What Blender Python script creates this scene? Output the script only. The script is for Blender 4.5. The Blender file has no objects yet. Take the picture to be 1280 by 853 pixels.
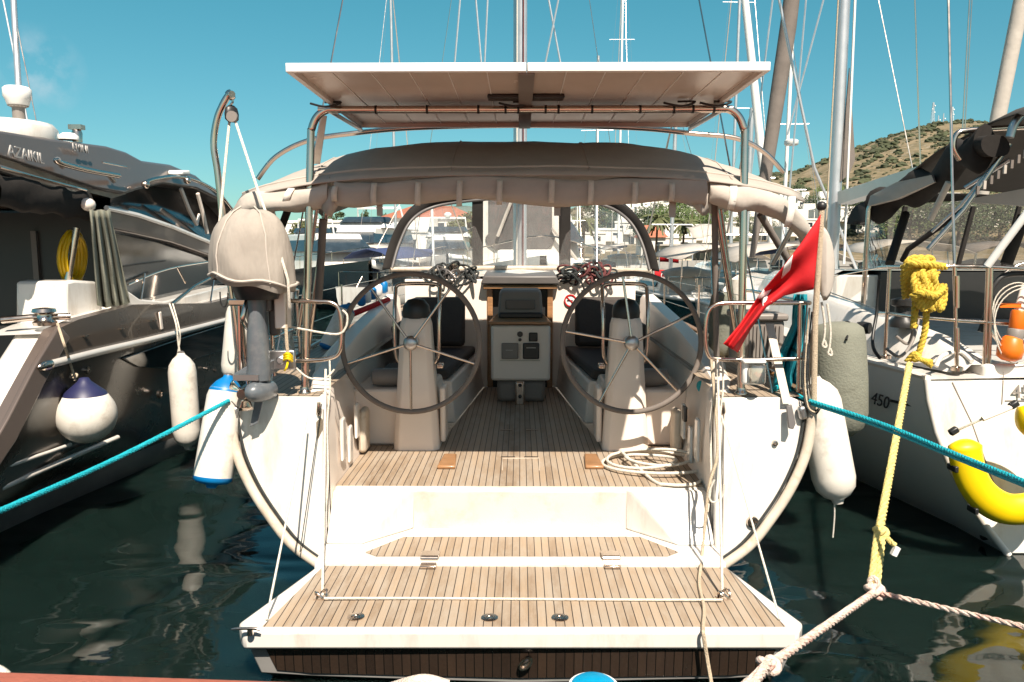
import bpy, bmesh, math, random
from mathutils import Vector as V, Matrix, noise
R = math.radians
random.seed(7)
scene = bpy.context.scene
COL = scene.collection

# ------------------------------------------------------------------ camera
F, CX, CY = 960.0, 640.0, 426.5
CAM = V((0.0, 0.0, 2.5))
PITCH = math.atan(114.5 / 960)
YAW = math.atan(10 / 960)
CROT = Matrix.Rotation(YAW, 3, 'Z') @ Matrix.Rotation(R(90) - PITCH, 3, 'X')
cd = bpy.data.cameras.new("camera")
cd.sensor_width = 36
cd.lens = 36 * F / 1280
cd.clip_start = 0.05
cd.clip_end = 20000
cam = bpy.data.objects.new("camera", cd)
cam.location = CAM
cam.rotation_euler = (R(90) - PITCH, 0, YAW)
COL.objects.link(cam)
scene.camera = cam

def ray(px, py):
    return CROT @ V(((px - CX) / F, -(py - CY) / F, -1))
def at(px, py, Y):
    d = ray(px, py); return CAM + d * ((Y - CAM.y) / d.y)
def atz(px, py, z):
    d = ray(px, py); return CAM + d * ((z - CAM.z) / d.z)
def atx(px, py, X):
    d = ray(px, py); return CAM + d * ((X - CAM.x) / d.x)

# ------------------------------------------------------------------ mesh builder
def cr(pts, n=6, closed=False):
    """Catmull-Rom through points"""
    P = [V(p) for p in pts]
    out = []
    m = len(P)
    rng = range(m) if closed else range(m - 1)
    for i in rng:
        if closed:
            a, b, c, d = P[(i - 1) % m], P[i], P[(i + 1) % m], P[(i + 2) % m]
        else:
            a, b, c, d = P[max(i - 1, 0)], P[i], P[i + 1], P[min(i + 2, m - 1)]
        for k in range(n):
            t = k / n
            out.append(0.5 * ((2 * b) + (c - a) * t + (2 * a - 5 * b + 4 * c - d) * t * t + (3 * b - a - 3 * c + d) * t ** 3))
    if not closed:
        out.append(P[-1].copy())
    return out

class MB:
    def __init__(s):
        s.v = []; s.f = []
    def add(s, vs, fs):
        o = len(s.v)
        s.v += [V(p) for p in vs]
        s.f += [tuple(i + o for i in f) for f in fs]
        return s
    def box(s, c, size, rot=None):
        c = V(c); hx, hy, hz = [q / 2 for q in size]
        vs = [V((x, y, z)) for x in (-hx, hx) for y in (-hy, hy) for z in (-hz, hz)]
        if rot is not None: vs = [rot @ v for v in vs]
        return s.add([c + v for v in vs], [(0, 1, 3, 2), (4, 6, 7, 5), (0, 4, 5, 1), (2, 3, 7, 6), (0, 2, 6, 4), (1, 5, 7, 3)])
    def span(s, a, b):
        a = V(a); b = V(b)
        return s.box((a + b) / 2, [abs(b[i] - a[i]) for i in range(3)])
    def tube(s, pts, r, n=8, closed=False):
        P = [V(p) for p in pts]; m = len(P)
        rr = r if isinstance(r, (list, tuple)) else [r] * m
        rings = []
        nrm = None
        for i in range(m):
            if closed: t = P[(i + 1) % m] - P[(i - 1) % m]
            else: t = P[min(i + 1, m - 1)] - P[max(i - 1, 0)]
            if t.length < 1e-9: t = V((0, 0, 1))
            t.normalize()
            if nrm is None:
                nrm = t.orthogonal().normalized()
            else:
                nrm = nrm - t * nrm.dot(t)
                nrm = nrm.normalized() if nrm.length > 1e-6 else t.orthogonal().normalized()
            bn = t.cross(nrm)
            rings.append([P[i] + (nrm * math.cos(2 * math.pi * k / n) + bn * math.sin(2 * math.pi * k / n)) * rr[i] for k in range(n)])
        vs = [p for rg in rings for p in rg]
        fs = []
        for i in range(m if closed else m - 1):
            j = (i + 1) % m
            for k in range(n):
                fs.append((i * n + k, i * n + (k + 1) % n, j * n + (k + 1) % n, j * n + k))
        if not closed:
            fs.append(tuple(range(n - 1, -1, -1)))
            fs.append(tuple((m - 1) * n + k for k in range(n)))
        return s.add(vs, fs)
    def lathe(s, prof, base, axis=(0, 0, 1), n=16, squash=1.0):
        """prof: list of (r, h)"""
        a = V(axis).normalized(); u = a.orthogonal().normalized(); w = a.cross(u)
        base = V(base); vs = []; fs = []
        for r, h in prof:
            r = max(r, 1e-4)
            for k in range(n):
                t = 2 * math.pi * k / n
                vs.append(base + a * h + (u * math.cos(t) + w * math.sin(t) * squash) * r)
        for i in range(len(prof) - 1):
            for k in range(n):
                fs.append((i * n + k, i * n + (k + 1) % n, (i + 1) * n + (k + 1) % n, (i + 1) * n + k))
        fs.append(tuple(range(n - 1, -1, -1)))
        fs.append(tuple((len(prof) - 1) * n + k for k in range(n)))
        return s.add(vs, fs)
    def prism(s, poly, vec):
        P = [V(p) for p in poly]; vec = V(vec); n = len(P)
        fs = [tuple(range(n)), tuple(range(2 * n - 1, n - 1, -1))]
        for i in range(n):
            j = (i + 1) % n
            fs.append((i, i + n, j + n, j))
        return s.add(P + [p + vec for p in P], fs)
    def grid(s, rows, closed=False):
        n = len(rows[0]); vs = [p for r in rows for p in r]; fs = []
        for i in range(len(rows) - 1):
            for k in range(n if closed else n - 1):
                fs.append((i * n + k, i * n + (k + 1) % n, (i + 1) * n + (k + 1) % n, (i + 1) * n + k))
        return s.add(vs, fs)
    def ball(s, c, r, n=12, rot=None):
        if not isinstance(r, (tuple, list)): r = (r, r, r)
        c = V(c); vs = []; fs = []; m = max(n // 2, 4)
        for i in range(m + 1):
            p = math.pi * i / m
            for k in range(n):
                t = 2 * math.pi * k / n
                q = V((math.sin(p) * math.cos(t) * r[0], math.sin(p) * math.sin(t) * r[1], math.cos(p) * r[2]))
                if rot is not None: q = rot @ q
                vs.append(c + q)
        for i in range(m):
            for k in range(n):
                fs.append((i * n + k, i * n + (k + 1) % n, (i + 1) * n + (k + 1) % n, (i + 1) * n + k))
        return s.add(vs, fs)
    def build(s, name, mat, parent=None, bevel=0, solid=0, sub=0, sharp=58, kind=None, label=None, flip=False):
        me = bpy.data.meshes.new(name)
        off = V((0, 0, 0))
        o = bpy.data.objects.new(name, me)
        if parent is not None:
            p = parent; off = V((0, 0, 0))
            while p is not None:
                off += V(p.location); p = p.parent
        elif s.v:
            xs = [p.x for p in s.v]; ys = [p.y for p in s.v]; zs = [p.z for p in s.v]
            off = V(((min(xs) + max(xs)) / 2, (min(ys) + max(ys)) / 2, min(zs)))
            if kind in ('structure',): off = V((0, 0, 0))
            o.location = off
        me.from_pydata([tuple(p - off) for p in s.v], [], s.f)
        bm = bmesh.new(); bm.from_mesh(me)
        bmesh.ops.remove_doubles(bm, verts=bm.verts, dist=1e-5)
        bmesh.ops.recalc_face_normals(bm, faces=bm.faces)
        bm.to_mesh(me); bm.free()
        me.shade_smooth()
        me.set_sharp_from_angle(angle=R(sharp))
        me.materials.append(mat)
        if solid:
            md = o.modifiers.new("solid", 'SOLIDIFY'); md.thickness = solid; md.offset = 0
        if bevel:
            md = o.modifiers.new("bevel", 'BEVEL'); md.width = bevel; md.segments = 2; md.limit_method = 'ANGLE'; md.angle_limit = R(40); md.harden_normals = False
        if sub:
            md = o.modifiers.new("sub", 'SUBSURF'); md.levels = sub; md.render_levels = sub
        if parent is not None: o.parent = parent
        if kind: o['kind'] = kind
        if label: o['label'] = label
        COL.objects.link(o)
        return o

def thing(name, label, cat, base, group=None):
    o = bpy.data.objects.new(name, None); o.location = base; o.empty_display_size = .2
    o['label'] = label; o['category'] = cat
    if group: o['group'] = group
    COL.objects.link(o); return o
def tag(o, label, cat, group=None):
    o['label'] = label; o['category'] = cat
    if group: o['group'] = group
    return o
def copy_tree(o, parent=None):
    c = o.copy(); COL.objects.link(c); c.parent = parent
    for ch in o.children: copy_tree(ch, c)
    return c
def text_part(name, body, size, loc, xdir, up, mat, parent, ext=.002, align='CENTER', shear=0):
    cu = bpy.data.curves.new(name, 'FONT'); cu.body = body; cu.size = size; cu.extrude = ext
    cu.align_x = align; cu.align_y = 'CENTER'; cu.shear = shear
    t = bpy.data.objects.new(name, cu); COL.objects.link(t)
    bpy.context.view_layer.update()
    me = bpy.data.meshes.new_from_object(t.evaluated_get(bpy.context.evaluated_depsgraph_get()))
    bpy.data.objects.remove(t)
    x = V(xdir).normalized(); y = V(up); y = (y - x * y.dot(x)).normalized(); z = x.cross(y)
    M = Matrix((x, y, z)).transposed()
    off = V((0, 0, 0)); p = parent
    while p is not None: off += V(p.location); p = p.parent
    for v in me.vertices: v.co = (M @ v.co) + V(loc) - off
    me.materials.clear(); me.materials.append(mat)
    o = bpy.data.objects.new(name, me); o.parent = parent; COL.objects.link(o)
    return o

# ------------------------------------------------------------------ materials
def newmat(name):
    m = bpy.data.materials.new(name); m.use_nodes = True
    nt = m.node_tree; b = nt.nodes['Principled BSDF']
    return m, nt, b
def nd(nt, typ, **kw):
    n = nt.nodes.new(typ)
    for k, v in kw.items():
        if k in n.inputs: n.inputs[k].default_value = v
        else: setattr(n, k, v)
    return n
def pbr(name, col, rough=.5, metal=0, var=.12, vscale=3.0, bump=0, bscale=40, coat=0, spec=.5, stretch=None, dirt=None, dscale=1.5, bdist=.02, ior=1.5):
    m, nt, b = newmat(name); L = nt.links.new
    tc = nd(nt, 'ShaderNodeTexCoord')
    src = tc.outputs['Object']
    if stretch:
        mp = nd(nt, 'ShaderNodeMapping'); mp.inputs['Scale'].default_value = stretch
        L(src, mp.inputs['Vector']); src = mp.outputs['Vector']
    n1 = nd(nt, 'ShaderNodeTexNoise'); n1.inputs['Scale'].default_value = vscale; n1.inputs['Detail'].default_value = 6; n1.inputs['Roughness'].default_value = .6
    L(src, n1.inputs['Vector'])
    rp = nd(nt, 'ShaderNodeMapRange'); rp.inputs['From Min'].default_value = .25; rp.inputs['From Max'].default_value = .75
    rp.inputs['To Min'].default_value = 1 - var; rp.inputs['To Max'].default_value = 1 + var
    L(n1.outputs['Fac'], rp.inputs['Value'])
    mx = nd(nt, 'ShaderNodeMix', data_type='RGBA', blend_type='MULTIPLY'); mx.inputs['Factor'].default_value = 1
    mx.inputs['A'].default_value = (*col, 1)
    L(rp.outputs['Result'], mx.inputs['B'])
    out = mx.outputs['Result']
    if dirt:
        n2 = nd(nt, 'ShaderNodeTexNoise'); n2.inputs['Scale'].default_value = dscale; n2.inputs['Detail'].default_value = 8; n2.inputs['Roughness'].default_value = .7
        L(src, n2.inputs['Vector'])
        r2 = nd(nt, 'ShaderNodeMapRange'); r2.inputs['From Min'].default_value = .5; r2.inputs['From Max'].default_value = .75
        L(n2.outputs['Fac'], r2.inputs['Value'])
        m2 = nd(nt, 'ShaderNodeMix', data_type='RGBA'); L(r2.outputs['Result'], m2.inputs['Factor']); L(out, m2.inputs['A']); m2.inputs['B'].default_value = (*dirt, 1)
        out = m2.outputs['Result']
    L(out, b.inputs['Base Color'])
    r3 = nd(nt, 'ShaderNodeMapRange'); r3.inputs['To Min'].default_value = max(rough - .08, .02); r3.inputs['To Max'].default_value = min(rough + .12, 1)
    L(n1.outputs['Fac'], r3.inputs['Value']); L(r3.outputs['Result'], b.inputs['Roughness'])
    b.inputs['Metallic'].default_value = metal
    b.inputs['Specular IOR Level'].default_value = spec
    b.inputs['Coat Weight'].default_value = coat; b.inputs['Coat Roughness'].default_value = .05
    b.inputs['IOR'].default_value = ior
    if bump:
        n4 = nd(nt, 'ShaderNodeTexNoise'); n4.inputs['Scale'].default_value = bscale; n4.inputs['Detail'].default_value = 4
        L(src, n4.inputs['Vector'])
        bp = nd(nt, 'ShaderNodeBump'); bp.inputs['Strength'].default_value = bump; bp.inputs['Distance'].default_value = bdist
        L(n4.outputs['Fac'], bp.inputs['Height']); L(bp.outputs['Normal'], b.inputs['Normal'])
    return m

def mp2(nt, g, axis):
    mp = nd(nt, 'ShaderNodeMapping'); mp.inputs['Scale'].default_value = (2.5, .7, 1) if axis == 'X' else (.7, 2.5, 1)
    nt.links.new(g.outputs['Position'], mp.inputs['Vector']); return mp
def teak_mat(name, base, dark, width=.052, axis='X', rough=.6, seam=(.03, .024, .02), grey=(.37, .31, .245)):
    m, nt, b = newmat(name); L = nt.links.new
    g = nd(nt, 'ShaderNodeNewGeometry'); sp = nd(nt, 'ShaderNodeSeparateXYZ'); L(g.outputs['Position'], sp.inputs['Vector'])
    d = nd(nt, 'ShaderNodeMath', operation='DIVIDE'); L(sp.outputs[axis], d.inputs[0]); d.inputs[1].default_value = width
    fr = nd(nt, 'ShaderNodeMath', operation='FRACT'); L(d.outputs[0], fr.inputs[0])
    fl = nd(nt, 'ShaderNodeMath', operation='FLOOR'); L(d.outputs[0], fl.inputs[0])
    wn = nd(nt, 'ShaderNodeTexWhiteNoise', noise_dimensions='1D'); L(fl.outputs[0], wn.inputs['W'])
    # seam mask: |fr-.5| > .44
    s1 = nd(nt, 'ShaderNodeMath', operation='SUBTRACT'); L(fr.outputs[0], s1.inputs[0]); s1.inputs[1].default_value = .5
    s2 = nd(nt, 'ShaderNodeMath', operation='ABSOLUTE'); L(s1.outputs[0], s2.inputs[0])
    s3 = nd(nt, 'ShaderNodeMapRange'); s3.inputs['From Min'].default_value = .43; s3.inputs['From Max'].default_value = .46; L(s2.outputs[0], s3.inputs['Value'])
    # grain
    mp = nd(nt, 'ShaderNodeMapping')
    mp.inputs['Scale'].default_value = (60, 3, 60) if axis == 'X' else (3, 60, 60)
    ad = nd(nt, 'ShaderNodeVectorMath', operation='ADD')
    cb = nd(nt, 'ShaderNodeCombineXYZ')
    mu = nd(nt, 'ShaderNodeMath', operation='MULTIPLY'); L(wn.outputs['Value'], mu.inputs[0]); mu.inputs[1].default_value = 37
    L(mu.outputs[0], cb.inputs['Y' if axis == 'X' else 'X'])
    L(g.outputs['Position'], ad.inputs[0]); L(cb.outputs[0], ad.inputs[1]); L(ad.outputs[0], mp.inputs['Vector'])
    n = nd(nt, 'ShaderNodeTexNoise'); n.inputs['Scale'].default_value = 1; n.inputs['Detail'].default_value = 7; n.inputs['Roughness'].default_value = .65; L(mp.outputs[0], n.inputs['Vector'])
    n2 = nd(nt, 'ShaderNodeTexNoise'); n2.inputs['Scale'].default_value = 2.2; n2.inputs['Detail'].default_value = 5; L(g.outputs['Position'], n2.inputs['Vector'])
    a = nd(nt, 'ShaderNodeMath', operation='MULTIPLY'); L(wn.outputs['Value'], a.inputs[0]); a.inputs[1].default_value = .5
    a2 = nd(nt, 'ShaderNodeMath', operation='MULTIPLY_ADD'); L(n.outputs['Fac'], a2.inputs[0]); a2.inputs[1].default_value = .6; L(a.outputs[0], a2.inputs[2])
    a3 = nd(nt, 'ShaderNodeMath', operation='MULTIPLY_ADD'); L(n2.outputs['Fac'], a3.inputs[0]); a3.inputs[1].default_value = .5; L(a2.outputs[0], a3.inputs[2])
    r = nd(nt, 'ShaderNodeMapRange'); r.inputs['From Min'].default_value = .35; r.inputs['From Max'].default_value = 1.2; L(a3.outputs[0], r.inputs['Value'])
    c1 = nd(nt, 'ShaderNodeMix', data_type='RGBA'); L(r.outputs[0], c1.inputs['Factor']); c1.inputs['A'].default_value = (*dark, 1); c1.inputs['B'].default_value = (*base, 1)
    n3 = nd(nt, 'ShaderNodeTexNoise'); n3.inputs['Scale'].default_value = 3.2; n3.inputs['Detail'].default_value = 8; n3.inputs['Roughness'].default_value = .7; L(mp2(nt, g, axis).outputs[0], n3.inputs['Vector'])
    gw = nd(nt, 'ShaderNodeMapRange'); gw.inputs['From Min'].default_value = .40; gw.inputs['From Max'].default_value = .64; gw.inputs['To Max'].default_value = .85; L(n3.outputs['Fac'], gw.inputs['Value'])
    cg = nd(nt, 'ShaderNodeMix', data_type='RGBA'); L(gw.outputs[0], cg.inputs['Factor']); L(c1.outputs['Result'], cg.inputs['A']); cg.inputs['B'].default_value = (*grey, 1)
    c2 = nd(nt, 'ShaderNodeMix', data_type='RGBA'); L(s3.outputs[0], c2.inputs['Factor']); L(cg.outputs['Result'], c2.inputs['A']); c2.inputs['B'].default_value = (*seam, 1)
    L(c2.outputs['Result'], b.inputs['Base Color']); b.inputs['Roughness'].default_value = rough
    bp = nd(nt, 'ShaderNodeBump'); bp.inputs['Strength'].default_value = .3; bp.inputs['Distance'].default_value = .004
    iv = nd(nt, 'ShaderNodeMath', operation='MULTIPLY_ADD'); L(s3.outputs[0], iv.inputs[0]); iv.inputs[1].default_value = -1; L(n.outputs['Fac'], iv.inputs[2])
    L(iv.outputs[0], bp.inputs['Height']); L(bp.outputs[0], b.inputs['Normal'])
    return m

def vinyl_mat(name, tint=(.93, .95, .95), gloss=.12, bump=.25, ior=1.4):
    m, nt, b = newmat(name); L = nt.links.new; nt.nodes.remove(b)
    out = nt.nodes['Material Output']
    tr = nd(nt, 'ShaderNodeBsdfTransparent'); tr.inputs['Color'].default_value = (*tint, 1)
    gl = nd(nt, 'ShaderNodeBsdfGlossy'); gl.inputs['Roughness'].default_value = .06
    df = nd(nt, 'ShaderNodeBsdfDiffuse'); df.inputs['Color'].default_value = (.7, .68, .66, 1)
    tc = nd(nt, 'ShaderNodeTexCoord')
    mp = nd(nt, 'ShaderNodeMapping'); mp.inputs['Scale'].default_value = (5, 5, 1.6); L(tc.outputs['Object'], mp.inputs['Vector'])
    n = nd(nt, 'ShaderNodeTexNoise'); n.inputs['Scale'].default_value = 1.6; n.inputs['Detail'].default_value = 3; n.inputs['Distortion'].default_value = 1.2; L(mp.outputs[0], n.inputs['Vector'])
    bp = nd(nt, 'ShaderNodeBump'); bp.inputs['Strength'].default_value = bump; bp.inputs['Distance'].default_value = .15; L(n.outputs['Fac'], bp.inputs['Height'])
    L(bp.outputs[0], gl.inputs['Normal'])
    lw = nd(nt, 'ShaderNodeFresnel'); lw.inputs['IOR'].default_value = ior; L(bp.outputs[0], lw.inputs['Normal'])
    ad = nd(nt, 'ShaderNodeMath', operation='ADD'); L(lw.outputs[0], ad.inputs[0]); ad.inputs[1].default_value = gloss - .05; ad.use_clamp = True
    m1 = nd(nt, 'ShaderNodeMixShader'); m1.inputs[0].default_value = .10; L(tr.outputs[0], m1.inputs[1]); L(df.outputs[0], m1.inputs[2])
    m2 = nd(nt, 'ShaderNodeMixShader'); L(ad.outputs[0], m2.inputs[0]); L(m1.outputs[0], m2.inputs[1]); L(gl.outputs[0], m2.inputs[2])
    L(m2.outputs[0], out.inputs['Surface'])
    return m

M = dict(
    gel=pbr('gelcoat_white', (.69, .66, .615), .22, var=.05, vscale=1.2, coat=.3, dirt=(.50, .44, .37), dscale=2.6, stretch=(1.6, 1.6, .45)),
    gelw=pbr('gelcoat_bright', (.84, .82, .79), .3, var=.03, vscale=1.2, coat=.2),
    gelr=pbr('gelcoat_nonskid', (.60, .565, .505), .5, var=.06, vscale=2, bump=.2, bscale=200, dirt=(.42, .36, .29), dscale=3),
    satin=pbr('satin_rail', (.70, .66, .61), .3, metal=.35, var=.06),
    gel2=pbr('gelcoat_cream', (.84, .74, .655), .35, var=.05, vscale=1.5),
    strip=pbr('rub_strip_cream', (.56, .49, .40), .5, var=.15, vscale=5, dirt=(.4, .3, .2), dscale=6),
    teak=teak_mat('teak', (.43, .325, .225), (.21, .15, .10)),
    teak_shade=teak_mat('teak_painted_shade', (.048, .030, .020), (.014, .010, .008), rough=.22, grey=(.03, .02, .015), seam=(.006, .005, .004)),  # shade under the platform edge is put into this wood's colour
    wood=pbr('varnished_wood', (.33, .17, .075), .35, var=.3, vscale=6, stretch=(1, 8, 8), coat=.4),
    steel=pbr('stainless', (.66, .56, .48), .18, metal=1, var=.06, vscale=8),
    steel_matt=pbr('steel_matt', (.5, .5, .5), .35, metal=1, var=.1),
    alu=pbr('aluminium_mast', (.62, .63, .65), .38, metal=.7, var=.08),
    canvas=pbr('canvas_beige', (.385, .340, .298), .85, var=.1, vscale=4, bump=.35, bscale=7),
    canvas_l=pbr('canvas_light', (.46, .415, .365), .85, var=.1, vscale=4, bump=.5, bscale=6),
    canvas_f=pbr('canvas_folded', (.335, .30, .26), .85, var=.16, vscale=2.5, bump=.75, bscale=3.2, stretch=(1.5, 1.5, .5), bdist=.06),
    canvas_k=pbr('canvas_dark_grey', (.075, .068, .062), .9, spec=.2, var=.15, vscale=4, bump=.3, bscale=8),
    canvas_g=pbr('canvas_grey', (.18, .155, .138), .9, spec=.2, var=.15, vscale=4, bump=.3, bscale=8),
    canvas_d=pbr('canvas_charcoal', (.030, .027, .025), .9, spec=.15, var=.2, vscale=4, bump=.3, bscale=8),
    strap=pbr('webbing', (.56, .50, .43), .8, var=.1, vscale=20, bump=.2, bscale=150),
    strap_w=pbr('webbing_white', (.78, .74, .67), .8, var=.1, vscale=20),
    cushion=pbr('cushion_dark', (.055, .046, .042), .85, var=.2, vscale=5, bump=.3, bscale=30),
    black=pbr('black_plastic', (.018, .018, .018), .4, var=.2),
    dgrey=pbr('dark_grey_plastic', (.10, .092, .088), .42, var=.15),
    mgrey=pbr('grey_plastic', (.22, .195, .175), .5, var=.12),
    ob=pbr('outboard_paint', (.11, .125, .14), .32, var=.15, coat=.3, dirt=(.2, .2, .2), dscale=5),
    white=pbr('white_paint', (.80, .79, .76), .4, var=.04),
    fender=pbr('fender_white', (.70, .66, .59), .42, var=.1, vscale=4, dirt=(.36, .31, .25), dscale=3.5),
    fendcap=pbr('fender_navy', (.02, .022, .075), .45, var=.15),
    fendblue=pbr('fender_blue', (.0, .16, .42), .4, var=.15),
    fendgrey=pbr('fender_cloth_grey', (.19, .195, .155), .9, var=.2, vscale=5, dirt=(.13, .13, .10), dscale=5, bump=.3, bscale=60),
    turq=pbr('rope_turquoise', (.0, .36, .44), .6, var=.2, vscale=60, bump=.6, bscale=120),
    turqcloth=pbr('cloth_turquoise', (.0, .22, .28), .8, var=.25, vscale=8, bump=.4, bscale=14),
    yrope=pbr('rope_yellow', (.62, .44, .05), .6, var=.3, vscale=40, bump=.6, bscale=110),
    yropel=pbr('rope_pale_yellow', (.68, .56, .20), .65, var=.25, vscale=40, bump=.6, bscale=110),
    yfoam=pbr('foam_yellow', (.80, .56, .0), .42, var=.06, vscale=3),
    yhose=pbr('hose_yellow', (.60, .38, .0), .35, var=.2),
    rope=pbr('rope_white', (.70, .65, .56), .8, var=.2, vscale=60, bump=.6, bscale=160),
    rope_t=pbr('rope_tan', (.52, .42, .30), .8, var=.25, vscale=60, bump=.6, bscale=160),
    rope_d=pbr('rope_dark', (.03, .035, .035), .8, var=.5, vscale=30, bump=.6, bscale=160),
    rope_r=pbr('rope_maroon', (.13, .035, .035), .8, var=.5, vscale=30, bump=.6, bscale=160),
    red=pbr('flag_red', (.62, .012, .018), .75, var=.08, vscale=3, bump=.15, bscale=12),
    flagw=pbr('flag_white', (.78, .74, .72), .8, var=.04),
    orange=pbr('orange_plastic', (.80, .17, .01), .4, var=.1),
    brown=pbr('brown_gloss_paint', (.075, .057, .044), .25, var=.1, vscale=1, coat=.5),
    brown2=pbr('brown_metallic', (.145, .115, .10), .3, metal=.35, var=.08, vscale=1, coat=.5),
    bandgrey=pbr('antifouling_grey', (.26, .255, .245), .6, var=.2),
    glass=pbr('dark_glass', (.006, .010, .012), .03, var=.1, ior=2.3),
    blackhull=pbr('black_hull', (.012, .014, .016), .15, var=.2, coat=.5),
    tealhull=pbr('teal_hull', (.006, .05, .065), .2, var=.2, coat=.4),
    bluehull=pbr('navy_hull', (.01, .02, .06), .2, var=.2, coat=.4),
    sailcover=pbr('sail_cover_blue', (.03, .05, .13), .85, var=.2, bump=.3, bscale=5),
    quay=pbr('quay_red', (.29, .085, .055), .8, var=.15, vscale=10, bump=.3, bscale=60),
    concrete=pbr('concrete', (.36, .34, .31), .9, var=.15, vscale=2, bump=.3, bscale=30),
    wallw=pbr('house_white', (.74, .71, .66), .9, var=.08, vscale=.4),
    wallc=pbr('house_cream', (.60, .50, .38), .9, var=.1, vscale=.4),
    tile=pbr('roof_tile', (.36, .13, .075), .85, var=.25, vscale=2),
    window=pbr('house_window', (.03, .04, .05), .15, var=.3),
    leaf=pbr('leaf_dark', (.040, .062, .022), .7, var=.5, vscale=1.2),
    leaf2=pbr('leaf_olive', (.085, .095, .035), .7, var=.4, vscale=1.2),
    leaf3=pbr('leaf_fresh', (.075, .11, .028), .7, var=.4, vscale=1.2),
    scrub=pbr('scrub', (.052, .06, .028), .9, var=.5, vscale=.1),
    bark=pbr('bark', (.12, .085, .055), .9, var=.3, vscale=4),
    panelback=pbr('solar_backsheet', (.64, .555, .48), .22, var=.06, vscale=1.5),
    cell=pbr('solar_cell', (.01, .012, .03), .12, var=.2, coat=.5),
    vinyl=vinyl_mat('clear_vinyl'),
    vinyl_g=vinyl_mat('grey_vinyl', (.74, .72, .68), .055, .03, 1.15),
    lens=vinyl_mat('lamp_lens', (.85, .82, .75), .25, .1),
    bluecap=pbr('blue_cap', (.0, .29, .52), .35, var=.08),
    hoarding=pbr('orange_wood_mast', (.48, .25, .08), .5, var=.15),
    tag=pbr('hanger_brown', (.16, .13, .09), .8, var=.4, vscale=60),
    text_k=pbr('lettering_dark', (.02, .02, .022), .5, var=.05),
    text_w=pbr('lettering_light', (.42, .40, .38), .4, var=.05),
)

nt = M['red'].node_tree; pb = nt.nodes['Principled BSDF']; out = nt.nodes['Material Output']
trn = nd(nt, 'ShaderNodeBsdfTranslucent'); trn.inputs['Color'].default_value = (.75, .02, .02, 1)
mxs = nd(nt, 'ShaderNodeMixShader'); mxs.inputs[0].default_value = .3
nt.links.new(pb.outputs[0], mxs.inputs[1]); nt.links.new(trn.outputs[0], mxs.inputs[2]); nt.links.new(mxs.outputs[0], out.inputs['Surface'])
# ------------------------------------------------------------------ world, sun
SUN_DIR = V((-0.20, 0.725, -1.0)).normalized()      # direction the light travels
to_sun = -SUN_DIR
el = math.asin(to_sun.z); azi = math.atan2(to_sun.x, to_sun.y)
w = bpy.data.worlds.new("World"); scene.world = w; w.use_nodes = True
nt = w.node_tree; bg = nt.nodes['Background']; L = nt.links.new
sky = nt.nodes.new('ShaderNodeTexSky'); sky.sky_type = 'NISHITA'; sky.sun_disc = False
sky.sun_elevation = el; sky.sun_rotation = azi; sky.altitude = 0; sky.air_density = 1.0; sky.dust_density = .3; sky.ozone_density = 1.5
tint = nt.nodes.new('ShaderNodeMix'); tint.data_type = 'RGBA'; tint.blend_type = 'MULTIPLY'; tint.inputs['Factor'].default_value = 1

tc0 = nt.nodes.new('ShaderNodeTexCoord'); sz = nt.nodes.new('ShaderNodeSeparateXYZ'); L(tc0.outputs['Generated'], sz.inputs[0])
hz_ = nt.nodes.new('ShaderNodeMapRange'); hz_.inputs['From Min'].default_value = 0; hz_.inputs['From Max'].default_value = .32; L(sz.outputs['Z'], hz_.inputs['Value'])
tm = nt.nodes.new('ShaderNodeMix'); tm.data_type = 'RGBA'; L(hz_.outputs[0], tm.inputs['Factor']); tm.inputs['A'].default_value = (.47, .68, .68, 1); tm.inputs['B'].default_value = (.35, .97, .82, 1)

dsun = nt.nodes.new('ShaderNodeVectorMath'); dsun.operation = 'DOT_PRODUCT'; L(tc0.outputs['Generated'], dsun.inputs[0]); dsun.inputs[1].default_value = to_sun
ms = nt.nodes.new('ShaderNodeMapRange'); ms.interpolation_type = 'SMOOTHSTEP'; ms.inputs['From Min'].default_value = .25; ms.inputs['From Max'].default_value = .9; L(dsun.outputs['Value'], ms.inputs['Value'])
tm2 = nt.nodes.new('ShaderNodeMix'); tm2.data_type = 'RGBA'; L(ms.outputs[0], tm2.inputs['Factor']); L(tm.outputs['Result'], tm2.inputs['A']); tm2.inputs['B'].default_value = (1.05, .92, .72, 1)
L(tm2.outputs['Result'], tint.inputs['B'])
L(sky.outputs[0], tint.inputs['A'])
# one small faint cloud, upper left
tc = nt.nodes.new('ShaderNodeTexCoord')
cdir = ray(45, 88).normalized()
dt = nt.nodes.new('ShaderNodeVectorMath'); dt.operation = 'DISTANCE'; L(tc.outputs['Generated'], dt.inputs[0]); dt.inputs[1].default_value = cdir
mr = nt.nodes.new('ShaderNodeMapRange'); mr.inputs['From Min'].default_value = .005; mr.inputs['From Max'].default_value = .05; mr.inputs['To Min'].default_value = 1; mr.inputs['To Max'].default_value = 0
L(dt.outputs['Value'], mr.inputs['Value'])
nz = nt.nodes.new('ShaderNodeTexNoise'); nz.inputs['Scale'].default_value = 40; nz.inputs['Detail'].default_value = 6; L(tc.outputs['Generated'], nz.inputs['Vector'])
mr2 = nt.nodes.new('ShaderNodeMapRange'); mr2.inputs['From Min'].default_value = .42; mr2.inputs['From Max'].default_value = .8; L(nz.outputs['Fac'], mr2.inputs['Value'])
ml = nt.nodes.new('ShaderNodeMath'); ml.operation = 'MULTIPLY'; L(mr.outputs[0], ml.inputs[0]); L(mr2.outputs[0], ml.inputs[1])
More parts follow.
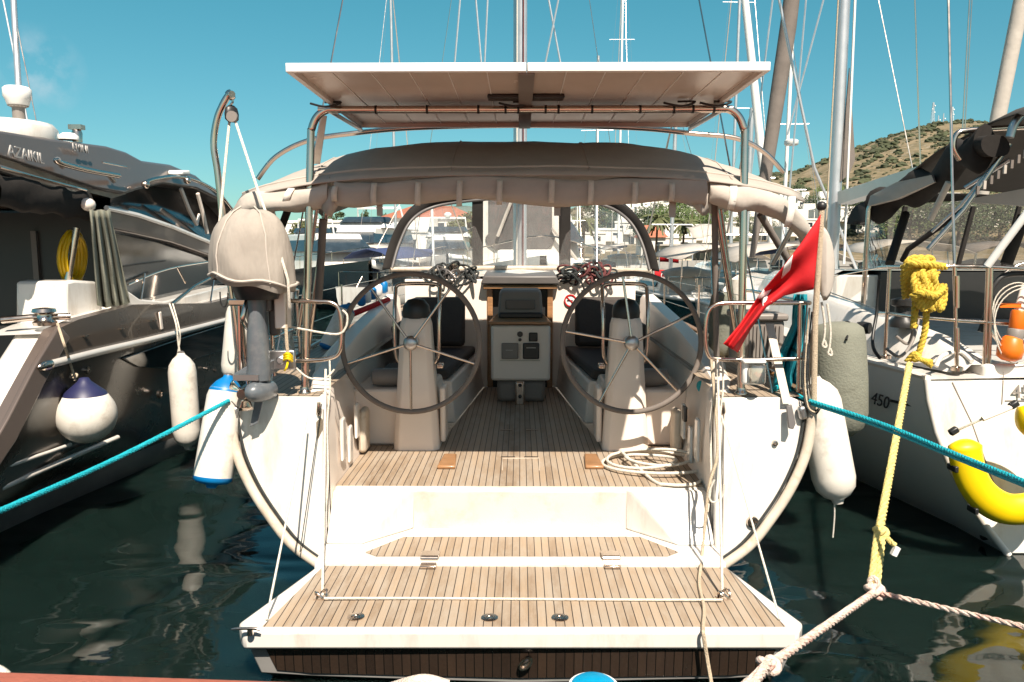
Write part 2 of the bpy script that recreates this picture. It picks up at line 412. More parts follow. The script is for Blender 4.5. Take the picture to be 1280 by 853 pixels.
cm = nt.nodes.new('ShaderNodeMix'); cm.data_type = 'RGBA'; L(ml.outputs[0], cm.inputs['Factor']); L(tint.outputs['Result'], cm.inputs['A']); cm.inputs['B'].default_value = (4, 5.2, 5.8, 1)
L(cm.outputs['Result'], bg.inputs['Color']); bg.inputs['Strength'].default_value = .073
sl = bpy.data.lights.new("sun", 'SUN'); sl.energy = 5.0; sl.angle = R(.53); sl.color = (1, .89, .76)
so = bpy.data.objects.new("sun", sl); so.rotation_euler = SUN_DIR.to_track_quat('-Z', 'Y').to_euler(); so.location = (0, -5, 30); COL.objects.link(so)
vs = scene.view_settings; vs.view_transform = 'Standard'; vs.look = 'None'; vs.gamma = 1; vs.exposure = 0.88; vs.use_curve_mapping = False
scene.cycles.use_denoising = True
scene.cycles.max_bounces = 12; scene.cycles.transparent_max_bounces = 16
scene.cycles.diffuse_bounces = 6; scene.cycles.sample_clamp_indirect = 10
scene.cycles.caustics_reflective = False; scene.cycles.caustics_refractive = False

# ------------------------------------------------------------------ water
m, nt, b = newmat('harbour_water'); L = nt.links.new
b.inputs['Base Color'].default_value = (.0052, .0118, .0102, 1); b.inputs['Roughness'].default_value = .03; b.inputs['IOR'].default_value = 1.33
b.inputs['Subsurface Weight'].default_value = 1; b.inputs['Subsurface Radius'].default_value = (.5, .9, .9); b.inputs['Subsurface Scale'].default_value = 1
g = nd(nt, 'ShaderNodeNewGeometry')
mp = nd(nt, 'ShaderNodeMapping'); mp.inputs['Scale'].default_value = (.9, 1.5, 1); L(g.outputs['Position'], mp.inputs['Vector'])
n1 = nd(nt, 'ShaderNodeTexNoise'); n1.inputs['Scale'].default_value = 1.0; n1.inputs['Detail'].default_value = 1.0; n1.inputs['Distortion'].default_value = .6; L(mp.outputs[0], n1.inputs['Vector'])
n2 = nd(nt, 'ShaderNodeTexNoise'); n2.inputs['Scale'].default_value = 5; n2.inputs['Detail'].default_value = 2; L(mp.outputs[0], n2.inputs['Vector'])
sm = nd(nt, 'ShaderNodeMath', operation='MULTIPLY_ADD'); L(n2.outputs['Fac'], sm.inputs[0]); sm.inputs[1].default_value = .03; L(n1.outputs['Fac'], sm.inputs[2])
bp = nd(nt, 'ShaderNodeBump'); bp.inputs['Strength'].default_value = 1; bp.inputs['Distance'].default_value = .045
L(sm.outputs[0], bp.inputs['Height']); L(bp.outputs[0], b.inputs['Normal'])
M['water'] = m
MB().add([(-3000, -60, 0), (3000, -60, 0), (3000, 3000, 0), (-3000, 3000, 0)], [(0, 1, 2, 3)]).build('water', M['water'], kind='structure')

# quay the camera stands on: only its red edge shows along the bottom
q = MB()
ya, yb = atz(0, 839, 1.0), atz(430, 853.5, 1.0)
q.prism([(-9, ya.y + .05, 1.0), (ya.x, ya.y, 1.0), (yb.x, yb.y, 1.0), (6, yb.y - .22, 1.0), (6, -12, 1.0), (-9, -12, 1.0)], (0, 0, -.09))
q.build('quay_edge', M['quay'], kind='structure', bevel=.01)
MB().prism([(-9, ya.y - .08, .907), (6, yb.y - .35, .907), (6, -12, .907), (-9, -12, .907)], (0, 0, -3)).build('quay_wall', M['concrete'], kind='structure')
# ------------------------------------------------------------------ shore terrain and hills
def interp(tbl, x):
    if x <= tbl[0][0]: return tbl[0][1]
    for (a, b), (c, d) in zip(tbl, tbl[1:]):
        if x <= c: return b + (d - b) * (x - a) / (c - a)
    return tbl[-1][1]
SIL = [(-1500, 318), (380, 312), (560, 306), (640, 288), (700, 268), (760, 258), (820, 240), (900, 228), (985, 222), (1000, 216), (1060, 193), (1100, 178), (1150, 166), (1195, 163), (1240, 166), (1330, 180), (1700, 215), (2400, 260)]
Y0, Y1 = 105.0, 430.0
def hgt(px, Y):
    t = max(0, min(1, (Y - Y0) / (Y1 - Y0)))
    sil = interp(SIL, px); H = 2.5 + (312 - sil) * Y1 / F
    s = .35 * t + .65 * t * t * (3 - 2 * t)
    h = 1.0 + (H - 1.0) * s
    X = (px - 650) / F * Y
    h += (noise.noise(V((X * .02, Y * .02, 0))) * 3.0 + noise.noise(V((X * .07, Y * .07, 3))) * 1.0) * t * (1 if H > 8 else .2) * (1 - .6 * t)
    return max(h, 1.0 if Y > Y0 else 1.0)
def ground(px, Y): return V(((px - 650) / F * Y, Y, hgt(px, Y)))
rows = []
for j in range(0, 46):
    Y = Y0 + (Y1 + 60 - Y0) * j / 45
    row = []
    for i in range(0, 131):
        px = -1500 + 3900 * i / 130
        p = ground(px, min(Y, Y1))
        if Y > Y1: p.z -= (Y - Y1) * .12
        row.append(V(((px - 650) / F * Y, Y, p.z)))
    rows.append(row)
m, nt, b = newmat('dry_hillside'); L = nt.links.new
tcn = nd(nt, 'ShaderNodeTexCoord')
n1 = nd(nt, 'ShaderNodeTexNoise'); n1.inputs['Scale'].default_value = .16; n1.inputs['Detail'].default_value = 9; n1.inputs['Roughness'].default_value = .7; L(tcn.outputs['Object'], n1.inputs['Vector'])
cr_ = nd(nt, 'ShaderNodeValToRGB'); L(n1.outputs['Fac'], cr_.inputs['Fac'])
e = cr_.color_ramp.elements; e[0].position = .3; e[0].color = (.07, .062, .03, 1); e[1].position = .7; e[1].color = (.30, .22, .135, 1)
x = cr_.color_ramp.elements.new(.5); x.color = (.165, .13, .07, 1)

vr = nd(nt, 'ShaderNodeTexVoronoi'); vr.inputs['Scale'].default_value = .35; L(tcn.outputs['Object'], vr.inputs['Vector'])
n9 = nd(nt, 'ShaderNodeTexNoise'); n9.inputs['Scale'].default_value = .03; n9.inputs['Detail'].default_value = 5; L(tcn.outputs['Object'], n9.inputs['Vector'])
rk = nd(nt, 'ShaderNodeMapRange'); rk.inputs['From Min'].default_value = .3; rk.inputs['From Max'].default_value = .1; L(vr.outputs['Distance'], rk.inputs['Value'])
rm = nd(nt, 'ShaderNodeMath', operation='MULTIPLY'); L(rk.outputs[0], rm.inputs[0]); L(n9.outputs['Fac'], rm.inputs[1])
rx_ = nd(nt, 'ShaderNodeMix', data_type='RGBA'); L(rm.outputs[0], rx_.inputs['Factor']); L(cr_.outputs['Color'], rx_.inputs['A']); rx_.inputs['B'].default_value = (.36, .33, .29, 1)
L(rx_.outputs['Result'], b.inputs['Base Color']); b.inputs['Roughness'].default_value = .95
bp = nd(nt, 'ShaderNodeBump'); bp.inputs['Strength'].default_value = .6; bp.inputs['Distance'].default_value = 1.5; L(n1.outputs['Fac'], bp.inputs['Height']); L(bp.outputs[0], b.inputs['Normal'])
M['hill'] = m
MB().grid(rows).build('hillside', M['hill'], kind='structure')
MB().prism([(-700, 104.5, 1.02), (900, 104.5, 1.02), (900, 112, 1.02), (-700, 112, 1.02)], (0, 0, -3)).build('promenade', M['concrete'], kind='structure')
# far ridge beyond the bay: forest green with haze blue put into its colour
rows = []
FS = [(-1600, 300), (100, 300), (300, 296), (420, 286), (480, 276), (520, 270), (548, 262), (575, 257), (600, 259), (640, 264), (690, 272), (800, 285), (1200, 300)]
for Y in (1850, 1950, 2100, 2300, 2600):
    k = {1850: 0, 1950: .45, 2100: .8, 2300: 1, 2600: .6}[Y]
    rows.append([V(((px - 650) / F * Y, Y, (312 - interp(FS, px)) * 2300 / F * k + (noise.noise(V((px * .02, Y * .01, 0))) * 8 if k else -5))) for px in range(-1600, 1201, 25)])
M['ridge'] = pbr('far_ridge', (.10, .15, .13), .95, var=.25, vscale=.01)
MB().grid(rows).build('far_ridge', M['ridge'], kind='structure')

# scrub bushes dotted over the hillside: nobody could count them
bmx = MB(); rs = random.Random(3)
for i in range(13000):
    px = rs.uniform(640, 1330); Y = Y0 + 40 + (Y1 - Y0 - 40) * rs.random() ** .7
    if rs.random() > .35 + noise.noise(V((px * .02, Y * .02, 5))) * .9: continue
    p = ground(px, Y); r = .3 + 1.5 * rs.random() ** 2.6
    vs_ = []; n = 7
    o = len(bmx.v)
    for a_ in range(4):
        ph = (a_ + .15) / 3.6 * math.pi / 1.3
        for k in range(n):
            tt = 2 * math.pi * k / n + a_
            rr = r * math.sin(ph) * rs.uniform(.55, 1.5)
            vs_.append(p + V((rr * math.cos(tt), rr * math.sin(tt), r * .75 * math.cos(ph) * rs.uniform(.85, 1.2))))
    fs_ = [tuple(range(n))] + [(a_ * n + k, a_ * n + (k + 1) % n, (a_ + 1) * n + (k + 1) % n, (a_ + 1) * n + k) for a_ in range(3) for k in range(n)]
    bmx.add(vs_, fs_)
bmx.build('hillside_scrub', M['scrub'], kind='stuff', sharp=20)
# ------------------------------------------------------------------ the yacht in front
YA = thing('sailing_yacht', 'white sailing yacht in the middle with teak swim platform, twin steering wheels and beige bimini', 'sailing yacht', (0, 5.35, 0))
def b(mb, name, mat, parent=YA, **k): return mb.build(name, M[mat], parent, **k)

# hull: lofted sections
SEC = [(-2.09, 1.40), (-2.075, 1.22), (-2.03, 1.02), (-1.93, .80), (-1.80, .60), (-1.64, .40), (-1.45, .26), (-.95, .06), (-.4, -.05)]
def section(k, zd, Yt, rake):
    pts = []
    for x, z in SEC + [(-x, z) for x, z in reversed(SEC)]:
        zz = z if z < .3 else .3 + (z - .3) * (zd - .3) / 1.1
        xx = x * k
        pts.append(V((xx, Yt + rake * zz, zz)))
    return pts
hl = MB()
hl.grid([section(k, zd, Yt, rk) for Yt, k, zd, rk in [(5.27, 1, 1.40, .13), (6.5, 1.02, 1.41, .1), (8, 1.05, 1.42, .05), (10, 1.06, 1.45, 0), (12, 1.02, 1.5, 0), (14, .88, 1.57, 0), (16, .6, 1.66, .05), (17.6, .28, 1.76, .2), (18.6, .02, 1.86, .35)]])
b(hl, 'hull', 'gel', sharp=50)
def sec_at(i, dY=0):
    x, z = SEC[i]; return V((x, 5.27 + .13 * z + dY, z))
for s in (-1, 1):
    # broad transom quarter, inside the rub strip
    poly = []
    for x, z in SEC[:7]:
        poly.append(V((s * abs(x) * .985, 5.262 + .13 * z, z)))
    poly += [V((s * 1.40, 5.262 + .13 * .26, .26)), V((s * 1.40, 5.262 + .13 * 1.40, 1.44)), V((s * 1.95, 5.262 + .13 * 1.4, 1.445))]
    b(MB().prism(poly, (0, .05, 0)), 'transom_panel', 'gel', bevel=.012)
    rub = [V((s * abs(x) * 1.0, 5.235 + .13 * z, z)) for x, z in SEC[:7]]
    b(MB().tube(cr(rub, 5), .036, 10), 'rub_strip', 'strip')
    sm_ = [V((s * (abs(x) - .052), 5.248 + .13 * z, z + .012)) for x, z in SEC[:7]]
    b(MB().tube(cr(sm_, 5), .010, 6), 'rub_seam', 'rope_d')
    # teak side deck from transom to bow
    st = [(5.47, 1.0), (6.5, 1.02), (8, 1.05), (10, 1.06), (12, 1.02), (14, .88)]
    b(MB().grid([[V((s * 2.03 * k, Y, 1.447 + .02 * i)), V((s * 1.46, Y, 1.447 + .02 * i))] for i, (Y, k) in enumerate(st)]), 'side_deck', 'teak')
    # toe rail
    b(MB().tube([V((s * 2.05 * k, Y, 1.47 + .02 * i)) for i, (Y, k) in enumerate(st)], .022, 6), 'toe_rail', 'wood')
    # cockpit coaming, inner wall up to its sloping top
    def csec(Y, zt, xi=1.40):
        ln = interp([(5.85, 0), (6.2, .15)], Y); yb = xi; xi = xi + ln
        return [V((s * yb, Y, .40)), V((s * yb, Y, .74)), V((s * (yb + ln * .6), Y, 1.05)), V((s * xi, Y, zt - .05)), V((s * (xi + .03), Y, zt)), V((s * (xi + .16), Y, zt + .01)), V((s * (xi + .24), Y, zt - .06)), V((s * (xi + .34), Y, 1.44))]
    cs = [csec(5.46, 1.43), csec(5.7, 1.45), csec(6.1, 1.47), csec(6.5, 1.50), csec(6.9, 1.60), csec(7.6, 1.70), csec(8.6, 1.80), csec(9.9, 1.92)]
    b(MB().grid(cs), 'coaming', 'gel2', sharp=30)
    b(MB().prism(cs[0], (0, .03, 0)), 'coaming_end', 'gel')
# foredeck and coachroof
b(MB().grid([[V((x * 2.06 * k, Y, z + .06 * (1 - x * x))) for x in (-1, -.5, 0, .5, 1)] for Y, k, z in [(13.9, .88, 1.56), (16, .6, 1.665), (17.6, .28, 1.765), (18.55, .03, 1.86)]]), 'foredeck', 'gel')
cro = []
for Y, hw, z in [(9.93, 1.30, 2.13), (10.4, 1.30, 2.18), (11.5, 1.22, 2.17), (13, 1.05, 2.12), (14.3, .8, 2.02), (15.2, .55, 1.72)]:
    cro.append([V((-hw - .2, Y, 1.44)), V((-hw - .05, Y, z - .10)), V((-hw + .12, Y, z - .01)), V((0, Y, z + .05)), V((hw - .12, Y, z - .01)), V((hw + .05, Y, z - .10)), V((hw + .2, Y, 1.44))])
b(MB().grid(cro), 'coachroof', 'gel', sharp=40)
# bulkheads either side of the companionway
for s, (x0, x1) in ((-1, (-1.48, -.42)), (1, (.42, 1.48))):
    b(MB().span((x0, 9.86, .72), (x1, 9.93, 2.12)), 'bulkhead', 'gel2', bevel=.01)
cw = MB(); cw.span((-.42, 9.92, .70), (.42, 9.95, 2.1)); cwo = b(cw, 'companionway', 'black')
for s in (-1, 1): b(MB().span((s * .42, 9.82, .72), (s * .35, 9.91, 2.02)), 'frame', 'wood', cwo, bevel=.01)
b(MB().span((-.47, 9.74, 2.0), (.47, 9.84, 2.05)), 'lintel', 'wood', cwo, bevel=.01)
ht = MB().prism([(-.50, 9.70, 2.06), (-.46, 9.70, 2.17), (.46, 9.70, 2.17), (.50, 9.70, 2.06)], (0, .9, .05)); b(ht, 'hatch_slide', 'dgrey', bevel=.02)
# sole, riser, ledge
sole = [(-1.395, 5.66), (1.395, 5.66), (1.395, 6.84), (.745, 6.84), (.46, 9.85), (-.46, 9.85), (-.745, 6.84), (-1.395, 6.84)]
b(MB().prism([V((x, y, .722)) for x, y in sole], (0, 0, -.05)), 'cockpit_sole', 'teak')
tr = MB().prism([V((-1.40, 5.64, .714)), V((-1.40, 5.61, .69)), V((-1.40, 5.63, .30)), V((-1.40, 6.0, .30)), V((-1.40, 6.0, .66)), V((-1.40, 5.66, .714))], (2.80, 0, 0))
b(tr, 'transom_riser', 'gelr', bevel=.012)
b(MB().span((-1.40, atz(650, 703.5, .392).y, .1), (1.40, 5.66, .392)), 'transom_step', 'gel', bevel=.012)
lp = [atz(457, 690, .398), atz(505, 671, .398), atz(800, 671, .398), atz(848, 690, .398), atz(835, 695, .398), atz(470, 695, .398)]
b(MB().prism(lp, (0, 0, -.004)), 'step_tread', 'teak')
for s in (-1, 1):
    wv = [V((s * 1.398, 5.30, .393)), V((s * 1.13, 5.30, .393)), V((s * .80, 5.62, .393)), V((s * 1.398, 5.62, .393)), V((s * 1.398, 5.56, .706)), V((s * .86, 5.57, .706)), V((s * .79, 5.62, .708)), V((s * 1.398, 5.62, .708))]
    b(MB().add(wv, [(0, 1, 2, 3), (4, 5, 6, 7), (0, 1, 5, 4), (1, 2, 6, 5), (2, 3, 7, 6), (3, 0, 4, 7)]), 'transom_corner', 'gel', bevel=.015)
# little brass-brown foot chocks and sole hatch pulls
for px in (560, 741):
    p = atz(px, 580, .724)
    b(MB().prism([p + V((-.075, -.16, 0)), p + V((.075, -.16, 0)), p + V((.055, .22, 0)), p + V((-.055, .22, 0))], (0, 0, .03)), 'foot_chock', 'wood', bevel=.01)
for (px, py) in ((635, 572), (664, 572), (633, 538), (665, 538)):
    p = atz(px, py, .726); b(MB().span(p + V((-.06, -.012, 0)), p + V((.06, .012, .006))), 'hatch_pull', 'steel')
ol = [atz(628, 588, .7235), atz(628, 573, .7235), atz(674, 573, .7235), atz(674, 588, .7235)]
b(MB().tube(ol, .004, 4), 'hatch_outline', 'strip')

# swim platform
SP = [atz(290, 789, .36), atz(1012, 789, .36), atz(905, 706, .36), atz(398, 706, .36)]
pl = [SP[0] + V((-.0, .10, 0)), SP[0] + V((.06, 0, 0)), SP[1] + V((-.06, 0, 0)), SP[1] + V((0, .10, 0)), SP[2], SP[3]]
plat = b(MB().prism(pl, (0, 0, -.115)), 'swim_platform', 'gel', bevel=.02)
tk = [atz(328, 783, .364), atz(982, 783, .364), atz(905, 707, .364), atz(405, 707, .364)]
b(MB().prism(tk, (0, 0, -.003)), 'platform_teak', 'teak', plat)
yl = SP[0].y + .06
fr = MB().prism([(-1.56, yl, .243), (-1.50, yl + .02, .06), (-1.2, yl + .03, .035), (0, yl + .03, .0), (1.2, yl + .03, .035), (1.50, yl + .02, .06), (1.56, yl, .243)], (0, .7, 0))
b(fr, 'underside', 'bandgrey', plat, bevel=.01)
b(MB().prism([(-1.46, yl - .004, .232), (-1.40, yl + .006, .09), (-1.2, yl + .010, .07), (0, yl + .012, .045), (1.2, yl + .010, .07), (1.40, yl + .006, .09), (1.46, yl - .004, .232)], (0, .05, 0)), 'planked_lip', 'teak_shade', plat)
for (px, py) in ((445, 772), (612, 773), (700, 773)):
    p = atz(px, py, .364); o = b(MB().lathe([(.048, 0), (.05, .006), (.03, .008), (.028, .002), (.012, .003), (.01, .008)], p, n=20), 'deck_socket', 'steel', plat)
p = at(657, 828, yl - .02); b(MB().lathe([(.05, 0), (.05, .02), (.035, .022), (.03, .01), (.01, .02)], p, (0, -1, 0), 18, .6), 'underwater_light', 'steel', plat)
for px in (538, 763):
    p = atz(px, 695, .40)
    hm = MB().box(p + V((0, .0, .01)), (.13, .09, .02)).box(p + V((0, -.10, -.02)), (.11, .10, .018)).lathe([(.022, -.06), (.022, .06)], p + V((0, -.045, .0)), (1, 0, 0), 12)
    b(hm, 'platform_hinge', 'steel', bevel=.004)
for s, px in ((-1, 312),):
    p = atz(px, 790, .375)
    b(MB().tube([p + V((-.10, 0, .015)), p + V((-.04, .0, .02)), p + V((.03, .0, .02)), p + V((.06, .0, .012))], [.006, .009, .009, .006]).lathe([(.02, -.02), (.014, .018)], p + V((0, .01, 0))), 'mooring_cleat', 'steel', plat)
for px in (402, 905):
    p = atz(px, 748, .366)
    b(MB().tube([p + V((.035 * math.cos(t), .035 * math.sin(t) * .9, .03 + .02 * math.sin(t * 2))) for t in [k * math.pi / 6 for k in range(12)]], .009, 6, True).box(p, (.09, .05, .012)), 'lashing_ring', 'steel', plat)
# socket openings in the inner coaming and the little step pads
for s in (-1, 1):
    for (dy, z, h) in ((.18, 1.02, .34), (.42, .92, .30), (.70, 1.05, .30)):
        b(MB().box((s * 1.392, 5.72 + dy, z), (.03, .11, h)), 'coaming_pad', 'gel', bevel=.04)
    b(MB().box((s * 1.37, 6.6, .93), (.07, .22, .38)), 'locker_pad', 'strip', bevel=.03)
p = V((1.385, 6.35, 1.13)); b(MB().box(p, (.03, .09, .13)), 'switch_panel', 'black', bevel=.01)
b(MB().lathe([(.05, 0), (.05, .03), (.035, .035)], at(879, 483, 6.45), (-1, -.6, 0), 14), 'shower_socket', 'turq')

# seats: helm boxes, benches, cushions
for s in (-1, 1):
    hb = MB().prism([(s * 1.395, 6.85, .72), (s * .75, 6.85, .72), (s * .75, 6.85, 1.02), (s * .80, 6.85, 1.24), (s * 1.52, 6.85, 1.24), (s * 1.50, 6.85, 1.02)], (0, .9, 0)); b(hb, 'helm_seat', 'gel2', bevel=.025)
    bn = MB().add([(s * 1.395, 7.75, .72), (s * .665, 7.75, .72), (s * .47, 9.86, .72), (s * 1.395, 9.86, .72), (s * 1.395, 7.75, 1.16), (s * .70, 7.75, 1.16), (s * .52, 9.86, 1.16), (s * 1.395, 9.86, 1.16)],
                  [(0, 1, 2, 3), (4, 5, 6, 7), (0, 1, 5, 4), (1, 2, 6, 5), (2, 3, 7, 6), (3, 0, 4, 7)])
    bno = b(bn, 'bench', 'gel2', bevel=.02)
    b(MB().add([(s * 1.38, 7.8, 1.165), (s * .74, 7.8, 1.165), (s * .57, 9.8, 1.165), (s * 1.38, 9.8, 1.165), (s * 1.38, 7.8, 1.27), (s * .74, 7.8, 1.27), (s * .57, 9.8, 1.27), (s * 1.38, 9.8, 1.27)],
               [(0, 1, 2, 3), (4, 5, 6, 7), (0, 1, 5, 4), (1, 2, 6, 5), (2, 3, 7, 6), (3, 0, 4, 7)]), 'seat_cushion', 'cushion', bno, bevel=.035)
    b(MB().box((s * 1.02, 9.60, 1.60), (.66, .16, .62), Matrix.Rotation(R(-14), 3, 'X')), 'back_cushion', 'cushion', bno, bevel=.05)
    b(MB().box((s * 1.28, 8.75, 1.50), (.12, 1.3, .42), Matrix.Rotation(R(s * 12), 3, 'Y')), 'side_cushion', 'cushion', bno, bevel=.04)
    b(MB().box((s * 1.10, 7.5, 1.30), (.5, .5, .11)), 'helm_cushion', 'cushion', bevel=.035)
    # grey canister lying on the helm seat
    b(MB().lathe([(.03, -.2), (.075, -.19), (.085, -.1), (.085, .1), (.075, .19), (.03, .2)], (s * 1.17, 7.02, 1.325), (1, .1, 0), 16), 'seat_roll', 'mgrey')
p = at(713, 376, 9.85)
sg = b(MB().lathe([(.085, 0), (.085, .006)], p, (0, -1, 0), 20), 'no_smoking_sign', 'white')
b(MB().tube([p + V((.072 * math.cos(t), -.010, .072 * math.sin(t))) for t in [k * math.pi / 12 for k in range(24)]], .010, 6, True).tube([p + V((-.05, -.011, .05)), p + V((.05, -.011, -.05))], .008, 6), 'red_ring', 'red', sg)
b(MB().box(p + V((-.008, -.009, 0)), (.075, .004, .016)), 'cigarette', 'black', sg)
# pedestals and wheels
WR = .585
for s, cx in ((-1, 513.5), (1, 789.5)):
    pc = at(cx, 429, 6.45); X = pc.x
    pd = MB()
    rows = []
    for z, hw, y0, y1 in [(.72, .205, 6.66, 7.08), (1.0, .19, 6.67, 7.05), (1.5, .155, 6.68, 6.98), (1.84, .135, 6.69, 6.94), (1.90, .12, 6.71, 6.92)]:
        c = .05
        rows.append([V((X - hw + c, y0, z)), V((X + hw - c, y0, z)), V((X + hw, y0 + c, z)), V((X + hw, y1 - c, z)), V((X + hw - c, y1, z)), V((X - hw + c, y1, z)), V((X - hw, y1 - c, z)), V((X - hw, y0 + c, z))])
    pd.grid(rows, True); pd.add(rows[-1], [tuple(range(8))])
    ped = b(pd, 'steering_pedestal', 'gel2', bevel=.01, sharp=50)
    b(MB().lathe([(.12, 0), (.125, .05), (.115, .11), (.075, .16), (.02, .175)], V((X, 6.82, 1.895)), n=20), 'compass', 'black', ped)
    # stainless guard around the compass
    for dx in (-.20, .20):
        b(MB().tube(cr([V((X + dx, 6.95, 2.16)), V((X + dx, 6.85, 1.9)), V((X + dx * .95, 6.84, 1.55)), V((X + dx * .6, 6.86, 1.46))], 6), .018, 8), 'guard_rail', 'steel', ped)
    b(MB().tube(cr([V((X - .20, 6.95, 2.16)), V((X - .14, 6.96, 2.19)), V((X + .14, 6.96, 2.19)), V((X + .20, 6.95, 2.16))], 4), .018, 8), 'guard_rail', 'steel', ped)
    b(MB().box((X - s * .215, 6.78, 1.47), (.06, .10, .04)), 'throttle', 'steel', ped, bevel=.01)
    b(MB().box((X - s * .23, 6.9, 1.02), (.05, .25, .5)), 'pedestal_locker', 'gel2', ped, bevel=.02)
    # wheel
    wh = MB(); tilt = Matrix.Rotation(R(-4), 3, 'X')
    def wp(t, r, dy=0): return pc + tilt @ V((r * math.cos(t), dy, r * math.sin(t)))
    rim = MB().tube([wp(2 * math.pi * k / 64, WR) for k in range(64)], .023, 10, True)
    wo = b(rim, 'steering_wheel', 'canvas_g')
    a0 = 90 if s > 0 else 270
    a0 = -90 if s < 0 else 98
    for k in range(5):
        t = R(a0 + 72 * k)
        b(MB().tube([wp(t, .03, -.03), wp(t, WR * .5, -.01), wp(t, WR - .01)], .011, 8), 'spoke', 'steel', wo)
    b(MB().lathe([(.062, 0), (.065, .03), (.06, .06), (.03, .075), (.0, .078)], pc + V((0, .02, 0)), (0, -1, 0), 20), 'hub', 'steel_matt', wo)
    b(MB().lathe([(.045, 0), (.045, .26)], pc + V((0, .0, 0)), (0, 1, -.05), 12), 'axle', 'steel', wo)

# cockpit table with plotter pod
tb = MB().span((-.345, 8.80, .99), (.345, 9.55, 1.64)); tbo = b(tb, 'cockpit_table', 'wood', bevel=.02)
pa, pb_ = at(614, 476, 8.78), at(688, 407, 8.78)
b(MB().span((pa.x, 8.77, pa.z), (pb_.x, 8.83, pb_.z)), 'front_panel', 'gel2', tbo, bevel=.03)
b(MB().prism([(-.36, 8.74, 1.645), (.36, 8.74, 1.645), (.27, 9.6, 1.69), (-.27, 9.6, 1.69)], (0, 0, .035)), 'table_top', 'wood', tbo, bevel=.01)
b(MB().span((-.27, 8.86, .72), (.30, 9.4, .985)), 'table_base', 'mgrey', tbo, bevel=.05)
p0, p1 = at(644, 507, 8.72), at(656, 477, 8.72)
lat = b(MB().span((p0.x, 8.70, p0.z), (p1.x, 8.77, p1.z)), 'table_latch', 'steel', tbo, bevel=.02)
for py in (482, 496):
    p = at(650, py, 8.69); b(MB().lathe([(.022, 0), (.015, .008)], p, (0, -1, 0), 12), 'table_screw', 'black', tbo)
for (x0, y0, x1, y1, mt) in ((627, 449, 648, 429, 'mgrey'), (653.5, 449, 674, 429, 'black'), (661, 427, 672, 416, 'black')):
    a, c = at(x0, y0, 8.75), at(x1, y1, 8.75)
    b(MB().span((a.x, 8.735, a.z), (c.x, 8.775, c.z)), 'instrument_cover', mt, tbo, bevel=.012)
a = at(664, 435, 8.73); b(MB().box(a, (.11, .006, .01)), 'instrument_mark', 'text_w', tbo)
a = at(636.5, 438, 8.73); b(MB().box(a, (.08, .006, .008)), 'instrument_mark', 'text_w', tbo)
for py, r in ((418, .034), (425, .02)):
    b(MB().lathe([(r, 0), (r * .8, .03)], at(650, py, 8.765), (0, -1, 0), 16), 'power_socket', 'black', tbo)
a = at(650, 451, 8.757); b(MB().box(a, (.46, .008, .008)).box(a + V((-.0, 0, .1)), (.006, .006, .19)), 'panel_seam', 'strip', tbo)
q0, q1 = at(622, 400, 9.1), at(679, 363, 9.1)
pod = MB().prism([(q0.x, 9.05, q0.z + .03), (q0.x + .05, 9.05, q0.z), (q1.x - .05, 9.05, q0.z), (q1.x, 9.05, q0.z + .03), (q1.x - .02, 9.12, q1.z - .03), (q1.x - .06, 9.13, q1.z), (q0.x + .06, 9.13, q1.z), (q0.x + .02, 9.12, q1.z - .03)], (0, .22, .02))
podo = b(pod, 'plotter_cover', 'mgrey', tbo, bevel=.03)
a, c = at(632, 387, 9.03), at(669, 375, 9.05)
b(MB().span((a.x, 9.07, a.z), (c.x, 9.045, c.z)), 'cover_panel', 'dgrey', tbo, bevel=.008)
b(MB().span((-.25, 9.02, 1.69), (.27, 9.35, 1.76)), 'pod_foot', 'black', tbo, bevel=.02)

# winches on the coachroof edge
for s, px in ((-1, 566), (1, 724)):
    p = at(px, 352, 9.98)
    b(MB().lathe([(.10, 0), (.095, .03), (.065, .05), (.06, .13), (.085, .16), (.08, .19), (.04, .20)], V((p.x, 10.05, 2.13)), n=18), 'winch', 'steel')

# sprayhood: frames, trims, clear windows
SHY = 10.6
def S(px, py, Y=SHY): return at(px, py, Y)
ar = cr([S(490, 336, 10.1), S(499, 305, 10.25), S(515, 275, 10.4), S(545, 258, SHY), S(600, 250, SHY), S(654, 247, SHY), S(705, 250, SHY), S(755, 257, SHY), S(785, 275, 10.4), S(802, 303, 10.25), S(812, 338, 10.1)], 6)
def ribbon(line, wdt, depth=(0, .5, .12)):
    c = V((0.05, SHY, 2.5)); return [[p, p + (p - c).normalized() * wdt + V(depth)] for p in line]
sh = MB(); 
rowsA = [[p, p + V((0, -.05, 0)) + (p - V((.04, p.y, 2.45))).normalized() * .12, p + V((0, .6, .10)) + (p - V((.04, p.y, 2.45))).normalized() * .15] for p in ar]
spr = b(sh.grid(rowsA), 'sprayhood', 'canvas_d', solid=.012)
b(MB().tube(ar, .022, 8), 'hood_frame', 'dgrey', spr)
for px, wd in ((597, .15), (706, .16)):
    tp = S(px, 247, SHY); bt = S(px, 334, SHY + .15)
    b(MB().prism([bt + V((-wd / 2, 0, 0)), bt + V((wd / 2, 0, 0)), tp + V((wd / 2, 0, 0)), tp + V((-wd / 2, 0, 0))], (0, .02, 0)), 'window_seam', 'canvas_d', spr)
base = [S(488, 337, 10.1), S(560, 336, 10.45), S(600, 335, SHY + .12), S(706, 335, SHY + .12), S(760, 337, 10.45), S(815, 339, 10.1)]
b(MB().tube(base, .03, 8), 'hood_base', 'strip', spr)
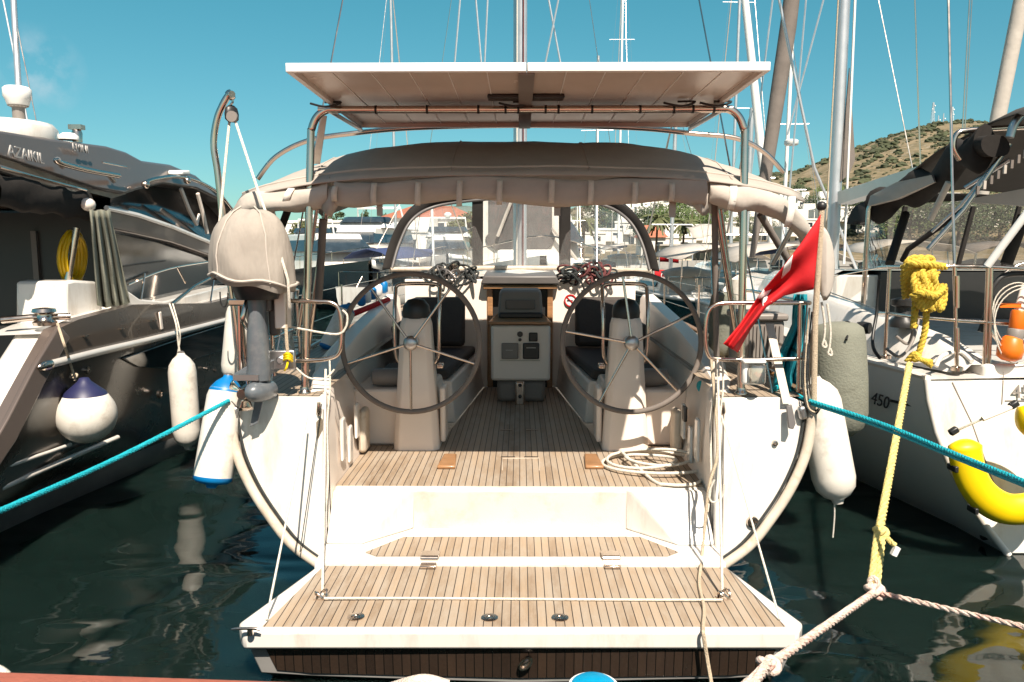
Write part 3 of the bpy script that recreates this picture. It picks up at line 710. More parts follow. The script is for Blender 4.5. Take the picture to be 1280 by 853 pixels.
# window panes: fan between base and arch
bl = cr(base, 12); n_ = len(ar)
def lerp_line(line, t):
    f = t * (len(line) - 1); i = min(int(f), len(line) - 2); return line[i].lerp(line[i + 1], f - i)
pane_rows = []
for k in range(31):
    t = k / 30
    lo = lerp_line(bl, t); hi = lerp_line(ar, t)
    pane_rows.append([lo.lerp(hi, u / 6) + V((0, .02, 0)) for u in range(7)])
for a_, c_ in ((0, 11), (11, 19), (19, 30)):
    b(MB().grid(pane_rows[a_:c_ + 1]), 'hood_window', 'vinyl', spr)

# bimini
def bim(x, v):
    u = abs(x) / 2.12
    y0 = 5.52 + .30 * u ** 7; y1 = 8.7 - .35 * u ** 4
    y = y0 + (y1 - y0) * v
    ze = 3.02 - .17 * u ** 3; zf = 3.20 - .35 * u ** 3
    zc = 3.405 - .43 * u ** 3.4
    if v < .05: z = ze + .07 * v / .05
    elif v < .4:
        t = (v - .05) / .35; z = (ze + .07) + (zc - ze - .07) * math.sin(t * math.pi / 2)
    else:
        t = (v - .4) / .6; z = zc + (zf - zc) * t * t
    z += .012 * math.sin(x * 5 + v * 9) * (v * (1 - v)) * 2 + (.022 * noise.noise(V((x * 2.1, y * 3.2, 0))) + .010 * noise.noise(V((x * 5.5, y * 7, 4)))) * min(1, v * 6)
    return V((x, y, z))
vv = [0, .025, .05, .08, .12, .17, .22, .28, .34, .4, .5, .6, .7, .8, .9, 1]
xx = [-2.12 + 4.24 * i / 36 for i in range(37)]
bmo = b(MB().grid([[bim(x, v) for x in xx] for v in vv]), 'bimini', 'canvas', solid=.01, sharp=60)
b(MB().tube([bim(x, .05) + V((0, -.004, .006)) for x in xx], .010, 6), 'piping', 'canvas_l', bmo)
for x_ in (-1.52, -.5, .5, 1.52):
    b(MB().tube([bim(x_ * (1 + .0 * v_), v_) + V((0, 0, .006)) for v_ in vv[1:]], .007, 5), 'seam', 'canvas', bmo)
# side wings: rolled-up curtain along the aft edge and around both corners
def roll(name, pts, r, mat='canvas', wav=.018, seed=0):
    P = cr(pts, 6); mb = MB(); rows = []
    for i, p in enumerate(P):
        t = (P[min(i + 1, len(P) - 1)] - P[max(i - 1, 0)]).normalized(); up = V((0, 0, 1)); sd = t.cross(up).normalized()
        ri = r if not callable(r) else r(i / (len(P) - 1))
        row = []
        for k in range(16):
            a = 2 * math.pi * k / 16
            q = ri * (1 + .36 * noise.noise(V((i * .22 + seed, math.cos(a) * 1.2, math.sin(a) * 1.2 + seed))))
            row.append(p + sd * math.cos(a) * q * .72 + up * (math.sin(a) * q - wav * math.sin(i * .35)))
        rows.append(row)
    mb.grid(rows, True); mb.add(rows[0], [tuple(range(16))]); mb.add(rows[-1], [tuple(range(16))])
    return b(mb, name, mat, bmo, sharp=70)
AR = 5.56
roll('rolled_curtain', [at(420, 241, AR), at(470, 241, AR), at(540, 239, AR), at(650, 238, AR), at(760, 238, AR), at(840, 240, AR), at(882, 241, AR)], .088)
roll('rolled_curtain', [at(412, 238, 5.6), at(372, 247, 5.62), at(335, 254, 5.66), at(305, 262, 5.75), at(292, 272, 6.0)], lambda t: .09 - .02 * t, 'canvas_l', .02, 3)
roll('rolled_curtain', [at(886, 238, 5.6), at(915, 243, 5.6), at(950, 254, 5.62), at(982, 266, 5.7), at(1004, 286, 5.85), at(1010, 312, 6.0)], lambda t: .080 + .022 * math.sin(t * 3) - .03 * t, 'canvas_l', .02, 8)
# hanging corner flaps
b(MB().grid([[at(406, 232, 5.58), at(425, 236, 5.56), at(440, 240, 5.56)], [at(404, 250, 5.58), at(416, 252, 5.52), at(424, 254, 5.56)], [at(402, 262, 5.58), at(408, 268, 5.54), at(414, 272, 5.56)]]), 'corner_flap', 'canvas', bmo, solid=.008)
b(MB().grid([[at(860, 246, 5.58), at(876, 246, 5.54), at(890, 240, 5.6)], [at(866, 256, 5.58), at(876, 262, 5.54), at(886, 258, 5.6)], [at(872, 264, 5.58), at(878, 270, 5.56), at(884, 268, 5.6)]]), 'corner_flap', 'canvas', bmo, solid=.008)
for px, y0, y1 in ((419, 233, 252), (468, 229, 256), (523, 228, 257), (575, 226, 258), (625, 225, 256), (690, 225, 254), (739, 226, 255), (794, 228, 255), (840, 229, 252)):
    a, c = at(px, y0, AR - .085), at(px - 1, y1, AR - .075)
    rows = []
    for k in range(7):
        t = k / 6; p = a.lerp(c, t) + V((0, -.025 * math.sin(t * math.pi), 0)); rows.append([p + V((-.02, 0, 0)), p + V((.02, 0, 0))])
    b(MB().grid(rows), 'curtain_strap', 'strap', bmo, solid=.004)
for px, y0, y1 in ((475, 252, 270), (697, 246, 270), (841, 250, 272)):
    a, c = at(px, y0, AR + .02), at(px, y1, AR + .02)
    b(MB().span(a + V((-.025, 0, 0)), c + V((.02, .004, 0))), 'strap_tail', 'canvas', bmo)
for (p0, p1, Y) in (((365, 235), (357, 253), 5.58), ((917, 232), (913, 262), 5.56), ((990, 246), (984, 284), 5.56)):
    a, c = at(*p0, Y), at(*p1, Y)
    rows = [[a.lerp(c, k / 4) + V((-.025, -.03 * math.sin(k / 4 * math.pi), 0)), a.lerp(c, k / 4) + V((.025, -.03 * math.sin(k / 4 * math.pi), 0))] for k in range(5)]
    b(MB().grid(rows), 'curtain_strap', 'strap_w', bmo, solid=.004)
# reinforcing straps running up from the panel to the bimini
for (p0, p1, Y) in (((405, 145), (395, 205), 5.9),):
    a, c = at(*p0, 5.7), at(*p1, 6.0); b(MB().prism([a + V((-.02, 0, 0)), a + V((.02, 0, 0)), c + V((.03, 0, 0)), c + V((-.03, 0, 0))], (0, .01, 0)), 'tensioner', 'strap_w', bmo)
# bimini bow tubes that show over the top, and legs
bow = cr([at(322, 224, 6.7), at(345, 196, 6.7), at(385, 176, 6.7), at(440, 167, 6.7), at(520, 160, 6.72), at(655, 157, 6.74), at(790, 160, 6.72), at(865, 167, 6.7), at(920, 173, 6.7), at(955, 190, 6.7), at(980, 216, 6.7)], 6)
b(MB().tube(bow, .022, 8), 'bow_tube', 'steel', bmo)
for pts, r, mt in (([(408, 262, 5.9), (383, 448, 6.1)], .022, 'steel'), ([(396, 262, 6.2), (372, 420, 6.3)], .016, 'steel'), ([(404, 274, 5.8), (398, 380, 5.9)], .03, 'canvas_g'),
                   ([(896, 262, 5.9), (925, 448, 6.1)], .022, 'steel'), ([(893, 250, 5.8), (896, 470, 6.0)], .024, 'canvas_g'), ([(901, 262, 6.2), (918, 400, 6.4)], .02, 'steel'),
                   ([(950, 268, 6.6), (985, 325, 6.8)], .03, 'canvas_g'), ([(992, 282, 6.2), (966, 330, 6.5)], .02, 'steel_matt'), ([(340, 262, 6.4), (352, 300, 6.5)], .018, 'steel'), ([(360, 262, 6.2), (342, 312, 6.5)], .03, 'canvas_d')):
    b(MB().tube([at(*q) for q in pts], r, 8), 'bimini_leg', mt, bmo)

# solar panels on the arch
Z = 3.55
Yf, Yb = 4.6, 6.67
c0, c1 = at(357, 90, Yf), at(963, 90, Yf)
Zp = c0.z
xs = [(c0.x, at(658.5, 90, Yf).x - .004), (at(658.5, 90, Yf).x + .004, c1.x)]
for x0, x1 in xs:
    fr_ = MB()
    t = .05; hh = .05
    fr_.span((x0, Yf, Zp), (x1, Yf + .035, Zp + hh)).span((x0, Yb - .035, Zp), (x1, Yb, Zp + hh)).span((x0, Yf + .035, Zp), (x0 + .035, Yb - .035, Zp + hh)).span((x1 - .035, Yf + .035, Zp), (x1, Yb - .035, Zp + hh))
    so_ = b(fr_, 'solar_panel', 'white', bevel=.003)
    b(MB().span((x0 + .036, Yf + .036, Zp + .03), (x1 - .036, Yb - .036, Zp + .036)), 'backsheet', 'panelback', so_)
    b(MB().span((x0 + .036, Yf + .036, Zp + .038), (x1 - .036, Yb - .036, Zp + .046)), 'solar_cells', 'cell', so_)
    for k in range(1, 6):
        xk = x0 + (x1 - x0) * k / 6
        b(MB().span((xk - .003, Yf + .04, Zp + .026), (xk + .003, Yb - .04, Zp + .029)), 'busbar', 'white', so_)
    b(MB().box(((x0 + x1) / 2 + (.55 if x0 < -1 else -.55), 5.45, Zp + .015), (.22, .12, .03)), 'junction_box', 'black', so_, bevel=.01)
xm = xs[0][1]
b(MB().span((xm - .045, Yf + .04, Zp - .012), (xm + .05, Yb - .02, Zp - .002)), 'panel_joiner', 'mgrey')
Ya = 5.62
ct = [at(398, 134, Ya), at(530, 133, Ya), at(650, 132, Ya), at(780, 133, Ya), at(915, 135, Ya)]
zt = Zp - .035
arch = b(MB().tube([V((p.x, Ya, zt)) for p in ct], .027, 10), 'solar_arch', 'steel')
for k, px in enumerate((470, 534, 598, 632, 648, 682, 698, 740, 800, 842, 866, 892)):
    p = at(px, 133, Ya); b(MB().lathe([(.031, -.008), (.031, .008)], V((p.x, Ya, zt)), (1, 0, 0), 10), 'cable_tie', 'black', arch)
for px in (645, 850, 410, 895):
    p = at(px, 133, Ya); b(MB().tube(cr([V((p.x - .12, Ya - .02, zt + .04)), V((p.x, Ya - .06, zt + .01)), V((p.x + .1, Ya - .03, zt + .045)), V((p.x - .02, Ya - .01, zt + .05))], 5), .008, 6), 'wiring', 'black', arch)
for s, (tx, bx) in ((-1, (388, 381)), (1, (931, 926))):
    bt = V((at(bx, 492, 5.55).x, 5.55, 1.45)); topx = at(tx, 170, Ya).x; endx = at(402 if s < 0 else 912, 134, Ya).x
    z1 = at(tx, 172, Ya).z
    z1 = zt - .24; pts = [bt, bt.lerp(V((topx, Ya, z1)), .5), V((topx, Ya, z1)), V((topx - s * .012, Ya, z1 + .11)), V((topx - s * .055, Ya, zt - .045)), V((topx - s * .13, Ya, zt)), V((endx - s * .12, Ya, zt))]
    b(MB().tube(cr(pts, 6), .028, 10), 'arch_leg', 'steel', arch)
    b(MB().lathe([(.045, 0), (.045, .012), (.034, .02), (.032, .05)], bt, n=14), 'deck_flange', 'steel', arch)
    e0 = at(409 if s < 0 else 905, 140, 5.75); e1 = at(437 if s < 0 else 868, 166, 6.63)
    b(MB().tube([V((endx - s * .04, Ya, zt)), V((c0.x + .02 if s < 0 else c1.x - .02, 6.63, Zp - .02))], .016, 8), 'panel_brace', 'steel_matt', arch)

# pushpits
def pushpit(s):
    Yp = 5.52
    if s < 0:
        top = [at(288, 378, Yp), at(300, 377, Yp), at(345, 376, Yp), at(392, 377, Yp), at(415, 379, Yp), at(425, 390, Yp), at(427, 420, Yp), at(424, 440, Yp), at(412, 448, Yp), at(380, 451, Yp), at(330, 450, Yp), at(297, 447, Yp)]
    else:
        top = [at(1012, 379, Yp), at(960, 379, Yp), at(912, 379, Yp), at(893, 382, Yp), at(884, 394, Yp), at(882, 425, Yp), at(886, 444, Yp), at(898, 449, Yp), at(950, 450, Yp), at(1010, 448, Yp)]
    po = b(MB().tube(cr(top, 5), .0165, 8), 'pushpit', 'steel')
    for (a, c) in ([((300, 377), (310, 480)), ((312, 377), (322, 470)), ((338, 380), (343, 470))] if s < 0 else [((1000, 379), (998, 490))]):
        q0, q1 = at(*a, Yp), at(*c, Yp); b(MB().tube([q0, q1], .016, 8), 'post', 'steel', po)
    # rails running forward along the side
    e = top[0]
    b(MB().tube(cr([e, V((s * 2.08, 5.9, e.z)), V((s * 2.12, 7.2, e.z)), V((s * 2.13, 7.3, e.z - .1)), V((s * 2.11, 7.3, 1.46))], 5), .0165, 8), 'side_rail', 'steel', po)
    e = V((s * 2.04, 5.52, 1.75)); b(MB().tube([e, V((s * 2.10, 7.3, 1.77))], .012, 8), 'side_rail', 'steel', po)
    return po
PPL = pushpit(-1); PPR = pushpit(1)
for s in (-1, 1):
    for Y, k in ((9.2, 2.14), (11.2, 2.1), (13.2, 1.85)):
        b(MB().tube([V((s * k, Y, 1.46)), V((s * k, Y, 2.08))], .012, 6), 'stanchion', 'steel')
    for z in (1.76, 2.06):
        b(MB().tube([V((s * 2.12, 7.3, z)), V((s * 2.14, 9.2, z)), V((s * 2.1, 11.2, z)), V((s * 1.85, 13.2, z)), V((s * .4, 17.8, z + .25))], .004, 5), 'lifeline', 'steel')
# stern light
p = at(942, 467, 5.42)
sl_ = b(MB().box(p + V((-.0, .03, .0)), (.15, .06, .17)), 'stern_light', 'white', bevel=.02)
b(MB().lathe([(.055, -.065), (.06, -.05), (.06, .05), (.055, .065)], p + V((.02, -.02, 0)), n=18), 'lens', 'lens', sl_)
b(MB().box(p + V((0, .02, .085)), (.16, .10, .025)), 'lamp_hood', 'white', sl_, bevel=.01)
# hull fittings
for px, py, r in ((971, 556, .022), (939, 651, .045)):
    p = at(px, py, 5.36); p.y = 5.262 + .13 * p.z - .004; b(MB().lathe([(r, 0), (r * .9, .018), (r * .5, .02), (r * .45, .006)], p, (0, -1, .1), 16), 'skin_fitting', 'steel')
for s, px, py in ((-1, 293, 516), (1, 1003, 516)):
    p = at(px, py, 5.40); b(MB().box(p, (.06, .05, .10), Matrix.Rotation(R(-s * 12), 3, 'Y')), 'stern_fairlead', 'steel_matt', bevel=.02)
# sealing line between coaming and transom panel
for s, (x0, x1) in ((-1, (404, 404)), (1, (905, 903))):
    b(MB().tube([at(x0, 512, 5.42), at(x1, 700, 5.285)], .004, 5), 'panel_joint', 'mgrey')
# mast, boom, rigging
mp_ = at(650, 318, 13.4)
mst = b(MB().lathe([(.10, 2.05), (.10, 12), (.085, 17), (.07, 20)], (mp_.x, 13.4, 0), n=14, squash=1.3), 'mast', 'alu')
b(MB().tube([V((mp_.x + .05, 13.22, 2.1)), V((mp_.x + .06, 13.25, 18))], .012, 6), 'halyard', 'rope_r', mst)
b(MB().tube([V((mp_.x - .055, 13.22, 2.1)), V((mp_.x - .04, 13.25, 18))], .012, 6), 'halyard', 'rope', mst)
for z, hw in ((8, .95), (13, .75)):
    b(MB().tube([V((mp_.x - hw, 13.55, z)), V((mp_.x, 13.4, z)), V((mp_.x + hw, 13.55, z))], .03, 6), 'spreader', 'alu', mst)
mt_ = V((mp_.x, 13.4, 20))
for s in (-1, 1):
    b(MB().tube([V((s * 1.86, 5.6, 1.45)), mt_], .007, 5), 'backstay', 'steel', mst)
    b(MB().tube([V((s * 2.0, 13.6, 1.6)), V((mp_.x + s * .95, 13.55, 8)), V((mp_.x + s * .75, 13.55, 13)), mt_], .006, 5), 'shroud', 'steel', mst)
b(MB().tube([mt_, V((0, 18.5, 1.9))], .03, 6), 'forestay', 'canvas_l', mst)
b(MB().tube([V((mp_.x, 13.2, 3.35)), V((0, 9.2, 3.62))], .09, 10), 'boom', 'alu', mst)
# ------------------------------------------------------------------ dark motor yacht on the left
LY = thing('motor_yacht', 'dark brown motor yacht with tinted windows and white radar, moored at the left edge', 'motor yacht', (-6.2, 6, 0))
def l(mb, name, mat, parent=LY, **k): return mb.build(name, M[mat], parent, **k)
LC = -6.25          # centreline
def lrow(Y):
    """right-hand side of the hull, top to bottom"""
    t = max(0, (Y - 11) / 9.5); cl = t ** 1.8
    top = interp([(5.0, .62), (5.5, .78), (5.9, 1.16), (6.3, 1.52), (6.62, 1.80), (7.0, 1.86), (8.0, 1.92), (9.0, 1.86), (10, 1.80), (12, 1.86), (16, 2.1), (20.5, 2.5)], Y)
    wl = interp([(5, -4.95), (6, -4.85), (7, -4.74), (9.7, -4.28), (12, -4.3)], Y)
    X = lambda x: x + (LC - x) * cl
    r = []
    wl = wl + .1
    for f, x in ((1, -4.06), (.8, -4.03), (.62, -4.05), (.35, None), (.17, None)):
        z = .22 + (top - .22) * f
        if x is None: x = -4.10 if f > .3 else -4.20
        r.append(V((X(x), Y, z)))
    return r, X(wl + .10), X(wl)
Ys = [5.0, 5.5, 5.9, 6.3, 6.62, 7, 7.5, 8, 8.5, 9, 9.5, 10, 11, 12, 13, 14, 15, 16, 17, 18, 19, 20, 20.5]
mir = lambda p: V((2 * LC - p.x, p.y, p.z))
rr = []; bd = []
for Y in Ys:
    r, xb, xw = lrow(Y)
    half = r + [V((xb, Y, .24))]
    rr.append(half)
    bd.append([V((xb, Y, .24)), V((xb - .03, Y, .0)), V((xw - .3 if Y < 19 else xw, Y, -.3))])
l(MB().grid(rr), 'hull', 'brown', sharp=60)
l(MB().grid([[mir(p) for p in r] for r in rr]), 'hull_side', 'brown', sharp=60)
l(MB().grid(bd), 'waterline_band', 'bandgrey', sharp=60); l(MB().grid([[mir(p) for p in r] for r in bd]), 'waterline_band', 'bandgrey', sharp=60)
# side deck / deck inside the gunwale
l(MB().grid([[V((p[0].x - .04, p[0].y, p[0].z - .03)), V((max(p[0].x - .62, LC), p[0].y, p[0].z - .05))] for p in rr if p[0].y >= 6.6]), 'side_deck', 'gel')
l(MB().grid([[V((p[0].x, p[0].y, p[0].z)), V((p[0].x - .10, p[0].y, p[0].z + .005))] for p in rr]), 'gunwale_cap', 'brown2', sharp=60)
l(MB().grid([[V((p[0].x - .05, p[0].y, p[0].z - .06)), V((LC, p[0].y, p[0].z + .1)), V((2 * LC - p[0].x + .05, p[0].y, p[0].z - .06))] for p in rr if p[0].y >= 13]), 'foredeck', 'gel')
# stern quarter: white moulding and steps just inside the brown quarter
q = [at(0, 415, 6.9), at(48, 408, 6.9), at(62, 420, 6.75), at(40, 470, 6.35), at(0, 520, 6.0)]
l(MB().prism([V((-4.13, 6.72, 1.78)), V((-4.13, 6.2, 1.36)), V((-4.13, 5.7, .98)), V((-4.13, 5.7, .80)), V((-4.13, 6.4, .95)), V((-4.13, 7.4, 1.4)), V((-4.13, 7.4, 1.78))], (-.34, 0, 0)), 'stern_moulding', 'gel', bevel=.04)
l(MB().span((-4.9, 5.5, .3), (-8.0, 8.4, .62)), 'cockpit_floor', 'gel', bevel=.02)
l(MB().prism([V((-4.075, 6.66, 1.84)), V((-4.075, 6.28, 1.54)), V((-4.075, 5.9, 1.18)), V((-4.075, 5.4, .76)), V((-4.05, 5.4, .62)), V((-4.05, 5.95, 1.0)), V((-4.05, 6.4, 1.42)), V((-4.05, 6.76, 1.72))], (.045, 0, 0)), 'quarter_trim', 'brown2', bevel=.01)
# mooring cleat with capstan
p = V((-4.22, 6.75, 1.83))
l(MB().lathe([(.09, 0), (.10, .03), (.06, .06), (.06, .10), (.10, .12), (.09, .15), (.03, .16)], p, n=16).tube([p + V((-.35, -.05, .05)), p + V((-.12, 0, .07)), p + V((.16, .12, .07))], .03, 8), 'mooring_cleat', 'steel')
# rub rail in chrome and lower chrome strips
rubp = [atx(62, 456, -4.01), atx(120, 441, -3.99), atx(200, 422, -3.99), atx(285, 400, -4.0)]
rubp.append(V((-4.05, 13, 1.55)))
l(MB().tube(cr(rubp, 5), .036, 8), 'rub_rail', 'satin')
p = rubp[0]; l(MB().ball(p + V((0, -.04, 0)), (.04, .12, .045)), 'rail_end', 'steel')
l(MB().tube([atx(0, 611, -4.10), atx(75, 578, -4.10), atx(147, 547, -4.10)], .026, 8), 'chine_strip', 'gel')
l(MB().tube([atx(0, 586, -4.07), atx(60, 566, -4.07), atx(88, 556, -4.07)], .018, 8), 'chine_strip', 'gel')
# hull windows, ports
hw = [atx(148, 448, -4.06), atx(166, 459, -4.08), atx(200, 461, -4.08), atx(282, 436, -4.07), atx(282, 404, -4.03), atx(230, 420, -4.03)]
l(MB().prism([p + V((.03, 0, 0)) for p in hw], (.025, 0, 0)), 'hull_window', 'glass', bevel=.008)
for px, py, r in ((198, 493, .05), (107, 463, .035), (267, 463, .022)):
    p = atx(px, py, -4.045); l(MB().lathe([(r, 0), (r, .03), (r * .6, .03), (r * .55, .015)], p, (1, 0, 0), 14), 'hull_port', 'steel')
for px, py in ((107, 420), (152, 411), (188, 401), (193, 401)):
    p = atx(px, py, -4.03); l(MB().box(p, (.03, .06, .012)), 'vent_slot', 'steel')
p = atx(201, 401, -4.03); l(MB().box(p, (.02, .05, .20), Matrix.Rotation(R(8), 3, 'X')), 'hull_vent', 'gel2', bevel=.008)
# superstructure: outlines on the side plane, given the full beam of the deckhouse
XS = -4.62; WID = -3.3
def sl(pts, X=XS): return [atx(px, py, X) for px, py in pts]
def slab(pts, name, mat, X=XS, w=WID, tilt=0, **k):
    P = sl(pts, X)
    if tilt:                                   # topsides lean inboard
        z0 = min(p.z for p in P)
        P2 = []
        for (px, py), p in zip(pts, P):
            for _ in range(6): p = atx(px, py, X - tilt * (p.z - z0))
            P2.append(p)
        P = P2
        Q = [V((2 * LC - p.x, p.y, p.z)) for p in P]; n = len(P)
        return l(MB().add(P + Q, [tuple(range(n)), tuple(range(2 * n - 1, n - 1, -1))] + [(i, i + n, (i + 1) % n + n, (i + 1) % n) for i in range(n)]), name, mat, **k)
    return l(MB().prism(P, (w, 0, 0)), name, mat, **k)
# deckhouse core: saloon with dark glass sides
slab([(140, 372), (136, 262), (150, 260), (215, 290), (285, 345), (300, 372), (300, 392), (180, 392)], 'saloon', 'glass', X=-4.66, w=-3.2)
slab([(160, 240), (172, 236), (205, 228), (245, 235), (285, 252), (306, 288), (296, 316), (262, 306), (215, 288), (165, 268), (138, 262), (138, 240)], 'upper_window', 'glass', X=-4.62, tilt=.42)
# hardtop, brown, thick, sloping down to the bow
slab([(-60, 152), (0, 163), (60, 173), (135, 183), (158, 190), (178, 201), (214, 206), (245, 219), (272, 243), (300, 272), (306, 284), (284, 254), (246, 236), (205, 230), (172, 238), (158, 243), (120, 236), (60, 216), (0, 197), (-60, 180)], 'hardtop', 'brown2', X=-4.50, tilt=.30, bevel=.03)
slab([(-60, 180), (0, 197), (60, 216), (120, 236), (158, 243), (140, 248), (100, 238), (50, 224), (0, 208), (-60, 190)], 'hardtop_soffit', 'brown', X=-4.64, w=-3.2)
slab([(-60, 186), (0, 205), (55, 222), (108, 237), (114, 244), (95, 243), (50, 232), (0, 216), (-60, 198)], 'flybridge_edge', 'brown2', X=-4.58, w=-3.3, bevel=.02)
l(MB().tube(sl([(0, 209), (55, 224), (108, 238)], -4.56), .012, 6), 'edge_strip', 'steel')
l(MB().tube(cr(sl([(180, 231), (190, 225), (220, 221), (245, 226), (272, 241), (290, 262)], -4.53), 5), .026, 8), 'brow_rail', 'steel')
for px, py in ((182, 231), (234, 226)): l(MB().ball(atx(px, py, -4.52), .05), 'rail_boss', 'steel')
slab([(228, 213), (238, 213), (238, 219), (228, 219)], 'nav_light', 'white', X=-4.5, w=-.2, bevel=.02)
# sweeping side wing with pale top edge
slab([(133, 262), (170, 270), (215, 285), (260, 303), (300, 325), (306, 345), (270, 322), (215, 303), (170, 293), (136, 286)], 'side_wing', 'brown2', X=-4.54, w=-.28, bevel=.02)
l(MB().tube(sl([(133, 260), (172, 269), (216, 284), (262, 303), (298, 322)], -4.53), .03, 6), 'wing_strip', 'gel')
l(MB().tube(sl([(226, 236), (236, 262), (246, 281)], -4.66), .03, 6), 'window_mullion', 'gel2'); l(MB().tube(sl([(246, 281), (249, 268)], -4.66), .02, 6), 'window_mullion', 'gel2'); l(MB().tube(sl([(247, 242), (254, 268), (259, 292)], -4.66), .03, 6), 'window_mullion', 'gel2')
# white coaming behind the gunwale
slab([(158, 362), (175, 374), (205, 377), (285, 357), (285, 385), (150, 395)], 'side_coaming', 'gel', X=-4.45, w=-.3, bevel=.02)
# grab rails
l(MB().tube(cr(sl([(70, 199), (76, 204), (110, 213), (148, 220)], -4.46), 4), .03, 8), 'hardtop_rail', 'steel')
for px, py in ((72, 200), (136, 218)): l(MB().tube([atx(px, py, -4.46), atx(px + 6, py + 8, -4.58)], .03, 8), 'rail_post', 'steel')
l(MB().tube(sl([(128, 203), (158, 209)], -4.55), .010, 6), 'styling_strip', 'steel')
l(MB().tube(cr(sl([(160, 356), (195, 341), (225, 333), (270, 326)], -4.3), 5), .012, 6), 'bow_rail', 'steel')
l(MB().tube(sl([(214, 381), (243, 358), (275, 341)], -4.15), .022, 8), 'bow_rail', 'steel')
for a, c in (((181, 342), (176, 375)), ((268, 345), (263, 378)), ((222, 335), (232, 354))): l(MB().tube(sl([a, c], -4.25), .012, 6), 'rail_post', 'steel')
# saloon aft: dark interior, awning roll, curtain, cabinet
l(MB().prism([V((-4.72, 8.5, .6)), V((-4.72, 8.5, 2.9)), V((-7.9, 8.5, 2.9)), V((-7.9, 8.5, .6))], (0, .1, 0)), 'saloon_door', 'black')
for x in (-5.35, -6.1, -6.9): l(MB().span((x - .03, 8.46, .65), (x + .03, 8.5, 2.7)), 'door_frame', 'dgrey')
l(MB().span((-4.9, 8.42, 1.62), (-7.8, 8.48, 1.66)), 'door_rail', 'dgrey')
l(MB().prism([V((-4.95, 6.9, 2.86)), V((-4.95, 8.6, 2.96)), V((-7.9, 8.6, 2.96)), V((-7.9, 6.9, 2.86))], (0, 0, .10)), 'cockpit_ceiling', 'brown')
aw = []
for k in range(19):
    t = k / 18; c = atx(-8, 236, -4.62).lerp(atx(112, 258, -4.62), t)
    aw.append([c + V((.07 * math.cos(a) + .03 * noise.noise(V((k * .4, a, 2))), 0, (.16 + .05 * noise.noise(V((k * .35, math.sin(a), 7)))) * math.sin(a))) for a in [2 * math.pi * j / 12 for j in range(12)]])
l(MB().grid(aw, True).add(aw[-1], [tuple(range(12))]), 'awning_roll', 'canvas_d', sharp=70)
p = atx(110, 256, -4.52); l(MB().ball(p, (.07, .09, .07)), 'awning_knob', 'gel2')
cu = []
cl_ = [(112, 262), (119, 264), (126, 262), (133, 264), (137, 262)]; cb_ = [(122, 382), (133, 385), (144, 382), (154, 385), (162, 378)]
for k in range(13):
    t = k / 12; row = []
    for i in range(33):
        f = i / 32 * 4; j = min(int(f), 3); u = f - j
        a = V((*cl_[j], 0)).lerp(V((*cl_[j + 1], 0)), u); c = V((*cb_[j], 0)).lerp(V((*cb_[j + 1], 0)), u)
        q = a.lerp(c, t); row.append(atx(q.x, q.y, -4.42 + (.045 * math.sin(i / 32 * 24 + t) + .05 * noise.noise(V((i * .22, t * 2, 3)))) * (.5 + .6 * t)))
    cu.append(row)
l(MB().grid(cu), 'side_curtain', 'fendgrey', solid=.01, sharp=70)
l(MB().prism(sl([(83, 408), (83, 352), (93, 350), (122, 352), (132, 400)], -4.42), (-.5, 0, 0)), 'cockpit_cabinet', 'gel', bevel=.03)
l(MB().tube([atx(85, 350, -4.7), atx(96, 285, -4.6)], .035, 8), 'awning_post', 'steel')
# roof gear
p = atx(-2, 160, -5.2)
l(MB().lathe([(.44, -.05), (.45, .06), (.41, .11), (.2, .13)], atx(10, 168, -5.2), n=24), 'dome_base', 'gel')
p = atx(24, 150, -5.2)
rd = l(MB().lathe([(.06, -.10), (.06, .10), (.10, .12)], p + V((0, 0, .02)), n=14), 'radar_mast', 'mgrey')
l(MB().lathe([(.08, 0), (.10, .02), (.115, .07), (.132, .10), (.132, .18), (.11, .20), (.04, .205)], p + V((0, 0, .13)), n=24), 'radar_dome', 'white', rd)
l(MB().tube([atx(24, 124, -5.2), atx(18, 20, -5.3), atx(14, -60, -5.35)], .03, 8), 'antenna_mast', 'alu')
l(MB().tube([atx(26, 124, -5.2), atx(21, 40, -5.25)], .008, 5), 'whip_antenna', 'steel')
l(MB().tube([atx(48, 165, -5.0), atx(22, 36, -5.2)], .006, 5), 'antenna_stay', 'steel')
p = atx(97, 178, -4.85); l(MB().lathe([(.09, 0), (.08, .05), (.05, .07)], p + V((-.2, -.1, 0)), n=14).lathe([(.05, 0), (.055, .10), (.03, .16)], p, n=14).box(p + V((0, 0, .16)), (.14, .09, .05)), 'searchlight', 'steel')
l(MB().lathe([(.10, 0), (.10, .04), (.06, .07)], atx(86, 175, -4.9), n=14), 'gps_dome', 'white')
# lettering on the hardtop side
a, c = atx(12, 188, -4.54), atx(60, 200, -4.54)
text_part('name_lettering', 'AZAIKIL', .145, (a + c) / 2 + V((-.03, 0, 0)), c - a, V((0, -.55, 1)), M['text_w'], LY, ext=.006)
a, c = atx(97, 183, -4.54), atx(127, 189, -4.54)
text_part('name_lettering', 'EMINI', .115, (a + c) / 2 + V((-.10, 0, 0)), c - a, V((0, -.55, 1)), M['text_w'], LY, ext=.006)

# ------------------------------------------------------------------ white yacht on the right
RY = thing('sailing_yacht', 'white sailing yacht at the right edge, lettered 450 on its shaded hull side', 'sailing yacht', (5.4, 6.3, 0))
def r(mb, name, mat, parent=RY, **k): return mb.build(name, M[mat], parent, **k)
RC = 5.55
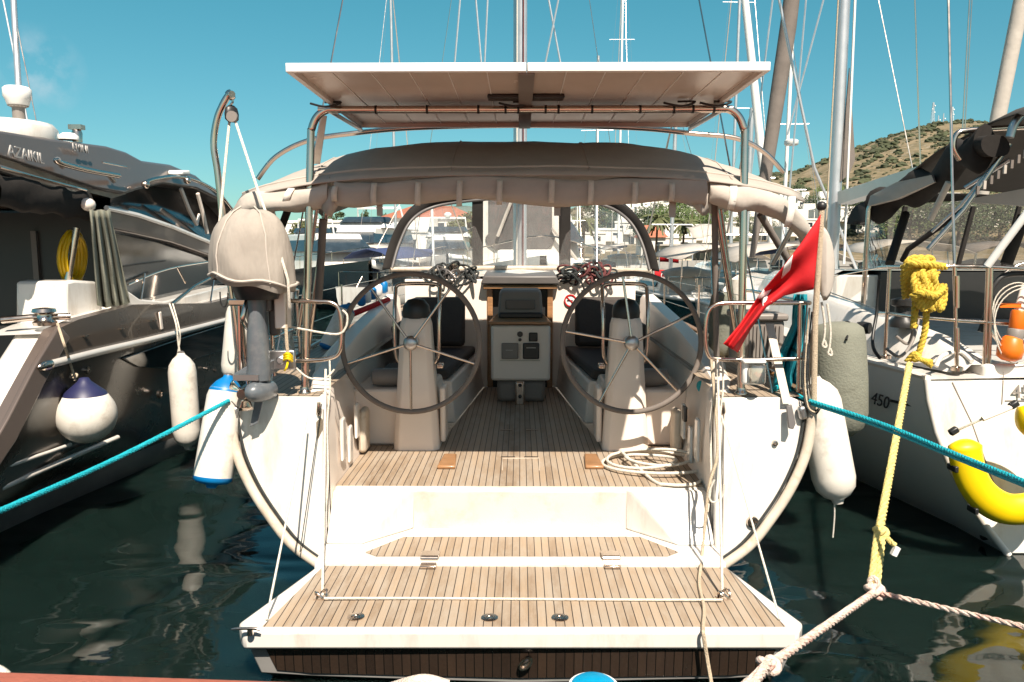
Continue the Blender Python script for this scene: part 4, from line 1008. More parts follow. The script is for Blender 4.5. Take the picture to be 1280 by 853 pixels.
# hull side: stations from the stern corner forward; top edge follows the photographed sheer
def rside(Y):
    t = max(0, (Y - 9.5) / 9.5); cl = t ** 1.8
    xt = interp([(6.1, 3.46), (6.4, 3.44), (7.2, 3.22), (8, 3.10), (9.5, 3.0)], Y)
    zt = interp([(6.1, 1.40), (7.2, 1.44), (9, 1.50), (14, 1.65), (19, 1.95)], Y)
    xw = interp([(6.1, 4.10), (7, 3.92), (8.5, 3.63), (10, 3.45)], Y)
    X = lambda x: x + (RC - x) * min(cl, 1)
    prof = []
    for f in (0, .12, .3, .5, .7, .85, 1.0):
        x = xt + (xw - xt) * (f ** 1.9); z = zt * (1 - f)
        prof.append(V((X(x), Y - .28 * f * max(0, 1 - (Y - 6.4) / 4) * 0, z)))
    prof.append(V((X(xw + .35), Y, -.3)))
    return prof
def stern_shift(p):           # transom rakes: the foot stands further aft than the deck edge
    return p
rs_ = [rside(Y) for Y in (6.42, 6.8, 7.2, 7.8, 8.5, 9.5, 11, 13, 15, 17, 18.4, 19)]
st0 = [V((p.x - .02, p.y - .30 * (1 - p.z / 1.42), p.z)) for p in rs_[0]]
rs_[0] = st0
mirr = lambda p: V((2 * RC - p.x, p.y, p.z))
r(MB().grid(rs_), 'hull', 'gelw', sharp=60)
r(MB().grid([[mirr(p) for p in q] for q in rs_]), 'hull_side', 'gel', sharp=60)
tpoly = st0[:7] + [mirr(p) for p in reversed(st0[:7])]
r(MB().prism([p + V((0, .015, 0)) for p in tpoly], (0, .05, 0)), 'transom', 'gel', bevel=.012)
r(MB().tube([p + V((.01, -.005, 0)) for p in st0[:7]], .03, 8), 'stern_edge', 'gel', sharp=60)
r(MB().grid([[V((p[0].x, p[0].y, p[0].z)), V((RC, p[0].y, p[0].z + .05)), mirr(p[0])] for p in rs_]), 'deck', 'gel')
r(MB().tube([p[0] + V((.02, 0, .015)) for p in rs_], .028, 6), 'toe_rail', 'gel2')
# hull stripes and lettering
def on_side(px, py):
    d = ray(px, py); best = None
    for Y in [6.3 + .05 * i for i in range(90)]:
        p = at(px, py, Y); pr = rside(Y)
        for a, c in zip(pr, pr[1:]):
            if c.z <= p.z <= a.z:
                u = (a.z - p.z) / max(a.z - c.z, 1e-6); x = a.x + (c.x - a.x) * u
                e = abs(x - p.x)
                if best is None or e < best[0]: best = (e, V((x, Y, p.z)))
    return best[1]
a, c = on_side(1094, 498), on_side(1114, 505)
text_part('number_lettering', '450', .155, (a + c) / 2 + V((-.03, 0, 0)), c - a, V((.12, 0, 1)), M['text_k'], RY, ext=.003)
a, c = on_side(1114, 501), on_side(1144, 508)
r(MB().prism([a + V((-.006, 0, .012)), c + V((-.006, 0, .012)), c + V((-.006, 0, -.012)), a + V((-.006, 0, -.012))], (-.006, 0, 0)), 'hull_stripe', 'text_k')
a, c = on_side(1062, 490), on_side(1088, 497)
text_part('maker_lettering', 'CRUISER', .085, (a + c) / 2 + V((-.03, 0, 0)), c - a, V((.12, 0, 1)), M['mgrey'], RY, ext=.002)
for (p0, p1, h) in (((1060, 596), (1140, 632), .07), ((1062, 612), (1155, 645), .02)):
    pts = [on_side(p0[0] + (p1[0] - p0[0]) * t / 4, p0[1] + (p1[1] - p0[1]) * t / 4) for t in range(5)]
    r(MB().grid([[q + V((-.008, 0, h / 2)), q + V((-.004 + h * .25, 0, -h / 2))] for q in pts]), 'hull_stripe', 'black', solid=.006)
p = on_side(1135, 481); r(MB().box(p + V((-.01, 0, 0)), (.03, .05, .02)), 'hull_vent', 'black')
def on_transom(px, py):
    best = None
    for Y in [6.0 + .01 * i for i in range(60)]:
        p = at(px, py, Y); yt = 6.42 - .30 * (1 - p.z / 1.42) + .015
        e = abs(yt - Y)
        if best is None or e < best[0]: best = (e, p)
    return best[1]
p = on_transom(1272, 490); text_part('number_lettering', '450', .16, p + V((.06, -.02, 0)), (1, 0, 0), V((0, .2, 1)), M['mgrey'], RY, ext=.002)
p = on_transom(1272, 501); r(MB().box(p + V((.1, -.008, 0)), (.42, .006, .008)), 'transom_line', 'mgrey')
a = [on_transom(*q) + V((0, -.004, 0)) for q in ((1190, 478), (1215, 530), (1240, 600), (1262, 640))]
r(MB().tube(a, .006, 5), 'transom_seam', 'mgrey')
a = on_transom(1254, 465); c = on_transom(1252, 505); r(MB().tube([a + V((0, -.006, 0)), c + V((0, -.006, 0))], .004, 5), 'transom_seam', 'mgrey')
# open rust-dark drain recess low on the quarter
p = on_side(1245, 668); r(MB().box(p + V((-.01, 0, 0)), (.05, .22, .10), Matrix.Rotation(R(-20), 3, 'X')), 'exhaust_outlet', 'black', bevel=.03)
# cockpit coamings, coachroof
for s in (-1, 1):
    mx = lambda x: x if s < 0 else 2 * RC - x
    rows = []
    for Y, zt in ((6.55, 1.52), (7.0, 1.70), (7.8, 1.83), (9.0, 1.95), (10.5, 2.05)):
        xo = rside(Y)[0].x + .42
        rows.append([V((mx(xo - .12), Y, 1.45)), V((mx(xo), Y, zt - .05)), V((mx(xo + .05), Y, zt)), V((mx(xo + .25), Y, zt)), V((mx(xo + .28), Y, 1.0))])
    r(MB().grid(rows), 'coaming', 'gel', sharp=40)
r(MB().span((RC - 1.6, 6.5, 1.40), (RC + 1.6, 6.8, 1.53)), 'aft_bench', 'gel', bevel=.03)
r(MB().span((RC - .75, 10.3, 1.3), (RC + 1.3, 10.5, 2.2)), 'bulkhead', 'black')
r(MB().span((RC - 1.5, 10.38, 1.4), (RC + 1.5, 10.44, 2.16)), 'coachroof_face', 'gel', bevel=.02)
r(MB().grid([[V((RC - 1.45 * k, Y, 1.5)), V((RC - 1.3 * k, Y, z - .1)), V((RC - 1.1 * k, Y, z)), V((RC + 1.1 * k, Y, z)), V((RC + 1.3 * k, Y, z - .1)), V((RC + 1.45 * k, Y, 1.5))] for Y, k, z in ((10.4, 1.1, 2.22), (12, 1.05, 2.2), (14, .85, 2.12), (16, .5, 1.75))]), 'coachroof', 'gel', sharp=40)
p = at(1130, 388, 7.3); r(MB().lathe([(.12, -.16), (.12, -.10), (.08, -.07), (.08, .03), (.12, .05), (.12, .10), (.05, .12)], p, n=18), 'winch', 'black')
p = at(1112, 402, 7.0); r(MB().lathe([(.05, -.05), (.06, 0), (.05, .06)], at(1079, 410, 6.9), (1, -1, 0), 12), 'deck_block', 'black')
# pushpit rails
YR = 6.55
top = [at(1098, 335, 7.35), at(1111, 334, 7.1), at(1140, 334, YR), at(1200, 333, YR), at(1240, 334, YR), at(1300, 337, YR), at(1400, 342, YR)]
r(MB().tube(top, .018, 8), 'pushpit', 'steel'); 
mid = [at(1098, 392, 7.35), at(1110, 392, 7.1), at(1140, 396, YR), at(1200, 401, YR), at(1258, 405, YR), at(1400, 412, YR)]
r(MB().tube(mid, .016, 8), 'pushpit_rail', 'steel')
for (a, c, Y) in (((1112, 335), (1106, 447), 7.1), ((1193, 333), (1196, 458), YR), ((1235, 334), (1230, 465), YR), ((1239, 334), (1236, 465), YR), ((1330, 335), (1330, 470), YR)):
    r(MB().tube([at(*a, Y), at(*c, Y)], .017, 8), 'post', 'steel')
for (a, c, Y) in (((1196, 345), (1196, 385), YR), ((1196, 410), (1196, 440), YR)):
    r(MB().tube([at(*a, Y - .02), at(*c, Y - .02)], .024, 8), 'turnbuckle', 'steel')
for (a, Y) in (((1107, 447), 7.1), ((1196, 462), YR), ((1233, 467), YR)):
    r(MB().lathe([(.05, -.01), (.05, .02), (.03, .03)], at(*a, Y), n=12), 'deck_flange', 'steel')
r(MB().tube([at(1098, 335, 7.35), V((3.2, 9, 2.1)), V((3.2, 12, 2.15))], .006, 5), 'lifeline', 'steel')
r(MB().tube([at(1000, 352, 9.6), at(1098, 388, 7.35)], .006, 5), 'lifeline', 'steel')
# bimini: charcoal canopy over tubes
rb = []
for Y, zo in ((6.4, .16), (6.6, .24), (7.0, .21), (7.8, .05), (8.6, -.16), (9.4, -.42)):
    row = []
    for i in range(13):
        u = -1 + 2 * i / 12
        row.append(V((RC + u * 1.42, Y, 3.62 + zo - .22 * abs(u) ** 3 + .02 * math.sin(u * 9 + Y * 3))))
    rb.append(row)
rbo = r(MB().grid(rb), 'bimini', 'canvas_k', solid=.012, sharp=60)
def rp(pts): return [at(*p) for p in pts]
# side edges of the canopy as photographed: long dark roll with sagging folds
sr = cr(rp([(1092, 255, 8.9), (1120, 248, 8.6), (1150, 236, 8.2), (1180, 216, 7.7), (1205, 196, 7.2), (1230, 180, 6.9)]), 6); rows = []
for i, p in enumerate(sr):
    rows.append([p + V((.10 * math.cos(a), 0, (.16 + .05 * math.sin(i * .7)) * math.sin(a) - .04 * math.sin(i * .5))) for a in [2 * math.pi * k / 12 for k in range(12)]])
r(MB().grid(rows, True).add(rows[0], [tuple(range(12))]).add(rows[-1], [tuple(range(12))]), 'rolled_curtain', 'canvas_d', rbo, sharp=70)
for (px, py) in ((1240, 183), (1249, 182)):
    p = at(px, py, 6.75); r(MB().lathe([(.075, 0), (.075, .35), (.06, .35), (.06, .02)], p, (.1, 1, .1), 16, 1.4), 'rolled_window', 'canvas_d', rbo)
r(MB().prism(rp([(1084, 258, 8.5), (1120, 249, 8.2), (1168, 228, 7.6), (1164, 219, 7.6), (1120, 228, 8.2), (1088, 245, 8.5)]), (.2, .25, .02)), 'canopy_patch', 'canvas_l', rbo)
r(MB().tube(cr(rp([(1200, 200, 7.0), (1192, 185, 7.0), (1196, 168, 7.0), (1215, 163, 7.0), (1300, 158, 7.0)]), 5), .025, 8), 'bow_tube', 'steel', rbo)
r(MB().tube(cr(rp([(1262, 172, 6.7), (1268, 155, 6.7), (1280, 142, 6.7), (1300, 134, 6.7)]), 5), .035, 8), 'bow_tube', 'steel_matt', rbo)
r(MB().tube(cr(rp([(1086, 268, 8.8), (1090, 250, 8.8), (1098, 246, 8.8)]), 4).__add__(rp([(1082, 335, 8.8)]))[::-1] if False else rp([(1078, 400, 8.9), (1086, 262, 8.8), (1090, 250, 8.8)]), .03, 8), 'canopy_leg', 'steel', rbo)
# ripple fringe under the rear edge
for k in range(9):
    p = at(1222 + k * 8.5, 238 - k * 6.5, 6.62)
    r(MB().box(p, (.022, .02, .07)), 'hanging_strap', 'canvas_l' if k % 3 == 1 else 'canvas_g', rbo)
r(MB().prism(rp([(1195, 252, 7.3), (1280, 236, 7.3), (1400, 236, 7.3), (1400, 262, 7.3), (1280, 258, 7.3)]), (0, .02, 0)), 'roof_window', 'canvas_l', rbo)
r(MB().prism(rp([(1165, 215, 6.9), (1285, 170, 6.6), (1400, 150, 6.6), (1400, 235, 6.7), (1280, 225, 6.7), (1200, 245, 7.0)]), (0, .02, 0)), 'underside_shade', 'canvas_d', rbo) if False else None
# diagonal tubes and struts
for pts, rad, mt in ((rp([(1160, 312, 6.9), (1205, 262, 6.9), (1262, 180, 6.8)]), .022, 'steel'), (rp([(1165, 290, 7.2), (1200, 258, 7.0), (1258, 186, 6.85)]), .014, 'steel_matt'), (rp([(1128, 326, 7.5), (1135, 312, 7.4), (1205, 262, 7.1)]), .026, 'canvas_d'),
                     (rp([(1112, 330, 8.0), (1132, 268, 8.6)]), .045, 'canvas_d'), (rp([(1163, 275, 7.6), (1186, 228, 7.4)]), .03, 'strap'), (rp([(1206, 235, 7.1), (1262, 200, 6.9)]), .02, 'steel_matt'), (rp([(1258, 330, 8), (1280, 270, 8)]), .06, 'canvas_d')):
    r(MB().tube(pts, rad, 8), 'canopy_strut', mt, rbo)
a, c = at(1234, 333, 6.45), at(1290, 258, 6.3)
r(MB().tube([a, c], .032, 8), 'white_strut', 'white', rbo)
# sprayhood with clear windows
shp = cr(rp([(1078, 330, 10.0), (1084, 285, 10.3), (1105, 262, 10.5), (1180, 252, 10.6), (1260, 255, 10.6), (1400, 262, 10.5), (1440, 335, 10.0)]), 6)
base = cr(rp([(1078, 336, 10.0), (1150, 334, 10.7), (1220, 334, 10.9), (1320, 336, 10.8), (1440, 338, 10.0)]), 9)
prw = []
for k in range(25):
    t = k / 24; a = lerp_line(base, t); c = lerp_line(shp, t); prw.append([a.lerp(c, u / 4) for u in range(5)])
sh_ = r(MB().grid([[p, p + V((0, -.04, .10)), p + V((0, .6, .14))] for p in shp[5:-5]]), 'sprayhood', 'canvas_d', solid=.012)
r(MB().grid(prw), 'hood_window', 'vinyl_g', sh_)
for px in (1120, 1205, 1262): r(MB().tube([at(px - 8, 334, 10.55), at(px + 12, 258, 10.45)], .035, 6), 'hood_seam', 'canvas_d', sh_)
# wheel and instruments glimpsed on the deck
pw = at(1290, 385, 7.1); r(MB().tube([pw + V((.42 * math.cos(t), 0, .42 * math.sin(t))) for t in [2 * math.pi * k / 40 for k in range(40)]], .016, 8, True).tube([pw + V((-.4, 0, .05)), pw + V((.4, 0, -.05))], .01, 6).tube([pw + V((0, 0, .4)), pw + V((0, 0, -.4))], .01, 6), 'steering_wheel', 'steel')
r(MB().tube(cr(rp([(1282, 342, 6.6), (1255, 345, 6.6), (1240, 362, 6.6), (1234, 390, 6.6), (1225, 415, 6.6)]), 6), .024, 8), 'flag_bracket', 'black')
r(MB().tube(cr(rp([(1099, 350, 7.2), (1096, 390, 7.2), (1091, 420, 7.1), (1092, 436, 7.0), (1100, 448, 6.9)]), 6), .016, 8), 'shore_cable', 'black')
r(MB().tube(cr(rp([(1120, 420, 7.0), (1135, 430, 7.0), (1142, 410, 7.0), (1145, 398, 7.0)]), 6), .014, 8), 'shore_cable', 'mgrey')
r(MB().tube(cr(rp([(1108, 436, 6.9), (1125, 446, 6.8), (1140, 428, 6.9), (1148, 400, 7.0)]), 6), .014, 8), 'shore_cable', 'mgrey')
r(MB().tube(cr(rp([(1170, 458, 6.5), (1178, 445, 6.55), (1200, 440, 6.7), (1215, 452, 6.55)]), 6), .02, 8), 'deck_handle', 'gel')
# mast with boom (grey slab) and furled sail strip
mp2 = at(1040, 330, 12.6)
mt2 = at(1055, 0, 12.6)
mvec = (mt2 - mp2)
m2 = r(MB().tube([mp2 - V((0, 0, .4)), mp2, mt2, mp2 + mvec * 4], .095, 14), 'mast', 'alu')
r(MB().tube([mp2 + V((.15, -.1, 0)), mt2 + V((.13, -.1, 0)), mp2 + mvec * 4 + V((.1, -.1, 0))], .02, 6), 'sail_track', 'white', m2)
r(MB().tube([mp2 + V((-.17, -.1, 0)), mt2 + V((-.13, -.1, 0)), mp2 + mvec * 4 + V((-.1, -.1, 0))], .012, 6), 'halyard', 'rope_t', m2)
r(MB().prism(rp([(1062, 85, 12.5), (1069, 200, 12.5), (1062, 217, 12.5), (1050, 228, 12.5)]), (0, .03, 0)), 'sail_strip', 'canvas_g', m2)
r(MB().add(rp([(1047, 240, 12.4), (1047, 256, 12.4), (1102, 238, 10.4), (1185, 210, 9.2), (1185, 196, 9.2), (1102, 222, 10.4)]) + [p + V((.22, 0, 0)) for p in rp([(1047, 240, 12.4), (1047, 256, 12.4), (1102, 238, 10.4), (1185, 210, 9.2), (1185, 196, 9.2), (1102, 222, 10.4)])],
           [(0, 1, 2, 5), (5, 2, 3, 4), (6, 11, 8, 7), (11, 10, 9, 8), (0, 5, 11, 6), (5, 4, 10, 11), (1, 7, 8, 2), (2, 8, 9, 3), (3, 9, 10, 4), (0, 6, 7, 1)]), 'boom', 'steel_matt', m2)
for pts, rad in ((rp([(1185, -20, 7.0), (1193, 335, 6.56)]), .012), (rp([(1213, -20, 8.5), (1203, 165, 8.5)]), .008), (rp([(1216, -20, 8.5), (1206, 165, 8.5)]), .006), (rp([(1094, -20, 12), (1145, 232, 11)]), .008), (rp([(1143, -20, 13), (1151, 225, 13)]), .012)):
    r(MB().tube(pts, rad, 6), 'backstay', 'steel', m2)
# ------------------------------------------------------------------ loose things around the stern
def one(mb, name, mat, label, cat, group=None, **k):
    return tag(mb.build(name, M[mat], None, **k), label, cat, group)

# outboard motor with its cover, clamped to the port pushpit
YO = 5.32
OB = thing('outboard_motor', 'grey outboard motor under a beige canvas hood, clamped to the stern rail', 'outboard motor', at(318, 520, YO))
cx = at(318, 300, YO)
rows = []
outl = [(262, 266, 366, 0), (274, 0, 0, 0)]
cov = [(262, 299, 327), (267, 287, 343), (275, 277, 352), (287, 270, 360), (302, 266, 364), (318, 264, 367), (332, 264, 369), (343, 266, 370), (348, 271, 365)]
rows = []
for j, (y, xl, xr) in enumerate(cov):
    a, c = at(xl, y, YO), at(xr, y + 2.2 * j, YO); ce = (a + c) / 2; hw = (c - a).length / 2
    row = []
    for k in range(40):
        t = 2 * math.pi * k / 40
        ww = 1 + .07 * noise.noise(V((math.cos(t) * 2.2, math.sin(t) * 2.2, y * .05))) + (.055 * math.sin(t * 7 + j * .35 + 2.2 * math.sin(t * 2)) * max(0, (j - 2.5) / 6) ** 1.3)
        row.append(V((ce.x + hw * math.cos(t) * ww, YO + min(hw * .85, .30) * math.sin(t) * ww, a.z + (c.z - a.z) * (.5 + .5 * math.cos(t)) + .015 * math.sin(t * 5 + j))))
    rows.append(row)
cov_o = MB().grid(rows, True).add(rows[0], [tuple(range(40))]).build('motor_cover', M['canvas_f'], OB, sharp=80, sub=1)
MB().tube([p + V((0, 0, .012)) for p in rows[-2]], .011, 6, True).build('drawstring', M['canvas_l'], OB)
for k_ in (26, 34): MB().tube([r_[k_] + (r_[k_] - cx).normalized() * .003 for r_ in rows[:-1]], .006, 5).build('cover_seam', M['canvas_l'], OB)
MB().lathe([(.14, 0), (.17, .08), (.17, .16)], at(322, 374, YO), n=18).build('motor_cowl', M['black'], OB)
lg = []
for (px, py, hw_, hd) in ((321, 366, 11, .085), (322, 400, 11, .085), (322, 420, 13, .085), (323, 440, 14, .085), (324, 460, 15, .08), (322, 475, 16, .08)):
    c = at(px, py, YO); h_ = hw_ * YO / F
    lg.append([c + V((h_ * math.cos(t), hd * math.sin(t), 0)) for t in [2 * math.pi * k / 16 for k in range(16)]])
MB().grid(lg, True).build('motor_leg', M['ob'], OB, sharp=60)
a = at(294, 469, YO); 
MB().prism([at(293, 467, YO), at(318, 452, YO), at(338, 452, YO), at(338, 469, YO), at(293, 469, YO)], (0, .14, 0)).build('cavitation_plate', M['ob'], OB, bevel=.012)
MB().span(at(291, 469, YO - .10), at(339, 468, YO + .18)).build('plate_edge', M['steel_matt'], OB)
MB().lathe([(.03, -.16), (.07, -.10), (.078, 0), (.07, .10), (.03, .16)], at(327, 489, YO), (.25, 1, -.1), 16).build('gear_case', M['ob'], OB)
MB().prism([at(312, 472, YO), at(336, 472, YO), at(334, 498, YO), at(318, 500, YO)], (0, .06, 0)).build('skeg_strut', M['ob'], OB, bevel=.012)
prp = MB(); pc = at(307, 492, YO - .06)
for k in range(3):
    t = 2 * math.pi * k / 3 + .5
    prp.grid([[pc + V((r_ * math.cos(t + w_ * .35), w_ * .03, r_ * math.sin(t + w_ * .35))) for w_ in (-1, -.4, .4, 1)] for r_ in (.02, .06, .10, .125)])
prp.lathe([(.035, -.05), (.04, .05)], pc, (.25, 1, 0), 12).build('propeller', M['steel'], OB, solid=.006)
MB().prism([at(318, 500, YO), at(329, 500, YO), at(322, 530, YO), at(312, 534, YO)], (0, .02, 0)).build('skeg', M['ob'], OB, bevel=.006)
MB().box(at(333, 378, YO + .08), (.10, .14, .12)).box(at(343, 395, YO + .1), (.07, .06, .28)).build('steering_bracket', M['dgrey'], OB, bevel=.015)
MB().box(at(353, 375, YO + .1), (.08, .14, .40)).build('motor_bracket', M['gel2'], OB, bevel=.01)
MB().box(at(352, 450, YO + .1), (.20, .04, .14)).lathe([(.035, 0), (.03, .04)], at(352, 450, YO + .08), (0, -1, 0), 14).build('clamp_plate', M['steel_matt'], OB, bevel=.01)
MB().tube(cr([at(310, 372, YO), at(305, 390, YO - .05), at(304, 402, YO - .05), at(312, 412, YO)], 5), .018, 8).build('lift_handle', M['steel'], OB)
for px in (299, 322): MB().tube([at(px, 376, YO + .12), at(px + (6 if px > 310 else 2), 470, YO + .14)], .020, 8).build('mount_post', M['steel'], OB)
MB().box(at(305, 378, YO + .12), (.22, .05, .05)).build('mount_bar', M['steel'], OB, bevel=.01)
# hanging wire hook between
one(MB().tube(cr([at(275, 365, 5.9), at(276, 378, 5.9), at(280, 384, 5.9), at(284, 378, 5.9), at(285, 366, 5.9)], 5), .006, 6), 'wire_hook', 'black', 'small black wire hook hanging below the canvas hood of the outboard', 'hook')

# davit crane
DV = thing('davit_crane', 'curved stainless davit crane rising above the outboard motor', 'davit', at(300, 470, 5.9))
YD = 5.75
dp = cr([at(302, 470, YD), at(295, 400, YD), at(284, 330, YD), at(278, 270, YD), at(272, 215, YD), at(267, 180, YD), at(271, 150, YD), at(279, 130, YD), at(286, 119, YD), at(290, 118, YD - .05)], 6)
MB().tube(dp, .025, 10).build('crane_arm', M['steel'], DV)
MB().lathe([(.035, -.02), (.04, 0), (.035, .02)], at(288, 119, YD), (1, 0, .6), 12).build('arm_cap', M['steel'], DV)
MB().tube(cr([at(289, 120, YD), at(291, 127, YD), at(288, 132, YD), at(290, 137, YD)], 4), .010, 6).build('shackle', M['steel'], DV)
bk = MB().lathe([(.030, 0), (.052, .02), (.055, .06), (.045, .10), (.02, .12)], at(290, 153, YD), n=14, squash=.5).build('pulley_block', M['black'], DV)
MB().lathe([(.04, -.012), (.04, .012)], at(290, 146, YD - .03), (0, 1, 0), 14).build('sheave', M['mgrey'], DV)
one(MB().tube([at(287, 150, YD), at(281, 210, YD - .1), at(272, 305, YD - .3)], .010, 6), 'hoist_rope', 'rope', 'white hoist rope dropping straight from the davit block past the dark motor yacht', 'rope')
one(MB().tube([at(293, 148, YD), at(323, 240, YD - .25), at(345, 300, YD - .5), at(360, 350, YD - .6), at(362, 385, YD - .5)], .010, 6), 'hoist_rope', 'rope', 'white hoist rope slanting from the davit block across the beige outboard hood', 'rope')

# flag on a staff at the starboard pushpit
YF = 5.40
FP = thing('flag_staff', 'weathered wooden flag staff lashed to the right stern rail', 'flagpole', at(1016, 505, YF))
MB().tube([at(1017, 520, YF), at(1019, 400, YF), at(1027, 262, YF)], .022, 8).build('pole', M['rope_t'], FP)
MB().ball(at(1027, 258, YF), .035).build('finial', M['black'], FP)
FLG = thing('flag', 'red flag with white crescent and star, drooping from the wooden staff', 'flag', at(960, 445, YF))
uT = [(1026, 268), (1000, 306), (975, 338), (948, 370), (925, 405), (904, 430)]; lT = [(1017, 362), (1000, 365), (980, 370), (958, 384), (938, 412), (922, 441)]
def flagpt(u, v, off=0):
    f = u * 5; i = min(int(f), 4); t = f - i
    a = V((*uT[i], 0)).lerp(V((*uT[i + 1], 0)), t); c = V((*lT[i], 0)).lerp(V((*lT[i + 1], 0)), t); q = a.lerp(c, v)
    return at(q.x, q.y, YF - .02 + off - .09 * math.sin(u * 7 + v * 3.0) * (.3 + u) - .05 * math.sin(v * 9 + u * 2) * (.25 + u))
MB().grid([[flagpt(u / 40, v / 24) for v in range(25)] for u in range(41)]).build('cloth', M['red'], FLG, solid=.004, sharp=80)
fp_ = [(.26, .0), (.36, .0), (.39, .26), (.30, .36)]
def patch(name, pts, n=8):
    rows = []
    for i in range(n + 1):
        a = (pts[0][0] + (pts[1][0] - pts[0][0]) * i / n, pts[0][1] + (pts[1][1] - pts[0][1]) * i / n)
        c = (pts[3][0] + (pts[2][0] - pts[3][0]) * i / n, pts[3][1] + (pts[2][1] - pts[3][1]) * i / n)
        rows.append([flagpt(a[0] + (c[0] - a[0]) * j / n, a[1] + (c[1] - a[1]) * j / n, -.008) for j in range(n + 1)])
    MB().grid(rows).build(name, M['flagw'], FLG, solid=.003, sharp=80)
patch('crescent', [(.27, .02), (.36, .02), (.40, .33), (.31, .33)])
sp_ = []
_cand = [(flagpt(u / 60, v / 40), u / 60, v / 40) for u in range(61) for v in range(41)]
def on_flag(px, py):
    d = ray(px, py).normalized()
    return min(_cand, key=lambda q: ((q[0] - CAM) - d * (q[0] - CAM).dot(d)).length)[1:]
for k in range(10):
    t = math.pi * 2 * k / 10 + .5; rr_ = (13 if k % 2 == 0 else 5.5)
    sp_.append(on_flag(955 + rr_ * math.cos(t) * .9, 371 + rr_ * math.sin(t)))
sv = [flagpt(*on_flag(955, 371), -.012)] + [flagpt(a, c, -.012) for a, c in sp_]
MB().add(sv, [(0, 1 + k, 1 + (k + 1) % 10) for k in range(10)]).build('star', M['flagw'], FLG, solid=.003)

# fenders ------------------------------------------------------------
def cyl_fender(a, c, r, label, body, caps=None, group=None, taper=1.0, n=20):
    a = V(a); c = V(c); ax = (c - a); Ln = ax.length
    t = thing('fender', label, 'fender', c, group)
    prof = [(r * .22, 0), (r * .30, .03 * Ln), (r * .62, .07 * Ln), (r * .9, .13 * Ln), (r, .20 * Ln), (r * taper, .80 * Ln), (r * .9 * taper, .88 * Ln), (r * .6 * taper, .94 * Ln), (r * .3, .965 * Ln), (r * .22, Ln)]
    if caps is None:
        MB().lathe(prof, a, ax, n).build('body', M[body], t)
    else:
        MB().lathe([(r * .88, .125 * Ln), (r, .20 * Ln), (r * taper, .80 * Ln), (r * taper, .905 * Ln)], a, ax, n).build('body', M[body], t)
        MB().lathe(prof[:4] + [(r * .93, .15 * Ln)], a, ax, n).build('end_cap', M[caps], t)
        MB().lathe([(r * 1.01 * taper, .90 * Ln), (r * taper, .93 * Ln), (r * .8 * taper, .955 * Ln), (r * .35, .97 * Ln), (r * .25, Ln)], a, ax, n).build('end_cap', M[caps], t)
    MB().lathe([(r * .12, -.01), (r * .25, .0), (r * .25, .02), (r * .12, .03)], a, ax, 10).build('eyelet', M['dgrey'], t)
    return t
YB = 6.75
bf = thing('ball_fender', 'round white ball fender with navy top hanging on the dark motor yacht', 'fender', at(108, 556, YB))
rB = 36 * YB / F; cB = at(108, 519, YB)
MB().lathe([(rB * math.sin(t), -rB * math.cos(t)) for t in [math.pi * k / 16 * .66 for k in range(17)]] + [(rB * .66, rB * .82)], cB, n=28).build('body', M['fender'], bf)
MB().lathe([(rB * .80, rB * .56), (rB * .67, rB * .83), (rB * .42, rB * 1.04), (rB * .22, rB * 1.22), (rB * .15, rB * 1.34), (rB * .05, rB * 1.36)], cB, n=28).build('navy_cap', M['fendcap'], bf)
def rope(pts, r, mat, label, cat='rope', name='rope', group=None, n=6, smooth=6):
    return one(MB().tube(cr(pts, smooth), r, n), name, mat, label, cat, group)
def knot(c, r, tr, mat, parent):
    P = []
    for k in range(40):
        t = 2 * math.pi * k / 40; 
        P.append(V(c) + V(((1.6 + math.cos(3 * t)) * math.cos(2 * t), (1.6 + math.cos(3 * t)) * math.sin(2 * t) * .8, math.sin(3 * t) * 1.3)) * r)
    return MB().tube(P, tr, 7, True).build('knot', M[mat], parent)
ro = rope([at(72, 405, 6.70), at(80, 430, 6.5), at(88, 455, YB), at(94, 476, YB)], .012, 'rope_t', 'short tan rope holding the round ball fender to the cleat of the dark yacht', name='fender_rope')
knot(at(92, 470, YB), .012, .010, 'rope_t', ro)
YC = 8.4
cyl_fender(at(226, 440, YC), at(235, 562, YC), .149, 'slim white fender hanging on the dark motor yacht hull, right of the ball fender', 'fender')
one(MB().tube(cr([at(212, 380, 8.6), at(220, 405, 8.4), at(223, 430, YC), at(226, 446, YC)], 5), .010, 6).tube(cr([at(216, 380, 8.6), at(224, 410, 8.4), at(225, 425, YC), at(221, 448, YC)], 5), .008, 6), 'fender_rope', 'rope', 'doubled white rope holding the slim fender to the dark yacht rail', 'rope')
# big white fender with blue ends on the port quarter
cyl_fender(at(286, 468, 5.5), at(264, 610, 5.32), .128, 'large white fender with blue ends tied to the left quarter of the middle yacht', 'fender', 'fendblue', None, 1.05)
cyl_fender(at(300, 372, 6.4), at(290, 478, 6.35), .10, 'narrow white fender standing behind the stainless legs of the outboard mount', 'fender')
cyl_fender(at(437, 380, 8.0), at(408, 440, 7.8), .10, 'white fender with blue ends lying along the left side deck', 'fender', 'fendblue')
